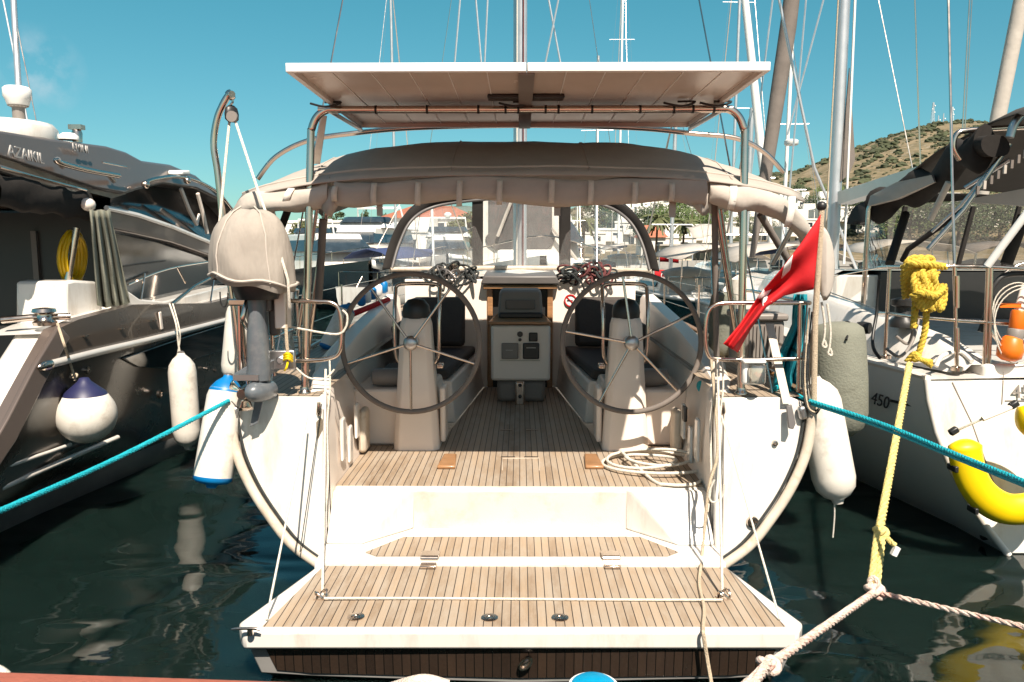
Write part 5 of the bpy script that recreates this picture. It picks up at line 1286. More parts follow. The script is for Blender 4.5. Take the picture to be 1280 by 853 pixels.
# starboard
cyl_fender(at(1018, 470, 5.7), at(1048, 630, 5.5), .155, 'fat white fender hanging low at the right quarter of the middle yacht', 'fender', None, None, 1.0)
rope([at(1043, 618, 5.5), at(1043, 645, 5.5), at(1041, 672, 5.5)], .006, 'rope', 'thin white tail of rope hanging under the fat white fender', name='rope_tail')
gt = thing('fender', 'big grey-green cloth covered fender squeezed between the two white yachts', 'fender', at(1050, 540, 6.3))
A, B = at(1046, 402, 6.3), at(1052, 545, 6.2); ax = B - A; Ln = ax.length
MB().lathe([(.05, 0), (.15, .02), (.20, .06), (.215, .14), (.22, Ln * .5), (.21, Ln * .8), (.17, Ln * .93), (.08, Ln)], A, ax, 24).build('body', M['fendgrey'], gt)
MB().tube(cr([A + V((.05, -.05, 0)), at(1062, 405, 6.2), at(1058, 425, 6.05)], 4), .01, 6).build('lashing', M['black'], gt)
one(MB().lathe([(.05, 0), (.11, .03), (.13, .12), (.13, .5), (.11, .6), (.04, .62)], at(902, 446, 7.4), n=18), 'fender', 'fendgrey', 'small grey-green fender behind the right stern rail and steering wheel', 'fender')
one(MB().lathe([(.05, 0), (.11, .03), (.13, .12), (.13, .48), (.11, .58), (.04, .6)], at(925, 420, 7.9), n=18), 'fender', 'fender', 'off-white fender beside the small grey-green one on the right side deck', 'fender')

# mooring lines ------------------------------------------------------
def mooring(pts, r, mat, label):
    P = cr([V(p) for p in pts], 8); strands = [[], [], []]; acc = 0
    for i, p in enumerate(P):
        t = (P[min(i + 1, len(P) - 1)] - P[max(i - 1, 0)]).normalized(); u = t.cross(V((0, 0, 1))).normalized(); w_ = t.cross(u)
        strands[0].append(p)
    n_ = 420; dn = [strands[0][0].lerp(strands[0][0], 0)]
    Q = []
    for k in range(n_ + 1):
        f = k / n_ * (len(P) - 1); i = min(int(f), len(P) - 2); Q.append(P[i].lerp(P[i + 1], f - i))
    S = [[], [], []]
    for i, p in enumerate(Q):
        t = (Q[min(i + 1, n_)] - Q[max(i - 1, 0)]).normalized(); u = t.cross(V((0, 0, 1))).normalized(); w_ = t.cross(u)
        if i: acc += (Q[i] - Q[i - 1]).length
        for k in range(3):
            a = acc / .075 * 2 * math.pi + k * 2.094; S[k].append(p + (u * math.cos(a) + w_ * math.sin(a)) * r * .36)
    mb = MB()
    for s_ in S: mb.tube(s_, r * .56, 6)
    return one(mb, 'mooring_line', mat, label, 'mooring line')
mooring([V((-3.3, 2.0, 1.03)), at(-60, 664, 3.2), at(0, 639, 3.5), at(140, 576, 4.4), at(250, 520, 5.1), at(286, 501, 5.35)], .018, 'turq', 'turquoise mooring line from the left quarter crossing in front of the dark yacht')
mooring([at(1012, 501, 5.40), at(1100, 529, 4.9), at(1200, 570, 4.2), at(1290, 606, 3.6), at(1340, 627, 3.3), V((3.1, 1.9, 1.03))], .016, 'turq', 'upper turquoise strand running from the right quarter over the yellow float')
mooring([at(1014, 505, 5.40), at(1100, 534, 4.9), at(1200, 575, 4.2), at(1290, 611, 3.6), at(1340, 633, 3.3), V((3.15, 1.85, 1.03))], .013, 'turq', 'lower turquoise strand just beneath its twin at the right quarter')
# twisted yellow rope
def twist(pts, r, mat, parent, name='strand', pitch=.12):
    P = cr(pts, 14); acc = 0
    strands = [[], [], []]
    for i, p in enumerate(P):
        t = (P[min(i + 1, len(P) - 1)] - P[max(i - 1, 0)]).normalized(); u = t.orthogonal().normalized(); w_ = t.cross(u)
        if i: acc += (P[i] - P[i - 1]).length
        for k in range(3):
            a = acc / pitch * 2 * math.pi + k * 2.094
            strands[k].append(p + (u * math.cos(a) + w_ * math.sin(a)) * r * .5)
    mb = MB()
    for s_ in strands: mb.tube(s_, r * .58, 6)
    return mb.build(name, M[mat], parent)
def fine(a, c, n): return [a.lerp(c, i / n) for i in range(n + 1)]
YYt = 6.38
yr = thing('mooring_line', 'twisted yellow rope dropping from the right yacht rail to the pink-flecked line', 'mooring line', at(1092, 735, 4.6))
twist(fine(at(1137, 455, YYt), at(1100, 660, 4.85), 14), .026, 'yropel', yr, 'rope_run')
twist(fine(at(1097, 662, 4.84), at(1089, 728, 4.6), 5), .020, 'yropel', yr, 'loop_leg'); twist(fine(at(1104, 664, 4.84), at(1097, 728, 4.6), 5), .020, 'yropel', yr, 'loop_leg')
knot(at(1101, 665, 4.83), .016, .017, 'yropel', yr)
twist(cr([at(1104, 668, 4.82), at(1113, 677, 4.8), at(1119, 682, 4.78)], 3), .018, 'yropel', yr, 'rope_end')
MB().box(at(1119, 689, 4.77), (.035, .03, .06), Matrix.Rotation(.4, 3, 'Y')).build('taped_end', M['white'], yr)
bn = thing('rope_coil', 'bundle of thick yellow rope hung over the rail of the right yacht', 'rope coil', at(1150, 400, 6.5))
Yb_ = 6.46
rb_ = random.Random(4)
for k in range(6):
    x0 = 1132 + k * 4.5
    twist(cr([at(x0, 372 - k * 2, Yb_ + .1), at(x0 - 2, 345, Yb_ - .02), at(x0 + 3, 328 - (k % 2) * 3, Yb_ - .06), at(x0 + 10, 326, Yb_ + .0), at(x0 + 12, 345, Yb_ - .08 - .02 * (k % 3)), at(x0 + 16, 366, Yb_ - .06)], 3), .030, 'yrope', bn, 'rope_turn')
for k in range(6):
    x0 = 1146 + k * 5
    twist(cr([at(x0, 335 + k, Yb_ - .05), at(x0 - 4, 352, Yb_ - .10), at(x0 - 1, 368, Yb_ - .10), at(x0 + 4, 383 + (k % 2) * 4, Yb_ - .08), at(x0 + 9, 372, Yb_ - .05), at(x0 + 8, 356, Yb_ - .06)], 3), .028, 'yrope', bn, 'rope_turn')
twist(cr([at(1129, 336, Yb_), at(1140, 330, Yb_ - .1), at(1160, 331, Yb_ - .10), at(1181, 334, Yb_ - .05)], 3), .032, 'yrope', bn, 'rope_turn')
twist(cr([at(1140, 372, Yb_ - .1), at(1152, 366, Yb_ - .16), at(1168, 370, Yb_ - .14), at(1180, 360, Yb_ - .05)], 3), .032, 'yrope', bn, 'rope_turn')
twist(fine(at(1145, 370, Yb_), at(1142, 410, Yb_), 5), .028, 'yrope', bn, 'rope_tail'); twist(cr([at(1158, 390, Yb_), at(1156, 415, Yb_), at(1149, 440, Yb_), at(1146, 448, Yb_)], 4), .026, 'yrope', bn, 'rope_tail')
yk = thing('rope_hitch', 'yellow rope hitch wrapped round the fairlead at the foot of the yellow coil', 'rope', at(1147, 456, 6.42))
for k in range(5):
    t = k / 4
    twist(cr([at(1133 + 3 * k, 452 - k, 6.40), at(1143, 442 + 2 * k, 6.36), at(1152, 450, 6.33), at(1164, 452 + 1.5 * k, 6.36)], 3), .02, 'yrope', yk, 'rope_turn')
# pink-flecked line with knots
M['rope_p'] = pbr('rope_pink_fleck', (.66, .54, .46), .8, var=.12, vscale=50, bump=.6, bscale=120, dirt=(.52, .12, .08), dscale=14)
pl_ = thing('mooring_line', 'off-white line with red flecks knotted to the yellow rope near the water', 'mooring line', at(1093, 745, 4.55))
K = at(1094, 740, 4.56)
twist(fine(K, at(960, 833, 3.1), 12), .021, 'rope_p', pl_, 'rope_run', .16)
twist(fine(at(960, 833, 3.1), at(930, 862, 2.75), 4), .024, 'rope_p', pl_, 'rope_run', .16)
twist(fine(at(962, 826, 3.12), at(940, 858, 2.78), 4), .020, 'rope_p', pl_, 'rope_run', .16)
twist(fine(K, at(1290, 786, 3.9), 14) + fine(at(1290, 786, 3.9), V((4.6, 2.0, 1.03)), 8)[1:], .016, 'rope_p', pl_, 'rope_run', .16)
knot(K, .022, .020, 'rope_p', pl_); knot(at(960, 832, 3.1), .016, .018, 'rope_p', pl_)
twist(cr([K, at(1087, 728, 4.6), at(1092, 722, 4.6), at(1098, 730, 4.58), K], 4), .016, 'rope_p', pl_, 'rope_turn')

# yellow horseshoe float against the right yacht
YH = 5.85
hs = thing('horseshoe_buoy', 'bright yellow U-shaped foam float hanging against the right yacht transom', 'buoy', at(1250, 650, YH))
hp = cr([at(1206, 550, YH), at(1208, 575, YH), at(1218, 605, YH), at(1238, 627, YH), at(1265, 637, YH), at(1300, 630, YH), at(1325, 600, YH), at(1330, 565, YH), at(1320, 540, YH), at(1295, 526, YH), at(1272, 530, YH)], 8)
rows = []
for i, p in enumerate(hp):
    t = (hp[min(i + 1, len(hp) - 1)] - hp[max(i - 1, 0)]).normalized(); w_ = t.cross(V((0, 1, 0))).normalized()
    e = min(i, len(hp) - 1 - i); k_ = min(1, .35 + e * .22) if e < 3 else 1
    rows.append([p + w_ * (.125 * math.cos(a) * k_) + V((0, .085 * math.sin(a) * k_, 0)) for a in [2 * math.pi * j / 16 for j in range(16)]])
MB().grid(rows, True).add(rows[0], [tuple(range(16))]).add(rows[-1], [tuple(range(16))]).build('foam_ring', M['yfoam'], hs, sharp=70)
for px, py in ((1188, 585), (1213, 645 - 8)):
    MB().box(at(px + 3, py, YH), (.03, .12, .05)).build('strap_end', M['black'], hs, bevel=.008)
sr_ = thing('lashing_rope', 'thin white lashing between the two ends of the yellow float', 'rope', at(1230, 535, YH))
MB().tube([at(1192, 540, YH + .1), at(1230, 523, YH - .05), at(1250, 514, YH - .05)], .009, 6).build('rope_run', M['rope'], sr_)
MB().tube([at(1228, 524, YH - .05), at(1250, 515, YH - .05), at(1264, 509, YH)], .02, 8).build('splice', M['gel2'], sr_)
for q in ((1192, 539), (1267, 506)): MB().box(at(*q, YH), (.07, .05, .05), Matrix.Rotation(-.6, 3, 'Y')).build('toggle', M['black'], sr_, bevel=.012)
# orange rescue light strapped to the rail
ol_ = thing('rescue_light', 'orange rescue light strapped to the right yacht rail under a coil of wire', 'rescue light', at(1262, 450, 6.5))
MB().lathe([(.05, 0), (.095, .03), (.10, .10), (.075, .19), (.055, .21)], at(1260, 451, 6.48), (.12, 0, 1), 18).build('lamp_body', M['orange'], ol_)
MB().lathe([(.05, 0), (.06, .03), (.065, .15), (.055, .17)], at(1270, 413, 6.48), (.12, 0, 1), 18).build('lamp_head', M['orange'], ol_)
MB().lathe([(.06, 0), (.065, .02), (.065, .10), (.055, .11)], at(1267, 427, 6.48), (.12, 0, 1), 18).build('lamp_collar', M['mgrey'], ol_)
MB().box(at(1276, 385, 6.58), (.10, .04, .4), Matrix.Rotation(.2, 3, 'Y')).build('holder', M['gel2'], ol_, bevel=.02)
MB().box(at(1262, 382, 6.55), (.18, .03, .035)).build('tape', M['orange'], ol_)
cl = thing('wire_coil', 'loose coil of thin pale wire hanging by the orange rescue light', 'wire', at(1260, 450, 6.52))
for k in range(3):
    c = at(1268 + 4 * k, 392 + 8 * k, 6.5 - .02 * k); rx, rz = .18 + .02 * k, .26 + .03 * k
    MB().tube([c + V((rx * math.cos(t), .02 * math.sin(3 * t), rz * math.sin(t))) for t in [2 * math.pi * j / 32 for j in range(32)]], .006, 5, True).build('loop', M['rope'], cl)

# yellow hose on the dark yacht
hz = thing('hose_coil', 'coiled yellow hose hanging in the cockpit of the dark motor yacht', 'hose', at(90, 352, 7.2))
c = atx(90, 322, -4.72)
for k in range(9):
    rs2 = random.Random(k); rx = .16 + .012 * (k % 3); rz = .235 + .014 * (k % 4)
    MB().tube([c + V((.03 * (k - 4) * .4 + .02 * math.sin(t), rx * math.cos(t), rz * math.sin(t) + .01 * math.sin(2 * t + k))) for t in [2 * math.pi * j / 36 for j in range(36)]], .016, 7, True).build('hose_turn', M['yhose'], hz)
# blue cloth bundle and battens on the starboard side deck
tc_ = thing('cloth_bundle', 'crumpled turquoise cloth hanging inside the right stern rail', 'cloth', at(990, 500, 5.75))
rows = []
for j in range(15):
    t = j / 14; row = []
    xl = interp([(0, 993), (.3, 990), (.6, 972), (.8, 968), (1, 965)], t); xr = interp([(0, 1008), (.3, 1009), (.6, 1000), (.8, 996), (1, 1003)], t); y = 368 + 130 * t
    for k in range(17):
        u = k / 16; row.append(at(xl + (xr - xl) * u, y, 5.75 + .06 * math.sin(u * 13 + t * 4) + .05 * noise.noise(V((u * 4, t * 6, 1)))))
    rows.append(row)
MB().grid(rows).build('cloth', M['turqcloth'], tc_, solid=.012, sharp=80)
rope([at(962, 490, 5.7), at(975, 484, 5.62), at(990, 492, 5.66), at(1004, 498, 5.6), at(1012, 503, 5.45)], .018, 'turq', 'turquoise rope tail lying on the teak beside the turquoise cloth', name='rope_tail')
gb = thing('gas_box', 'grey ribbed plastic box standing behind the right stern rail', 'box', at(948, 452, 6.3))
a, c = at(930, 462, 6.2), at(982, 400, 6.2)
MB().span((a.x, 6.2, a.z), (c.x, 6.7, c.z)).build('body', M['mgrey'], gb, bevel=.03)
for k in range(9):
    x = a.x + .04 + k * .03; MB().span((x - .008, 6.185, a.z + .04), (x + .008, 6.2, c.z - .05)).build('rib', M['mgrey'], gb)
MB().span((a.x - .02, 6.17, c.z - .01), (c.x + .02, 6.73, c.z + .05)).build('lid', M['mgrey'], gb, bevel=.02)
bt = thing('outrigger_strap', 'grey webbing strap hanging diagonally over the right transom edge', 'strap', at(988, 538, 5.3))
a, c = at(962, 405, 5.75), at(984, 505, 5.40)
MB().prism([a + V((-.03, 0, 0)), a + V((.03, 0, 0)), c + V((.03, 0, 0)), c + V((-.03, 0, 0))], (0, .012, 0)).build('webbing', M['strap'], bt)
a = at(990, 522, 5.33); MB().prism([at(983, 508, 5.37), at(990, 506, 5.37), at(995, 530, 5.33), at(992, 537, 5.32), at(986, 536, 5.32)], (0, .02, 0)).build('buckle_plate', M['dgrey'], bt, bevel=.006)
# small hooks and toggles on the flag staff
lw = thing('line_tail', 'bleached lines and a cream pouch tied to the wooden flag staff', 'rope', at(1035, 400, 5.5))
MB().grid([[at(1024, 275, 5.42), at(1034, 285, 5.38), at(1040, 300, 5.42)], [at(1022, 320, 5.42), at(1032, 325, 5.36), at(1046, 330, 5.42)], [at(1024, 378, 5.42), at(1034, 382, 5.36), at(1042, 360, 5.42)]]).build('cream_pouch', M['canvas_l'], lw, solid=.02, sub=1)
for px, y0, y1 in ((1030, 378, 432), (1037, 380, 442)):
    MB().tube(cr([at(px - 3, y0, 5.42), at(px + 1, (y0 + y1) / 2, 5.42), at(px, y1 - 8, 5.42), at(px - 2, y1, 5.42), at(px + 3, y1 + 2, 5.42), at(px + 1, y1 - 6, 5.42)], 4), .008, 6).build('line', M['rope'], lw)
for k in range(5):
    x = 1003 + k * 3
    one(MB().tube(cr([at(x + 6, 380 + 5 * k, 5.45), at(x + 2, 430, 5.43), at(x, 470 + 3 * k, 5.43), at(x + 4, 505 + 3 * k, 5.38), at(x + 14, 520 - 4 * k, 5.36)], 5), .006 + .001 * (k % 2), 5), 'signal_line', ('rope_d', 'rope_t')[k % 2], 'thin cord hanging in the tangle beside the wooden flag staff', 'cord', 'cords tangled beside the flag staff')

# lines on the swim platform and stern ---------------------------------
rope([atz(405, 748, .382), atz(520, 748, .376), atz(660, 749, .374), atz(800, 750, .376), atz(903, 750, .382)], .008, 'rope', 'white cord stretched straight across the teak swim platform', name='lashing_line')
def plumb(px0, py0, Y0_, px1, py1, Y1_, r, mat, label, wob=0, name='tackle_line', n=5):
    a, c = at(px0, py0, Y0_), (atz(px1, py1, .372) if py1 in (745, 775) else at(px1, py1, Y1_))
    return rope([a.lerp(c, i / n) + V((wob * math.sin(i * 2.1), 0, 0)) for i in range(n + 1)], r, mat, label, name=name)
plumb(407, 462, 5.5, 403, 745, 4.74, .009, 'rope', 'white tackle line from the left stern rail down to the platform ring')
plumb(412, 448, 5.52, 408, 640, 5.28, .007, 'rope', 'shorter white line beside the left tackle, ending above the step', .008)
plumb(402, 505, 5.40, 375, 690, 5.2, .004, 'rope_d', 'thin dark cord slanting across the left white transom')
plumb(384, 520, 5.3, 333, 775, 4.35, .007, 'rope', 'white stay line from the left transom to the platform corner')
plumb(897, 450, 5.5, 903, 745, 4.74, .009, 'rope', 'white tackle line from the right stern rail down to the platform ring')
plumb(892, 452, 5.5, 886, 640, 5.2, .008, 'rope', 'white line hanging left of the right tackle', .01)
plumb(903, 452, 5.5, 900, 625, 5.25, .007, 'rope', 'white line hanging right of the right tackle', .01)
plumb(902, 520, 5.42, 975, 775, 4.38, .007, 'rope', 'white stay line crossing the right white transom to the platform corner')
rope([at(889, 450, 5.48), at(897, 560, 5.3), at(886, 610, 5.22), atz(878, 690, .412), atz(876, 708, .385), atz(874, 730, .377), atz(880, 760, .377), atz(879, 780, .377), atz(879, 787, .374), at(879, 791, SP[0].y - .018), at(881, 805, SP[0].y - .022), at(885, 830, SP[0].y - .03), at(892, 870, SP[0].y - .1)], .011, 'rope_t', 'loose tan rope trailing over the platform edge towards the quay', name='trailing_rope')
rope([at(893, 600, 5.2), at(886, 618, 5.2), at(891, 628, 5.2), at(902, 622, 5.2), at(905, 606, 5.2)], .007, 'rope', 'small bight of white line hanging by the right coaming', name='rope_bight')
rope([at(872, 520, 6.5), at(868, 545, 6.3), at(856, 560, 6.5), at(845, 570, 6.6)], .010, 'rope', 'white rope end leading from the coil up the right coaming', name='rope_tail')
# coil on the sole
cp = atz(815, 580, .74); P = []
for k in range(150):
    t = k / 150 * 2 * math.pi * 3.4; rad = .27 + .10 * math.sin(t * .29 + .4)
    P.append(cp + V((rad * 1.25 * math.cos(t) + .05 * math.sin(t * .4), rad * .95 * math.sin(t) * 1.0, .012 * (k / 30) + .01 * math.sin(t * 1.7))))
cend = [atz(815, 600, .735), atz(835, 606, .735), atz(865, 606, .735), atz(878, 600, .735)]
one(MB().tube(P, .013, 7).tube(cr([P[-1]] + cend, 6), .013, 7), 'rope_coil', 'rope', 'white rope coiled loosely on the teak sole by the right pedestal', 'rope coil')
one(MB().tube(cr([at(340, 404, 5.5), at(380, 412, 5.5), at(420, 418, 5.5), at(432, 410, 5.5), at(434, 395, 5.5), at(428, 388, 5.5)], 5), .008, 6), 'rail_cord', 'rope', 'white cord looped along the left stern rail', 'cord')
one(MB().tube(cr([at(356, 370, 5.38), at(358, 420, 5.36), at(360, 448, 5.36), at(358, 462, 5.36)], 5), .012, 6), 'rail_cord', 'rope_t', 'tan cord hanging beside the outboard bracket', 'cord')
yk2 = MB()
for k in range(3): yk2.tube(cr([at(355, 444 + 3 * k, 5.34), at(360, 442 + 3 * k, 5.30), at(365, 446 + 3 * k, 5.34)], 4), .010, 6)
yk2.tube(cr([at(360, 452, 5.32), at(358, 460, 5.3), at(356, 463, 5.32)], 4), .008, 6)
one(yk2, 'yellow_lashing', 'yfoam', 'small bright yellow lashing on the left stern rail next to the outboard', 'lashing')
one(MB().tube(cr([at(370, 460, 5.5), at(385, 472, 5.48), at(405, 474, 5.48), at(418, 462, 5.5)], 5), .007, 6), 'rail_cord', 'rope', 'slack white cord sagging below the left stern rail', 'cord')
# hanger of brown netting at the left coaming, black keys above
one(MB().prism([at(395, 528, 5.42), at(401, 522, 5.42), at(407, 530, 5.42), at(403, 566, 5.40), at(395, 560, 5.40)], (0, .015, 0)), 'net_pouch', 'tag', 'little brown net pouch hanging at the left coaming', 'pouch', bevel=.004)
one(MB().lathe([(.012, 0), (.02, .03), (.012, .10)], at(399, 520, 5.42), n=10).tube([at(399, 505, 5.43), at(400, 520, 5.42)], .005, 5), 'snap_hook', 'steel', 'steel snap hook holding the brown net pouch', 'hook')
one(MB().lathe([(.012, 0), (.024, .03), (.012, .10)], at(903, 520, 5.43), n=10).tube([at(902, 505, 5.45), at(903, 520, 5.43)], .005, 5), 'snap_hook', 'steel', 'steel snap hook on the right coaming above the stay line', 'hook')
# line heaps on the winches
def heap(px, py, Y, mats, label, seed):
    rs = random.Random(seed); c = at(px, py, Y)
    t_ = thing('rope_heap', label, 'rope heap', c - V((0, 0, .1)))
    for k in range(34):
        q_ = rs.uniform(-1, 1); cc = c + V((.33 * q_, rs.uniform(-.12, .2), rs.uniform(-.16, .07 * (1 - q_ * q_)))); rx = rs.uniform(.05, .14); rz = rs.uniform(.03, .085); ph = rs.uniform(0, 6); tl = rs.uniform(-.6, .6)
        MB().tube([cc + V((rx * math.cos(t), .08 * math.sin(t + ph), rz * math.sin(t) + tl * .15 * math.cos(t))) for t in [2 * math.pi * j / 18 for j in range(18)]], .014, 5, True).build('loop', M[mats[k % len(mats)]], t_)
heap(562, 342, 9.9, ['rope_d', 'rope_d', 'dgrey'], 'heap of dark ropes over the winch left of the companionway', 2)
heap(733, 342, 9.9, ['rope_d', 'rope_r', 'rope_d', 'rope_r'], 'heap of dark and maroon ropes over the winch right of the companionway', 5)
# foreground quay: blue-topped bollard cap and end of a pinkish rope
bc = thing('bollard', 'round blue topped bollard with white rim at the bottom edge', 'bollard', (at(742, 853, 2.6).x, 2.56, .85))
p = at(742, 857, 2.6)
MB().lathe([(.095, -.25), (.095, -.02), (.09, 0), (.07, .006)], p, n=28).build('rim', M['white'], bc)
MB().lathe([(.080, .004), (.070, .012), (.02, .016)], p, n=28).build('cap', M['bluecap'], bc)
one(MB().tube(cr([at(485, 862, 2.55), at(515, 853, 2.5), at(535, 851, 2.5), at(560, 858, 2.5)], 5), .022, 8), 'rope_end', 'rope_p', 'pinkish rope end lying on the quay edge at the bottom', 'rope')
one(MB().tube(cr([at(-20, 836, 2.6), at(-4, 838, 2.6), at(8, 846, 2.6)], 5), .02, 8), 'rope_end', 'rope', 'pale rope end on the red quay edge in the lower left corner', 'rope')

one(MB().tube([at(438, 394, 8.2), at(460, 385, 8.7), at(485, 375, 9.4)], .035, 8), 'red_strip', 'red', 'dark red strip along the top of the left coaming beyond the wheel', 'strip')
for k_ in range(5):
    p = at(452 + 7 * k_, 383 - 4 * k_, 9.2 + .1 * k_); one(MB().lathe([(.02, 0), (.05, .02), (.05, .13), (.02, .16)], p, n=10), 'bottle', ('fendblue', 'white')[k_ % 2], 'small blue or white bottle in the row above the red strip', 'bottle', 'bottles in a row above the red strip')
# ------------------------------------------------------------------ harbour behind: boats
def sailboat(px, Y, L_, heading, hull, label, seed=0, mast=12, canopy=None, cover='sailcover', group=None, mastpx=None, wl=0):
    """small complete sailing boat; heading = direction of the bow in degrees from +Y"""
    rs = random.Random(seed)
    c = at(px, 312, Y); c.z = 0
    t = thing('moored_sailboat', label, 'sailboat', c, group)
    Mz = Matrix.Rotation(R(-heading), 3, 'Z'); B = L_ * .31; fb = .085 * L_ + .25
    W = lambda x, y, z: c + Mz @ V((x, y, z))
    rows = []
    for f, k, zz in ((-.5, .72, 1), (-.35, .9, 1), (0, 1, 1.02), (.2, .85, 1.08), (.38, .45, 1.16), (.5, .03, 1.25)):
        h = B / 2 * k; z = fb * zz
        rows.append([W(s * x * h, f * L_, q * z - (.3 if q == 0 else 0)) for s, x, q in ((-1, 1, 1), (-1, .97, .6), (-1, .85, .2), (-1, .4, 0), (1, .4, 0), (1, .85, .2), (1, .97, .6), (1, 1, 1))])
    mb = MB().grid(rows).add(rows[0], [tuple(range(8))]); mb.build('hull', M[hull], t, sharp=50)
    MB().grid([[r_[0], r_[7]] for r_ in rows]).build('deck', M['gel'], t)
    MB().grid([[r_[0] + V((0, 0, .0)), r_[1].lerp(r_[0], .75)] for r_ in rows]).build('gunwale', M['white'], t, solid=.05)
    cab = []
    for f, k, zz in ((-.12, .62, .42), (.1, .6, .40), (.25, .4, .25), (.30, .3, .05)):
        h = B / 2 * k; cab.append([W(-h * 1.1, f * L_, fb), W(-h, f * L_, fb + zz), W(h, f * L_, fb + zz), W(h * 1.1, f * L_, fb)])
    MB().grid(cab).add(cab[0], [(0, 1, 2, 3)]).build('cabin', M['gel'], t, sharp=30)
    for s in (-1, 1):
        MB().prism([W(s * B * .338, -.08 * L_, fb + .15), W(s * B * .338, .12 * L_, fb + .15), W(s * B * .32, .12 * L_, fb + .3), W(s * B * .32, -.08 * L_, fb + .3)], Mz @ V((s * .03, 0, 0))).build('cabin_window', M['window'], t)
    if mast:
        mt = MB().tube([W(0, .08 * L_, fb), W(0, .06 * L_, mast)], .0065 * L_ + .006, 8).build('mast', M['alu' if seed % 3 else 'white'], t)
        for q in (.45, .7): MB().tube([W(-.075 * L_, .07 * L_, mast * q), W(.075 * L_, .07 * L_, mast * q)], .02, 5).build('spreader', M['alu'], mt)
        for a in ((-B / 2, .05 * L_), (B / 2, .05 * L_), (0, .49 * L_), (0, -.49 * L_)):
            MB().tube([W(a[0], a[1], fb), W(0, .06 * L_, mast)], .007 if a[0] else .012 if a[1] < 0 else .035, 4).build('stay', M['steel' if (a[0] or a[1] < 0) else 'canvas_l'], mt)
        MB().tube([W(0, .05 * L_, fb + 1.35), W(0, -.28 * L_, fb + 1.4)], [.16, .09], 8).build('boom_cover', M[cover], mt)
    if canopy:
        rows = [[W(x * B * .45, (-.12 - .3 * q) * L_, fb + 1.6 - .4 * abs(x) ** 2 - .1 * q) for x in (-1, -.6, 0, .6, 1)] for q in (0, .5, 1)]
        cn = MB().grid(rows).build('bimini', M[canopy], t, solid=.02)
        for s in (-1, 1):
            for q in (0, 1): MB().tube([W(s * B * .44, (-.25 * q - .16) * L_, fb), W(s * B * .44, (-.12 - .3 * q) * L_, fb + 1.2 - .1 * q)], .02, 5).build('bimini_leg', M['steel'], cn)
        rows = [[W(x * B * .29, -.14 * L_ + .06 * L_ * q, fb + .4 + (.42 - .17 * x * x) * math.sin(min(1, .05 + q) * 1.57)) for x in (-1, -.5, 0, .5, 1)] for q in (1, .5, 0)]
        MB().grid(rows).build('sprayhood', M[canopy], t, solid=.02)
    rl = [W(s * B * .36, -.49 * L_, fb + .6) for s in (-1, 1)]
    pr = MB().tube(cr([W(-B * .42, -.3 * L_, fb + .55), W(-B * .36, -.48 * L_, fb + .6), W(B * .36, -.48 * L_, fb + .6), W(B * .42, -.3 * L_, fb + .55)], 4), .018, 5).build('rail', M['steel'], t)
    for s in (-1, 1):
        for f in (-.48, -.3, 0, .25): MB().tube([W(s * B * (.36 if f < -.4 else .44 if f < .2 else .36), f * L_, fb), W(s * B * (.36 if f < -.4 else .44 if f < .2 else .36), f * L_, fb + .58)], .015, 4).build('stanchion', M['steel'], pr)
    return t
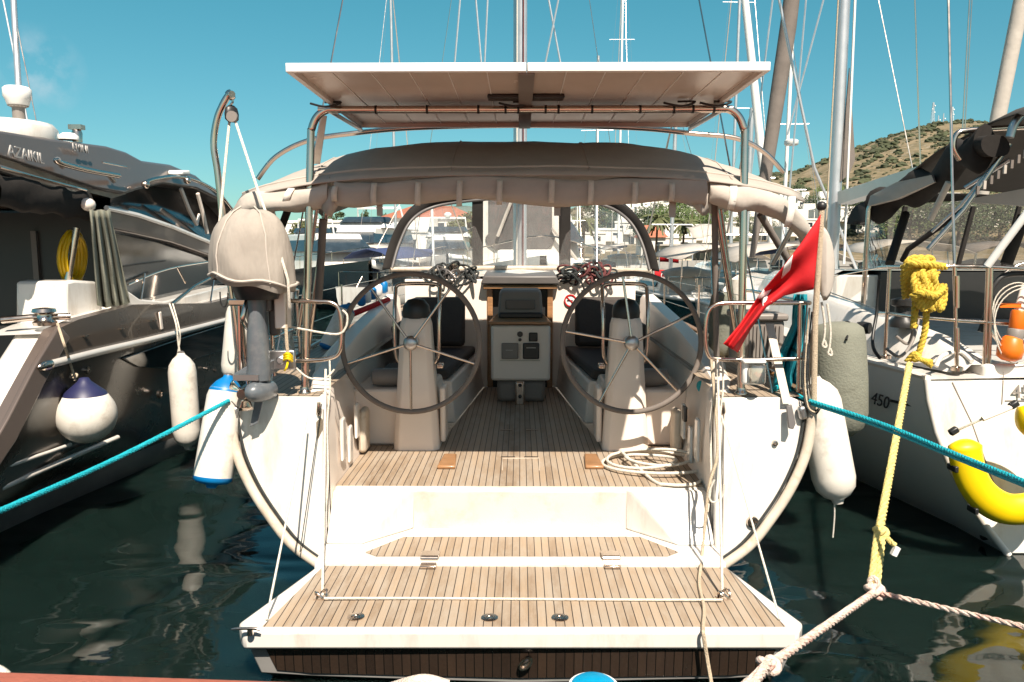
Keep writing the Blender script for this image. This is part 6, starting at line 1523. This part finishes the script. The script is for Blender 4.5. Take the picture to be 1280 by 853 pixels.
def motorboat(px, Y, L_, heading, hull, label, seed=0, fly=True, group=None):
    c = at(px, 312, Y); c.z = 0
    t = thing('moored_motorboat', label, 'motorboat', c, group)
    Mz = Matrix.Rotation(R(-heading), 3, 'Z'); B = L_ * .32; fb = .10 * L_ + .2
    W = lambda x, y, z: c + Mz @ V((x, y, z))
    rows = []
    for f, k, zz in ((-.5, .92, .85), (-.3, 1, .9), (0, 1, 1.0), (.2, .9, 1.12), (.38, .55, 1.25), (.5, .04, 1.38)):
        h = B / 2 * k; z = fb * zz
        rows.append([W(s * x * h, f * L_, q * z - (.3 if q == 0 else 0)) for s, x, q in ((-1, 1, 1), (-1, .98, .6), (-1, .86, .2), (-1, .5, 0), (1, .5, 0), (1, .86, .2), (1, .98, .6), (1, 1, 1))])
    MB().grid(rows).add(rows[0], [tuple(range(8))]).build('hull', M[hull], t, sharp=50)
    MB().grid([[r_[0], r_[7]] for r_ in rows]).build('deck', M['gel'], t)
    MB().grid([[r_[0] + V((0, 0, .02)), r_[0].lerp(r_[1], .35)] for r_ in rows]).build('rubbing_strake', M['white'], t, solid=.06)
    h1 = .13 * L_
    def block(y0, y1, w0, w1, z0, z1, name, mat, par, sl=.12):
        return MB().add([W(-w0, y0, z0), W(w0, y0, z0), W(w1, y1, z0), W(-w1, y1, z0), W(-w0 * .92, y0 + .1, z1), W(w0 * .92, y0 + .1, z1), W(w1 * .8, y1 - sl * L_, z1), W(-w1 * .8, y1 - sl * L_, z1)],
                        [(0, 1, 2, 3), (4, 5, 6, 7), (0, 1, 5, 4), (1, 2, 6, 5), (2, 3, 7, 6), (3, 0, 4, 7)]).build(name, M[mat], par, bevel=.06)
    dh = block(-.28 * L_, .30 * L_, B * .40, B * .30, fb * .9, fb + h1, 'deckhouse', 'gel', t)
    block(-.281 * L_, .285 * L_, B * .405, B * .30, fb + h1 * .52, fb + h1 * .86, 'side_window', 'window', dh, .085)
    if fly:
        f2 = block(-.36 * L_, .12 * L_, B * .42, B * .34, fb + h1, fb + h1 + .35, 'flybridge', 'white', t, .02)
        MB().tube([W(-B * .33, -.2 * L_, fb + h1 + .3), W(-B * .30, -.16 * L_, fb + h1 + 1.5), W(B * .30, -.16 * L_, fb + h1 + 1.5), W(B * .33, -.2 * L_, fb + h1 + .3)], .09, 8).build('radar_arch', M['white'], f2)
        MB().ball(W(0, -.16 * L_, fb + h1 + 1.75), (.3, .3, .2)).build('radar_dome', M['white'], f2)
        block(.02 * L_, .12 * L_, B * .34, B * .28, fb + h1 + .35, fb + h1 + .75, 'windshield', 'window', f2, .05)
    MB().tube(cr([W(s * B * .5 * k, f * L_, fb * zz + .55) for s, f, k, zz in ((-1, -.1, 1, .98), (-1, .2, .88, 1.1), (-1, .38, .53, 1.22), (0, .48, 0, 1.35), (1, .38, .53, 1.22), (1, .2, .88, 1.1), (1, -.1, 1, .98))], 4), .02, 5).build('bow_rail', M['steel'], t)
    for s in (-1, 1):
        for f, k, zz in ((-.1, .98, .97), (.05, .95, 1.02), (.2, .86, 1.1), (.38, .52, 1.23)): MB().tube([W(s * B * .5 * k, f * L_, fb * zz), W(s * B * .5 * k, f * L_, fb * zz + .55)], .016, 4).build('rail_post', M['steel'], t)
    return t

# left gap, between the arch leg and the sprayhood
motorboat(405, 36, 13, 150, 'blackhull', 'black hulled motorboat with white deckhouse, beyond the left stern rail', 1, fly=False)
f_ = at(418, 354, 33); tag(MB().ball(f_, .28).build('ball_fender', M['fender'], None), 'tiny white ball fender on the black hulled motorboat', 'fender')
motorboat(462, 52, 16, 185, 'gel', 'white motor yacht with flybridge and radar dome beyond the left wheel', 2)
motorboat(392, 62, 14, 170, 'gel', 'white motor yacht moored furthest left behind the outboard', 3)
sailboat(489, 44, 11, 10, 'gel', 'sailboat with a tall golden-brown mast beside the left sprayhood edge', 4, mast=18, canopy='canvas_l', cover='canvas_l')
# through the windscreen
motorboat(560, 58, 14, 175, 'gel', 'white motorboat seen through the left sprayhood window', 5, fly=True)
sailboat(530, 34, 9, 30, 'gel', 'low white sailboat with blue hood seen through the left sprayhood window', 6, mast=7, canopy='sailcover')
BW = motorboat(662, 27, 15, 178, 'gel', 'white motor yacht with black windows directly beyond the mast', 7, fly=False)
# its tall saloon front with two black windows
def fpt(px, py): return at(px, py, 22.5)
MB().prism([fpt(601, 256), fpt(608, 236), fpt(700, 236), fpt(706, 256), fpt(706, 345), fpt(601, 345)], (0, 1.2, 0)).build('saloon_front', M['gel'], BW, bevel=.05)
for pts in ([(611, 240), (646, 240), (646, 312), (618, 312), (609, 305), (607, 297), (611, 292)], [(655, 240), (690, 240), (690, 290), (694, 297), (691, 306), (684, 312), (655, 312)]):
    MB().prism([fpt(*q) + V((0, -.02, 0)) for q in pts], (0, -.06, 0)).build('front_window', M['dgrey'], BW, bevel=.01)
MB().box(fpt(656, 322) + V((0, -.3, 0)), (1.6, .5, .45)).build('life_raft', M['white'], BW, bevel=.1)
for a, c in (((622, 296), (640, 250)), ((690, 285), (728, 335))): MB().tube([fpt(*a) + V((0, -.2, 0)), fpt(*c) + V((0, -.2, 0))], .05, 6).build('boathook', M['canvas_l'], BW)
sailboat(745, 40, 11, 5, 'gel', 'white sailboat seen through the right sprayhood window', 8, mast=12.3, canopy='canvas_g')
sailboat(775, 62, 13, 0, 'gel', 'sailboat with bright white mast and wide spreaders rising above the solar panel', 9, mast=27, canopy='canvas_l')
sailboat(920, 46, 13, -3, 'gel', 'sailboat with tall grey mast right of the solar panel edge', 10, mast=24, canopy='canvas_l', cover='canvas_l')
sailboat(848, 27, 10, -8, 'tealhull', 'dark teal hulled sailboat with cream spray hood beyond the right steering wheel', 11, mast=7.5, canopy='canvas_l', cover='canvas_g')
sailboat(985, 34, 12, 4, 'gel', 'sailboat with radar on its grey mast behind the right bimini corner', 12, mast=11.4, canopy='canvas_g')
p = at(989, 182, 34); tag(MB().lathe([(.25, 0), (.30, .05), (.30, .2), (.2, .25)], p, n=14).build('radar_dome', M['white'], None), 'small white radar dome on the grey mast behind the right bimini corner', 'radar')
sailboat(940, 22, 10, 3, 'gel', 'white sailboat close behind the right stern rail and red flag', 13, mast=6.5, canopy='canvas_l')
sailboat(722, 78, 11, 0, 'gel', 'far white sailboat just right of the dark windscreen seam', 15, mast=12)
sailboat(1090, 30, 12, 8, 'gel', 'white sailboat seen through the hood windows of the right yacht', 17, mast=0, canopy='canvas_l')
sailboat(1220, 36, 12, 12, 'gel', 'furthest right white sailboat with pale mast behind the hood windows', 18, mast=0, canopy='canvas_g')
motorboat(-30, 40, 14, 60, 'gel', 'white motorboat glimpsed under the dark yacht awning at far left', 20)
# masts and furled sails that stand alone against the sky
def polething(name, pts, rad, mat, label, cat, n=10):
    return one(MB().tube(pts, rad, n), name, mat, label, cat)
polething('furled_sail', [at(940, 322, 15), at(960, 200, 15), at(972, 120, 15), at(985, 35, 15), at(993, -30, 15), at(1035, -360, 15), at(1090, -800, 15)], [.05, .12, .14, .15, .14, .12, .05], 'canvas_g', 'thick rolled beige sail leaning up at the right of the solar panel', 'furled sail', 18)
for k in range(2): pass
polething('furled_sail', [at(1226, 255, 18), at(1248, 145, 18), at(1278, -5, 18), at(1284, -40, 18), at(1345, -345, 18), at(1425, -745, 18)], [.12, .16, .16, .14, .11, .05], 'canvas_l', 'rolled pale sail leaning above the canopy at the right edge', 'furled sail', 18)
polething('forestay', [at(966, 325, 20), at(951, 185, 20), at(941, 90, 20), at(929, -20, 20), at(893, -350, 20), at(845, -790, 20)], [.05, .11, .10, .09, .07, .04], 'white', 'white rolled forestay passing behind the right corner of the solar panel', 'forestay')
polething('shroud_wire', [at(1072, 340, 14), at(1018, 210, 14), at(986, 60, 14), at(950, -120, 14)], .025, 'alu', 'slanting grey wire beside the thick rolled beige sail', 'wire')
sky_wires = [((568, 84), (576, -10), 30), ((600, 60), (594, -10), 45), ((606, 75), (610, -10), 40), ((700, 76), (684, -10), 45), ((682, 78), (700, -10), 40), ((947, 150), (967, -10), 24), ((1000, 110), (1032, -10), 30), ((985, 260), (1004, 40), 22), ((30, 130), (2, -10), 40)]
for i, (a, c, Y) in enumerate(sky_wires):
    one(MB().tube([at(*a, Y) + (at(*a, Y) - at(*c, Y)) * .5, at(*c, Y) + (at(*c, Y) - at(*a, Y)) * 6], .0012 * Y, 5), 'rigging_wire', 'alu', 'thin rigging wire rising into the open sky', 'wire', 'loose rigging wires against the sky')

# ------------------------------------------------------------------ town, trees
def leaf_cloud(blobs, n, size, rs):
    mb = MB()
    tot = sum(b_[1] ** 2 for b_ in blobs)
    for c, r_, sq in blobs:
        k = int(n * r_ * r_ / tot)
        for _ in range(k):
            d = V((rs.gauss(0, 1), rs.gauss(0, 1), rs.gauss(0, 1)))
            if d.length < .01: continue
            d.normalize(); rad = r_ * (rs.random() ** .33) * rs.uniform(.75, 1.12)
            p = V(c) + V((d.x * rad, d.y * rad, d.z * rad * sq))
            u = V((rs.gauss(0, 1), rs.gauss(0, 1), rs.gauss(0, 1))).normalized(); w_ = u.orthogonal().normalized(); s_ = size * rs.uniform(.6, 1.4)
            mb.add([p - u * s_, p - w_ * s_ * .7, p + u * s_, p + w_ * s_ * .7], [(0, 1, 2, 3)])
    return mb
def build_leaves(mb, name, mat, parent):
    me = bpy.data.meshes.new(name); o = bpy.data.objects.new(name, me); off = V(parent.location)
    me.from_pydata([tuple(p - off) for p in mb.v], [], mb.f); me.materials.append(M[mat]); o.parent = parent; COL.objects.link(o); return o
def tree(px, Y, h, w_, kind, label, seed, base=None, group=None, mat=None):
    rs = random.Random(seed); c = base or ground(px, Y)
    names = {'cypress': 'cypress_tree', 'pine': 'pine_tree', 'round': 'broadleaf_tree', 'palm': 'palm_tree'}
    t = thing(names[kind], label, 'tree', c, group)
    if kind == 'palm':
        MB().tube([c, c + V((.1, 0, h * .5)), c + V((.2, 0, h))], [.22, .16, .14], 7).build('trunk', M['bark'], t)
        mb = MB(); top = c + V((.2, 0, h))
        for k in range(26):
            a = k * 2.4; el_ = rs.uniform(-.5, 1.2); ln = w_ * rs.uniform(.8, 1.1); P = []
            for j in range(6):
                u = j / 5; P.append(top + V((math.cos(a) * ln * u, math.sin(a) * ln * u, ln * (math.sin(el_) * u - .8 * u * u))))
            sd = V((-math.sin(a), math.cos(a), 0))
            for j in range(5):
                ww = ln * .16 * math.sin((j + .6) / 5.4 * math.pi)
                for s in (-1, 1):
                    mb.add([P[j], P[j + 1], P[j + 1] + sd * s * ww - V((0, 0, ww * .6)), P[j] + sd * s * ww * .8 - V((0, 0, ww * .6))], [(0, 1, 2, 3)])
        build_leaves(mb, 'crown', mat or 'leaf2', t); return t
    if kind == 'cypress':
        blobs = [(c + V((rs.uniform(-.15, .15) * w_, rs.uniform(-.15, .15) * w_, h * f)), w_ * k_, 2.2) for f, k_ in ((.14, .38), (.3, .48), (.45, .46), (.6, .38), (.75, .28), (.88, .16))]
        n = 2600; sz = .045 * h * .5
    elif kind == 'pine':
        blobs = []
        for i in range(26):
            f = rs.uniform(.3, 1); rad = w_ * .5 * (1 - .62 * max(0, (f - .45) / .55)) ; a = rs.uniform(0, 6.28); q = rad * rs.uniform(.2, .85)
            blobs.append((c + V((math.cos(a) * q, math.sin(a) * q, h * f * .92)), w_ * rs.uniform(.11, .2), .55))
        n = 3600; sz = .02 * h
    else:
        blobs = []
        for i in range(22):
            a = rs.uniform(0, 6.28); q = w_ * .5 * rs.random() ** .5 * .85; f = rs.uniform(.3, .95) * (1 - .35 * (q / (w_ * .5)) ** 2)
            blobs.append((c + V((math.cos(a) * q, math.sin(a) * q, h * f)), w_ * rs.uniform(.12, .24), .75))
        n = 3200; sz = .028 * h
    limbs = MB().tube([c, c + V((0, 0, h * .35)), c + V((w_ * .03, 0, h * .75))], [h * .03, h * .022, h * .008], 7)
    for k in range(5):
        bc_ = V(blobs[(k * 5 + 2) % len(blobs)][0]); limbs.tube([c + V((0, 0, h * (.25 + .06 * k))), bc_], [h * .012, h * .004], 5)
    limbs.build('trunk', M['bark'], t)
    build_leaves(leaf_cloud(blobs, n, sz, rs), 'crown', mat or 'leaf', t)
    return t
TB = lambda px, Y: V(((px - 650) / F * Y, Y, 1.0))
tree(452, 118, 7.6, 2.5, 'cypress', 'tall dark cypress left of the golden mast', 31, TB(459, 118))
tree(422, 122, 7.7, 6.5, 'pine', 'broad dark pine left of the tall cypress', 32, TB(424, 122))
tree(408, 120, 6.2, 1.6, 'cypress', 'slim young cypress left of the broad pine', 33, TB(408, 120))
tree(478, 124, 7.2, 6, 'pine', 'dark spreading pine right of the tall cypress', 34, TB(478, 124))
tree(500, 130, 7.4, 6, 'pine', 'pine half hidden behind the sprayhood edge', 35, TB(497, 130))
tree(460, 110, 4.2, 7, 'round', 'low olive-green tree below the tall cypress', 36, TB(458, 110), mat='leaf3')
tree(383, 110, 6.2, 6, 'round', 'green tree behind the left bimini legs', 37, TB(386, 108), mat='leaf2')
tree(586, 108, 7.0, 6.5, 'round', 'olive-grey tree seen through the left sprayhood window', 38, TB(578, 108), mat='leaf2')
tree(568, 112, 6.0, 6, 'round', 'smaller olive tree beside the one in the left sprayhood window', 39, TB(560, 114), mat='leaf2')
tree(742, 150, 8, 8, 'round', 'dark tree in the right sprayhood window', 40, mat='leaf')
for i, (px, Y, h, w_, lb) in enumerate([(822, 170, 7, 13, 'dark tree clump left of the big green tree on the hillside town'), (860, 150, 7.5, 13, 'big fresh green tree in the middle of the hillside town'), (842, 200, 6, 11, 'tree above the road wall in the hillside town'), (884, 172, 6.5, 11, 'green tree right of the big fresh one in the hillside town'),
                                         (900, 205, 6, 9, 'tree between white houses beside the right arch leg'), (960, 180, 6, 8, 'tree behind the right bimini corner'), (1010, 190, 6, 9, 'tree low on the hill behind the flag staff'), (800, 240, 6, 10, 'dark tree high above the road wall'), (940, 240, 6, 9, 'tree high on the slope right of the arch leg'), (985, 235, 6, 9, 'tree on the slope behind the rolled side curtain'),
                                         (1130, 130, 9, 16, 'broad tree seen through the hood of the right yacht'), (1190, 126, 10, 17, 'second broad tree seen through the hood of the right yacht'), (1240, 130, 9, 15, 'third broad tree, furthest right behind the hood'), (1095, 140, 9, 14, 'tree left of the broad ones behind the right yacht hood'), (806, 150, 5, 9, 'dark tree beside the right sprayhood edge'), (835, 158, 5.5, 9, 'dark tree right of the sprayhood edge tree'), (915, 168, 5, 8, 'green tree just right of the right arch leg'), (870, 245, 5, 10, 'tree high above the road wall, in the middle'), (905, 250, 5, 10, 'tree on the brown slope above the white cube houses'), (930, 150, 5, 8, 'green tree among the lowest white cube houses'), (760, 185, 6, 11, 'broad dark tree in the top of the right sprayhood window'), (728, 180, 6, 10, 'dark tree beside the dark windscreen seam on the right'), (1030, 210, 6, 10, 'tree on the hill foot between mast and flag'), (970, 150, 5, 8, 'green tree low behind the right bimini legs')]):
    tree(px, Y, h, w_, 'round', lb, 50 + i, mat=['leaf', 'leaf3', 'leaf', 'leaf3', 'leaf', 'leaf2', 'leaf'][i % 7])
for i, (px, Y, h, lb) in enumerate([(818, 112, 6.0, 'short palm left of the red flags on the promenade'), (851, 113, 5.4, 'bushy palm right of the red flags on the promenade'), (728, 112, 5.5, 'palm seen through the right sprayhood window')]):
    tree(px, Y, h, 2.4, 'palm', lb, 80 + i, TB(px, Y))

def house(px, Y, w_, d_, h, label, roof='flat', mat='wallw', seed=0, base=None, nw=3, floors=2):
    rs = random.Random(seed); c = base or ground(px, Y)
    c = V(c); t = thing('house', label, 'house', c)
    yaw = R(rs.uniform(-18, 18)); Mz = Matrix.Rotation(yaw, 3, 'Z'); W = lambda x, y, z: c + Mz @ V((x, y, z))
    bx = lambda a, q: [W(x, y, z) for x in (a[0], q[0]) for y in (a[1], q[1]) for z in (a[2], q[2])]
    FB = [(0, 1, 3, 2), (4, 6, 7, 5), (0, 4, 5, 1), (2, 3, 7, 6), (0, 2, 6, 4), (1, 5, 7, 3)]
    MB().add(bx((-w_ / 2, 0, -3), (w_ / 2, d_, h)), FB).build('wall', M[mat], t)
    if roof == 'flat':
        r_ = MB().add(bx((-w_ / 2 - .15, -.15, h), (w_ / 2 + .15, d_ + .15, h + .35)), FB).build('roof', M[mat], t)
        if rs.random() < .6: MB().add(bx((-w_ * .1, d_ * .4, h + .35), (w_ * .3, d_ * .8, h + 2.2)), FB).build('stair_tower', M[mat], r_)
    else:
        o_ = .4
        MB().add([W(-w_ / 2 - o_, -o_, h), W(w_ / 2 + o_, -o_, h), W(w_ / 2 + o_, d_ + o_, h), W(-w_ / 2 - o_, d_ + o_, h), W(-w_ * .25, d_ / 2, h + 1.9), W(w_ * .25, d_ / 2, h + 1.9)], [(0, 1, 5, 4), (1, 2, 5), (2, 3, 4, 5), (3, 0, 4), (0, 3, 2, 1)]).build('roof', M['tile'], t)
    fh = h / floors
    for f in range(floors):
        for k in range(nw):
            x = -w_ / 2 + w_ * (k + .5) / nw; z = f * fh + fh * .3; ww = min(.55, w_ / nw * .3); door = (k == nw // 2 and f == 0)
            z0, z1 = (0.0, fh * .75) if door else (z, z + fh * .45)
            MB().add(bx((x - ww, -.06, z0), (x + ww, .0, z1)), FB).build('door' if door else 'window', M['window'], t)
    if floors > 1:
        MB().add(bx((-w_ * .42, -1.1, fh - .1), (w_ * .2, 0, fh + .05)), FB).add(bx((-w_ * .42, -1.1, fh + .05), (w_ * .2, -1.0, fh + .9)), FB).build('balcony', M[mat], t)
    return t
hs_ = [(405, 116, 9, 7, 3.2, 'flat', 1, 'low white house with open front left of the olive-green tree'), (430, 114, 6, 6, 5.4, 'flat', 2, 'white house rising behind the black hulled motorboat'), (375, 118, 8, 7, 5.5, 'flat', 2, 'white house behind the left arch leg'),
       (530, 112, 13, 9, 6.0, 'hip', 2, 'white house with red tiled roof in the left sprayhood window'), (516, 107, 8, 6, 3.8, 'flat', 1, 'low white annexe in front of the red roofed house'),
       (735, 126, 9, 8, 5.5, 'flat', 2, 'white house in the right sprayhood window, lower left'), (760, 132, 8, 7, 6, 'flat', 2, 'white house in the right sprayhood window, beside the arch'), (745, 170, 12, 8, 6, 'flat', 2, 'long white house high in the right sprayhood window'),
       (866, 122, 10, 8, 7.0, 'flat', 2, 'bright white cubic house below the big green tree'), (838, 120, 12, 7, 4.2, 'flat', 1, 'long low white house beside the short palm'), (815, 118, 6, 6, 4.6, 'hip', 1, 'small house with a red roof left of the short palm')]
i_ = 0
for (px, Y, w_, d_, h, rf, fl, lb) in hs_:
    if px > 700: w_ *= .62; d_ *= .7; h *= .6
    house(px, Y, w_, d_, h, lb, rf, seed=i_, floors=fl, nw=max(2, int(w_ / 2.6))); i_ += 1
rs = random.Random(12)
spots = []
for (px, Y) in [(858, 215), (868, 222), (878, 215), (888, 228), (896, 214), (905, 226), (914, 216), (922, 230), (874, 196), (886, 200), (896, 188), (880, 182), (893, 176), (908, 186), (925, 190), (940, 196), (950, 210), (965, 200), (975, 216), (985, 205), (935, 165), (955, 160), (975, 165), (915, 160), (905, 150), (945, 148), (990, 175), (1000, 195), (1005, 170), (966, 150)]:
    house(px + rs.uniform(-2, 2), Y, rs.uniform(3.2, 6.5), 4.5, rs.uniform(2.6, 4.2), 'white cube house among many stacked up the hillside', 'flat', seed=i_, floors=2, nw=2)['group'] = 'white cube houses stacked up the hillside'; i_ += 1
for (px, Y) in [(708, 150), (716, 165), (724, 200), (733, 215), (741, 228), (752, 210), (765, 225), (778, 235), (790, 225), (803, 215), (812, 232), (826, 240), (770, 160), (782, 150), (795, 160), (845, 235), (828, 185), (850, 180), (1012, 205), (1022, 190), (995, 150), (985, 140), (1025, 160)]:
    house(px + rs.uniform(-2, 2), Y, rs.uniform(3.2, 6.5), 4.5, rs.uniform(2.6, 4.2), 'white cube house among many stacked up the hillside', 'flat', seed=i_, floors=2, nw=2)['group'] = 'white cube houses stacked up the hillside'; i_ += 1
for (px, Y) in [(1060, 150), (1085, 156), (1110, 165), (1150, 150), (1215, 152), (1255, 158), (1170, 170)]:
    house(px, Y, rs.uniform(7, 11), 7, rs.uniform(3.5, 6), 'white house at the hill foot seen past the right yacht', 'flat', seed=i_, floors=2, nw=3)['group'] = 'white houses behind the right yacht'; i_ += 1
# road wall, awnings, promenade things
a, c = ground(795, 205), ground(862, 205)
one(MB().prism([a + V((0, 0, -1)), c + V((0, 0, -1)), c + V((0, 0, 1.4)), a + V((0, 0, 1.4))], (0, .5, 0)), 'road_wall', 'wallw', 'long white retaining wall running level across the hillside', 'wall')
aw_ = thing('awning', 'large grey fabric awning over the promenade right of the white houses', 'awning', TB(900, 104))
a, c = TB(862, 104), TB(935, 104)
MB().grid([[V((a.x + (c.x - a.x) * u / 8, 103 + 5 * v, 4.0 + 1.6 * math.sin(math.pi * v / 2) + .5 * math.sin(u / 8 * 3.1) - .2 * math.sin(u * 1.57) ** 2)) for u in range(9)] for v in (0, .33, .66, 1)]).build('fabric', M['canvas_l'], aw_, solid=.05)
for u in (0, .33, .66, 1): MB().tube([V((a.x + (c.x - a.x) * u, 103.2, 1)), V((a.x + (c.x - a.x) * u, 103.2, 4.1))], .08, 6).build('post', M['alu'], aw_)
ct_ = thing('cafe_front', 'ochre cafe front under the grey awning', 'cafe', TB(900, 109))
MB().span((a.x, 108.5, 1), (c.x, 109, 3.4)).build('wall', M['wallc'], ct_)
for k in range(7): MB().span((a.x + .6 + k * 1.1, 108.4, 1), (a.x + 1.2 + k * 1.1, 108.5, 2.8)).build('window', M['window'], ct_)
ky = thing('kiosk', 'tan walled kiosk behind the teal hulled sailboat', 'kiosk', TB(850, 100))
a, c = TB(832, 101), TB(872, 101)
MB().span((a.x, 105, 1), (c.x, 107, 3.0)).build('wall', M['wallc'], ky); MB().span((a.x - .3, 104.6, 3.0), (c.x + .3, 107.2, 3.2)).build('roof', M['canvas_l'], ky)
for k in range(2): MB().span((a.x + .8 + 1.8 * k, 104.93, 1.3), (a.x + 1.8 + 1.8 * k, 105, 2.4)).build('window', M['window'], ky)
for px, py, lb in ((832, 321, 'small red flag on a pole left of the bushy palm'), (826, 345, 'second small red flag, lower, beyond the right wheel')):
    Y = 75; p = at(px, py, Y); t = thing('flag', lb, 'flag', V((p.x, Y, .5)))
    MB().tube([V((p.x - .6, Y, .5)), V((p.x - .6, Y, p.z + .7))], .04, 6).build('pole', M['alu'], t)
    MB().grid([[V((p.x - .6 + 1.9 * u / 8, Y + .1 * math.sin(u * .9), p.z + .6 - v * 1.1 - .15 * (u / 8) ** 2)) for v in (0, .5, 1)] for u in range(9)]).build('cloth', M['red'], t, solid=.02)
    MB().tube([V((p.x + .25 + .22 * math.cos(q), Y - .1, p.z + .05 + .22 * math.sin(q))) for q in [R(50 + 26 * k) for k in range(11)]], .05, 5).build('crescent', M['flagw'], t)
# telecom towers on the hill top
for i, (px, h, lb) in enumerate([(1149, 13, 'tallest lattice telecom tower on the left of the hill top'), (1156, 6, 'short thin mast beside the tallest telecom tower'), (1162, 7, 'thin telecom mast in the middle of the hill top'), (1172, 10, 'pale lattice telecom tower on the right of the hill top')]):
    c = ground(px, 425); t = thing('telecom_tower', lb, 'tower', c); w_ = .9 if i in (0, 3) else .3
    for sx in (-1, 1):
        for sy in (-1, 1): MB().tube([c + V((sx * w_, sy * w_, -1)), c + V((sx * w_ * .25, sy * w_ * .25, h))], .12, 4).build('leg', M['alu' if i != 3 else 'white'], t)
    br = MB()
    for k in range(8):
        f = k / 8; q = w_ * (1 - .75 * f); q2 = w_ * (1 - .75 * (f + .125))
        br.tube([c + V((-q, -q, h * f)), c + V((q2, -q2, h * (f + .125)))], .07, 4)
        br.tube([c + V((q, -q, h * f)), c + V((-q2, -q2, h * (f + .125)))], .07, 4)
    br.build('bracing', M['alu'], t)
    for k in range(3 if i in (0, 3) else 1): MB().lathe([(.32, 0), (.32, .2)], c + V((.6 * (-1) ** k, -.6, h * (.6 + .13 * k))), (0, -1, 0), 10).build('dish', M['white'], t)
for i, px in enumerate((1152, 1160, 1167, 1176)):
    c = ground(px, 424); t = thing('equipment_hut', 'small white equipment hut at the foot of the telecom towers', 'hut', c, 'equipment huts on the hill top')
    MB().span(c + V((-.9, 0, -1)), c + V((.9, 2, 1.2))).build('wall', M['wallw'], t); MB().span(c + V((-1.0, -.1, 1.2)), c + V((1.0, 2.1, 1.4))).build('roof', M['concrete'], t)
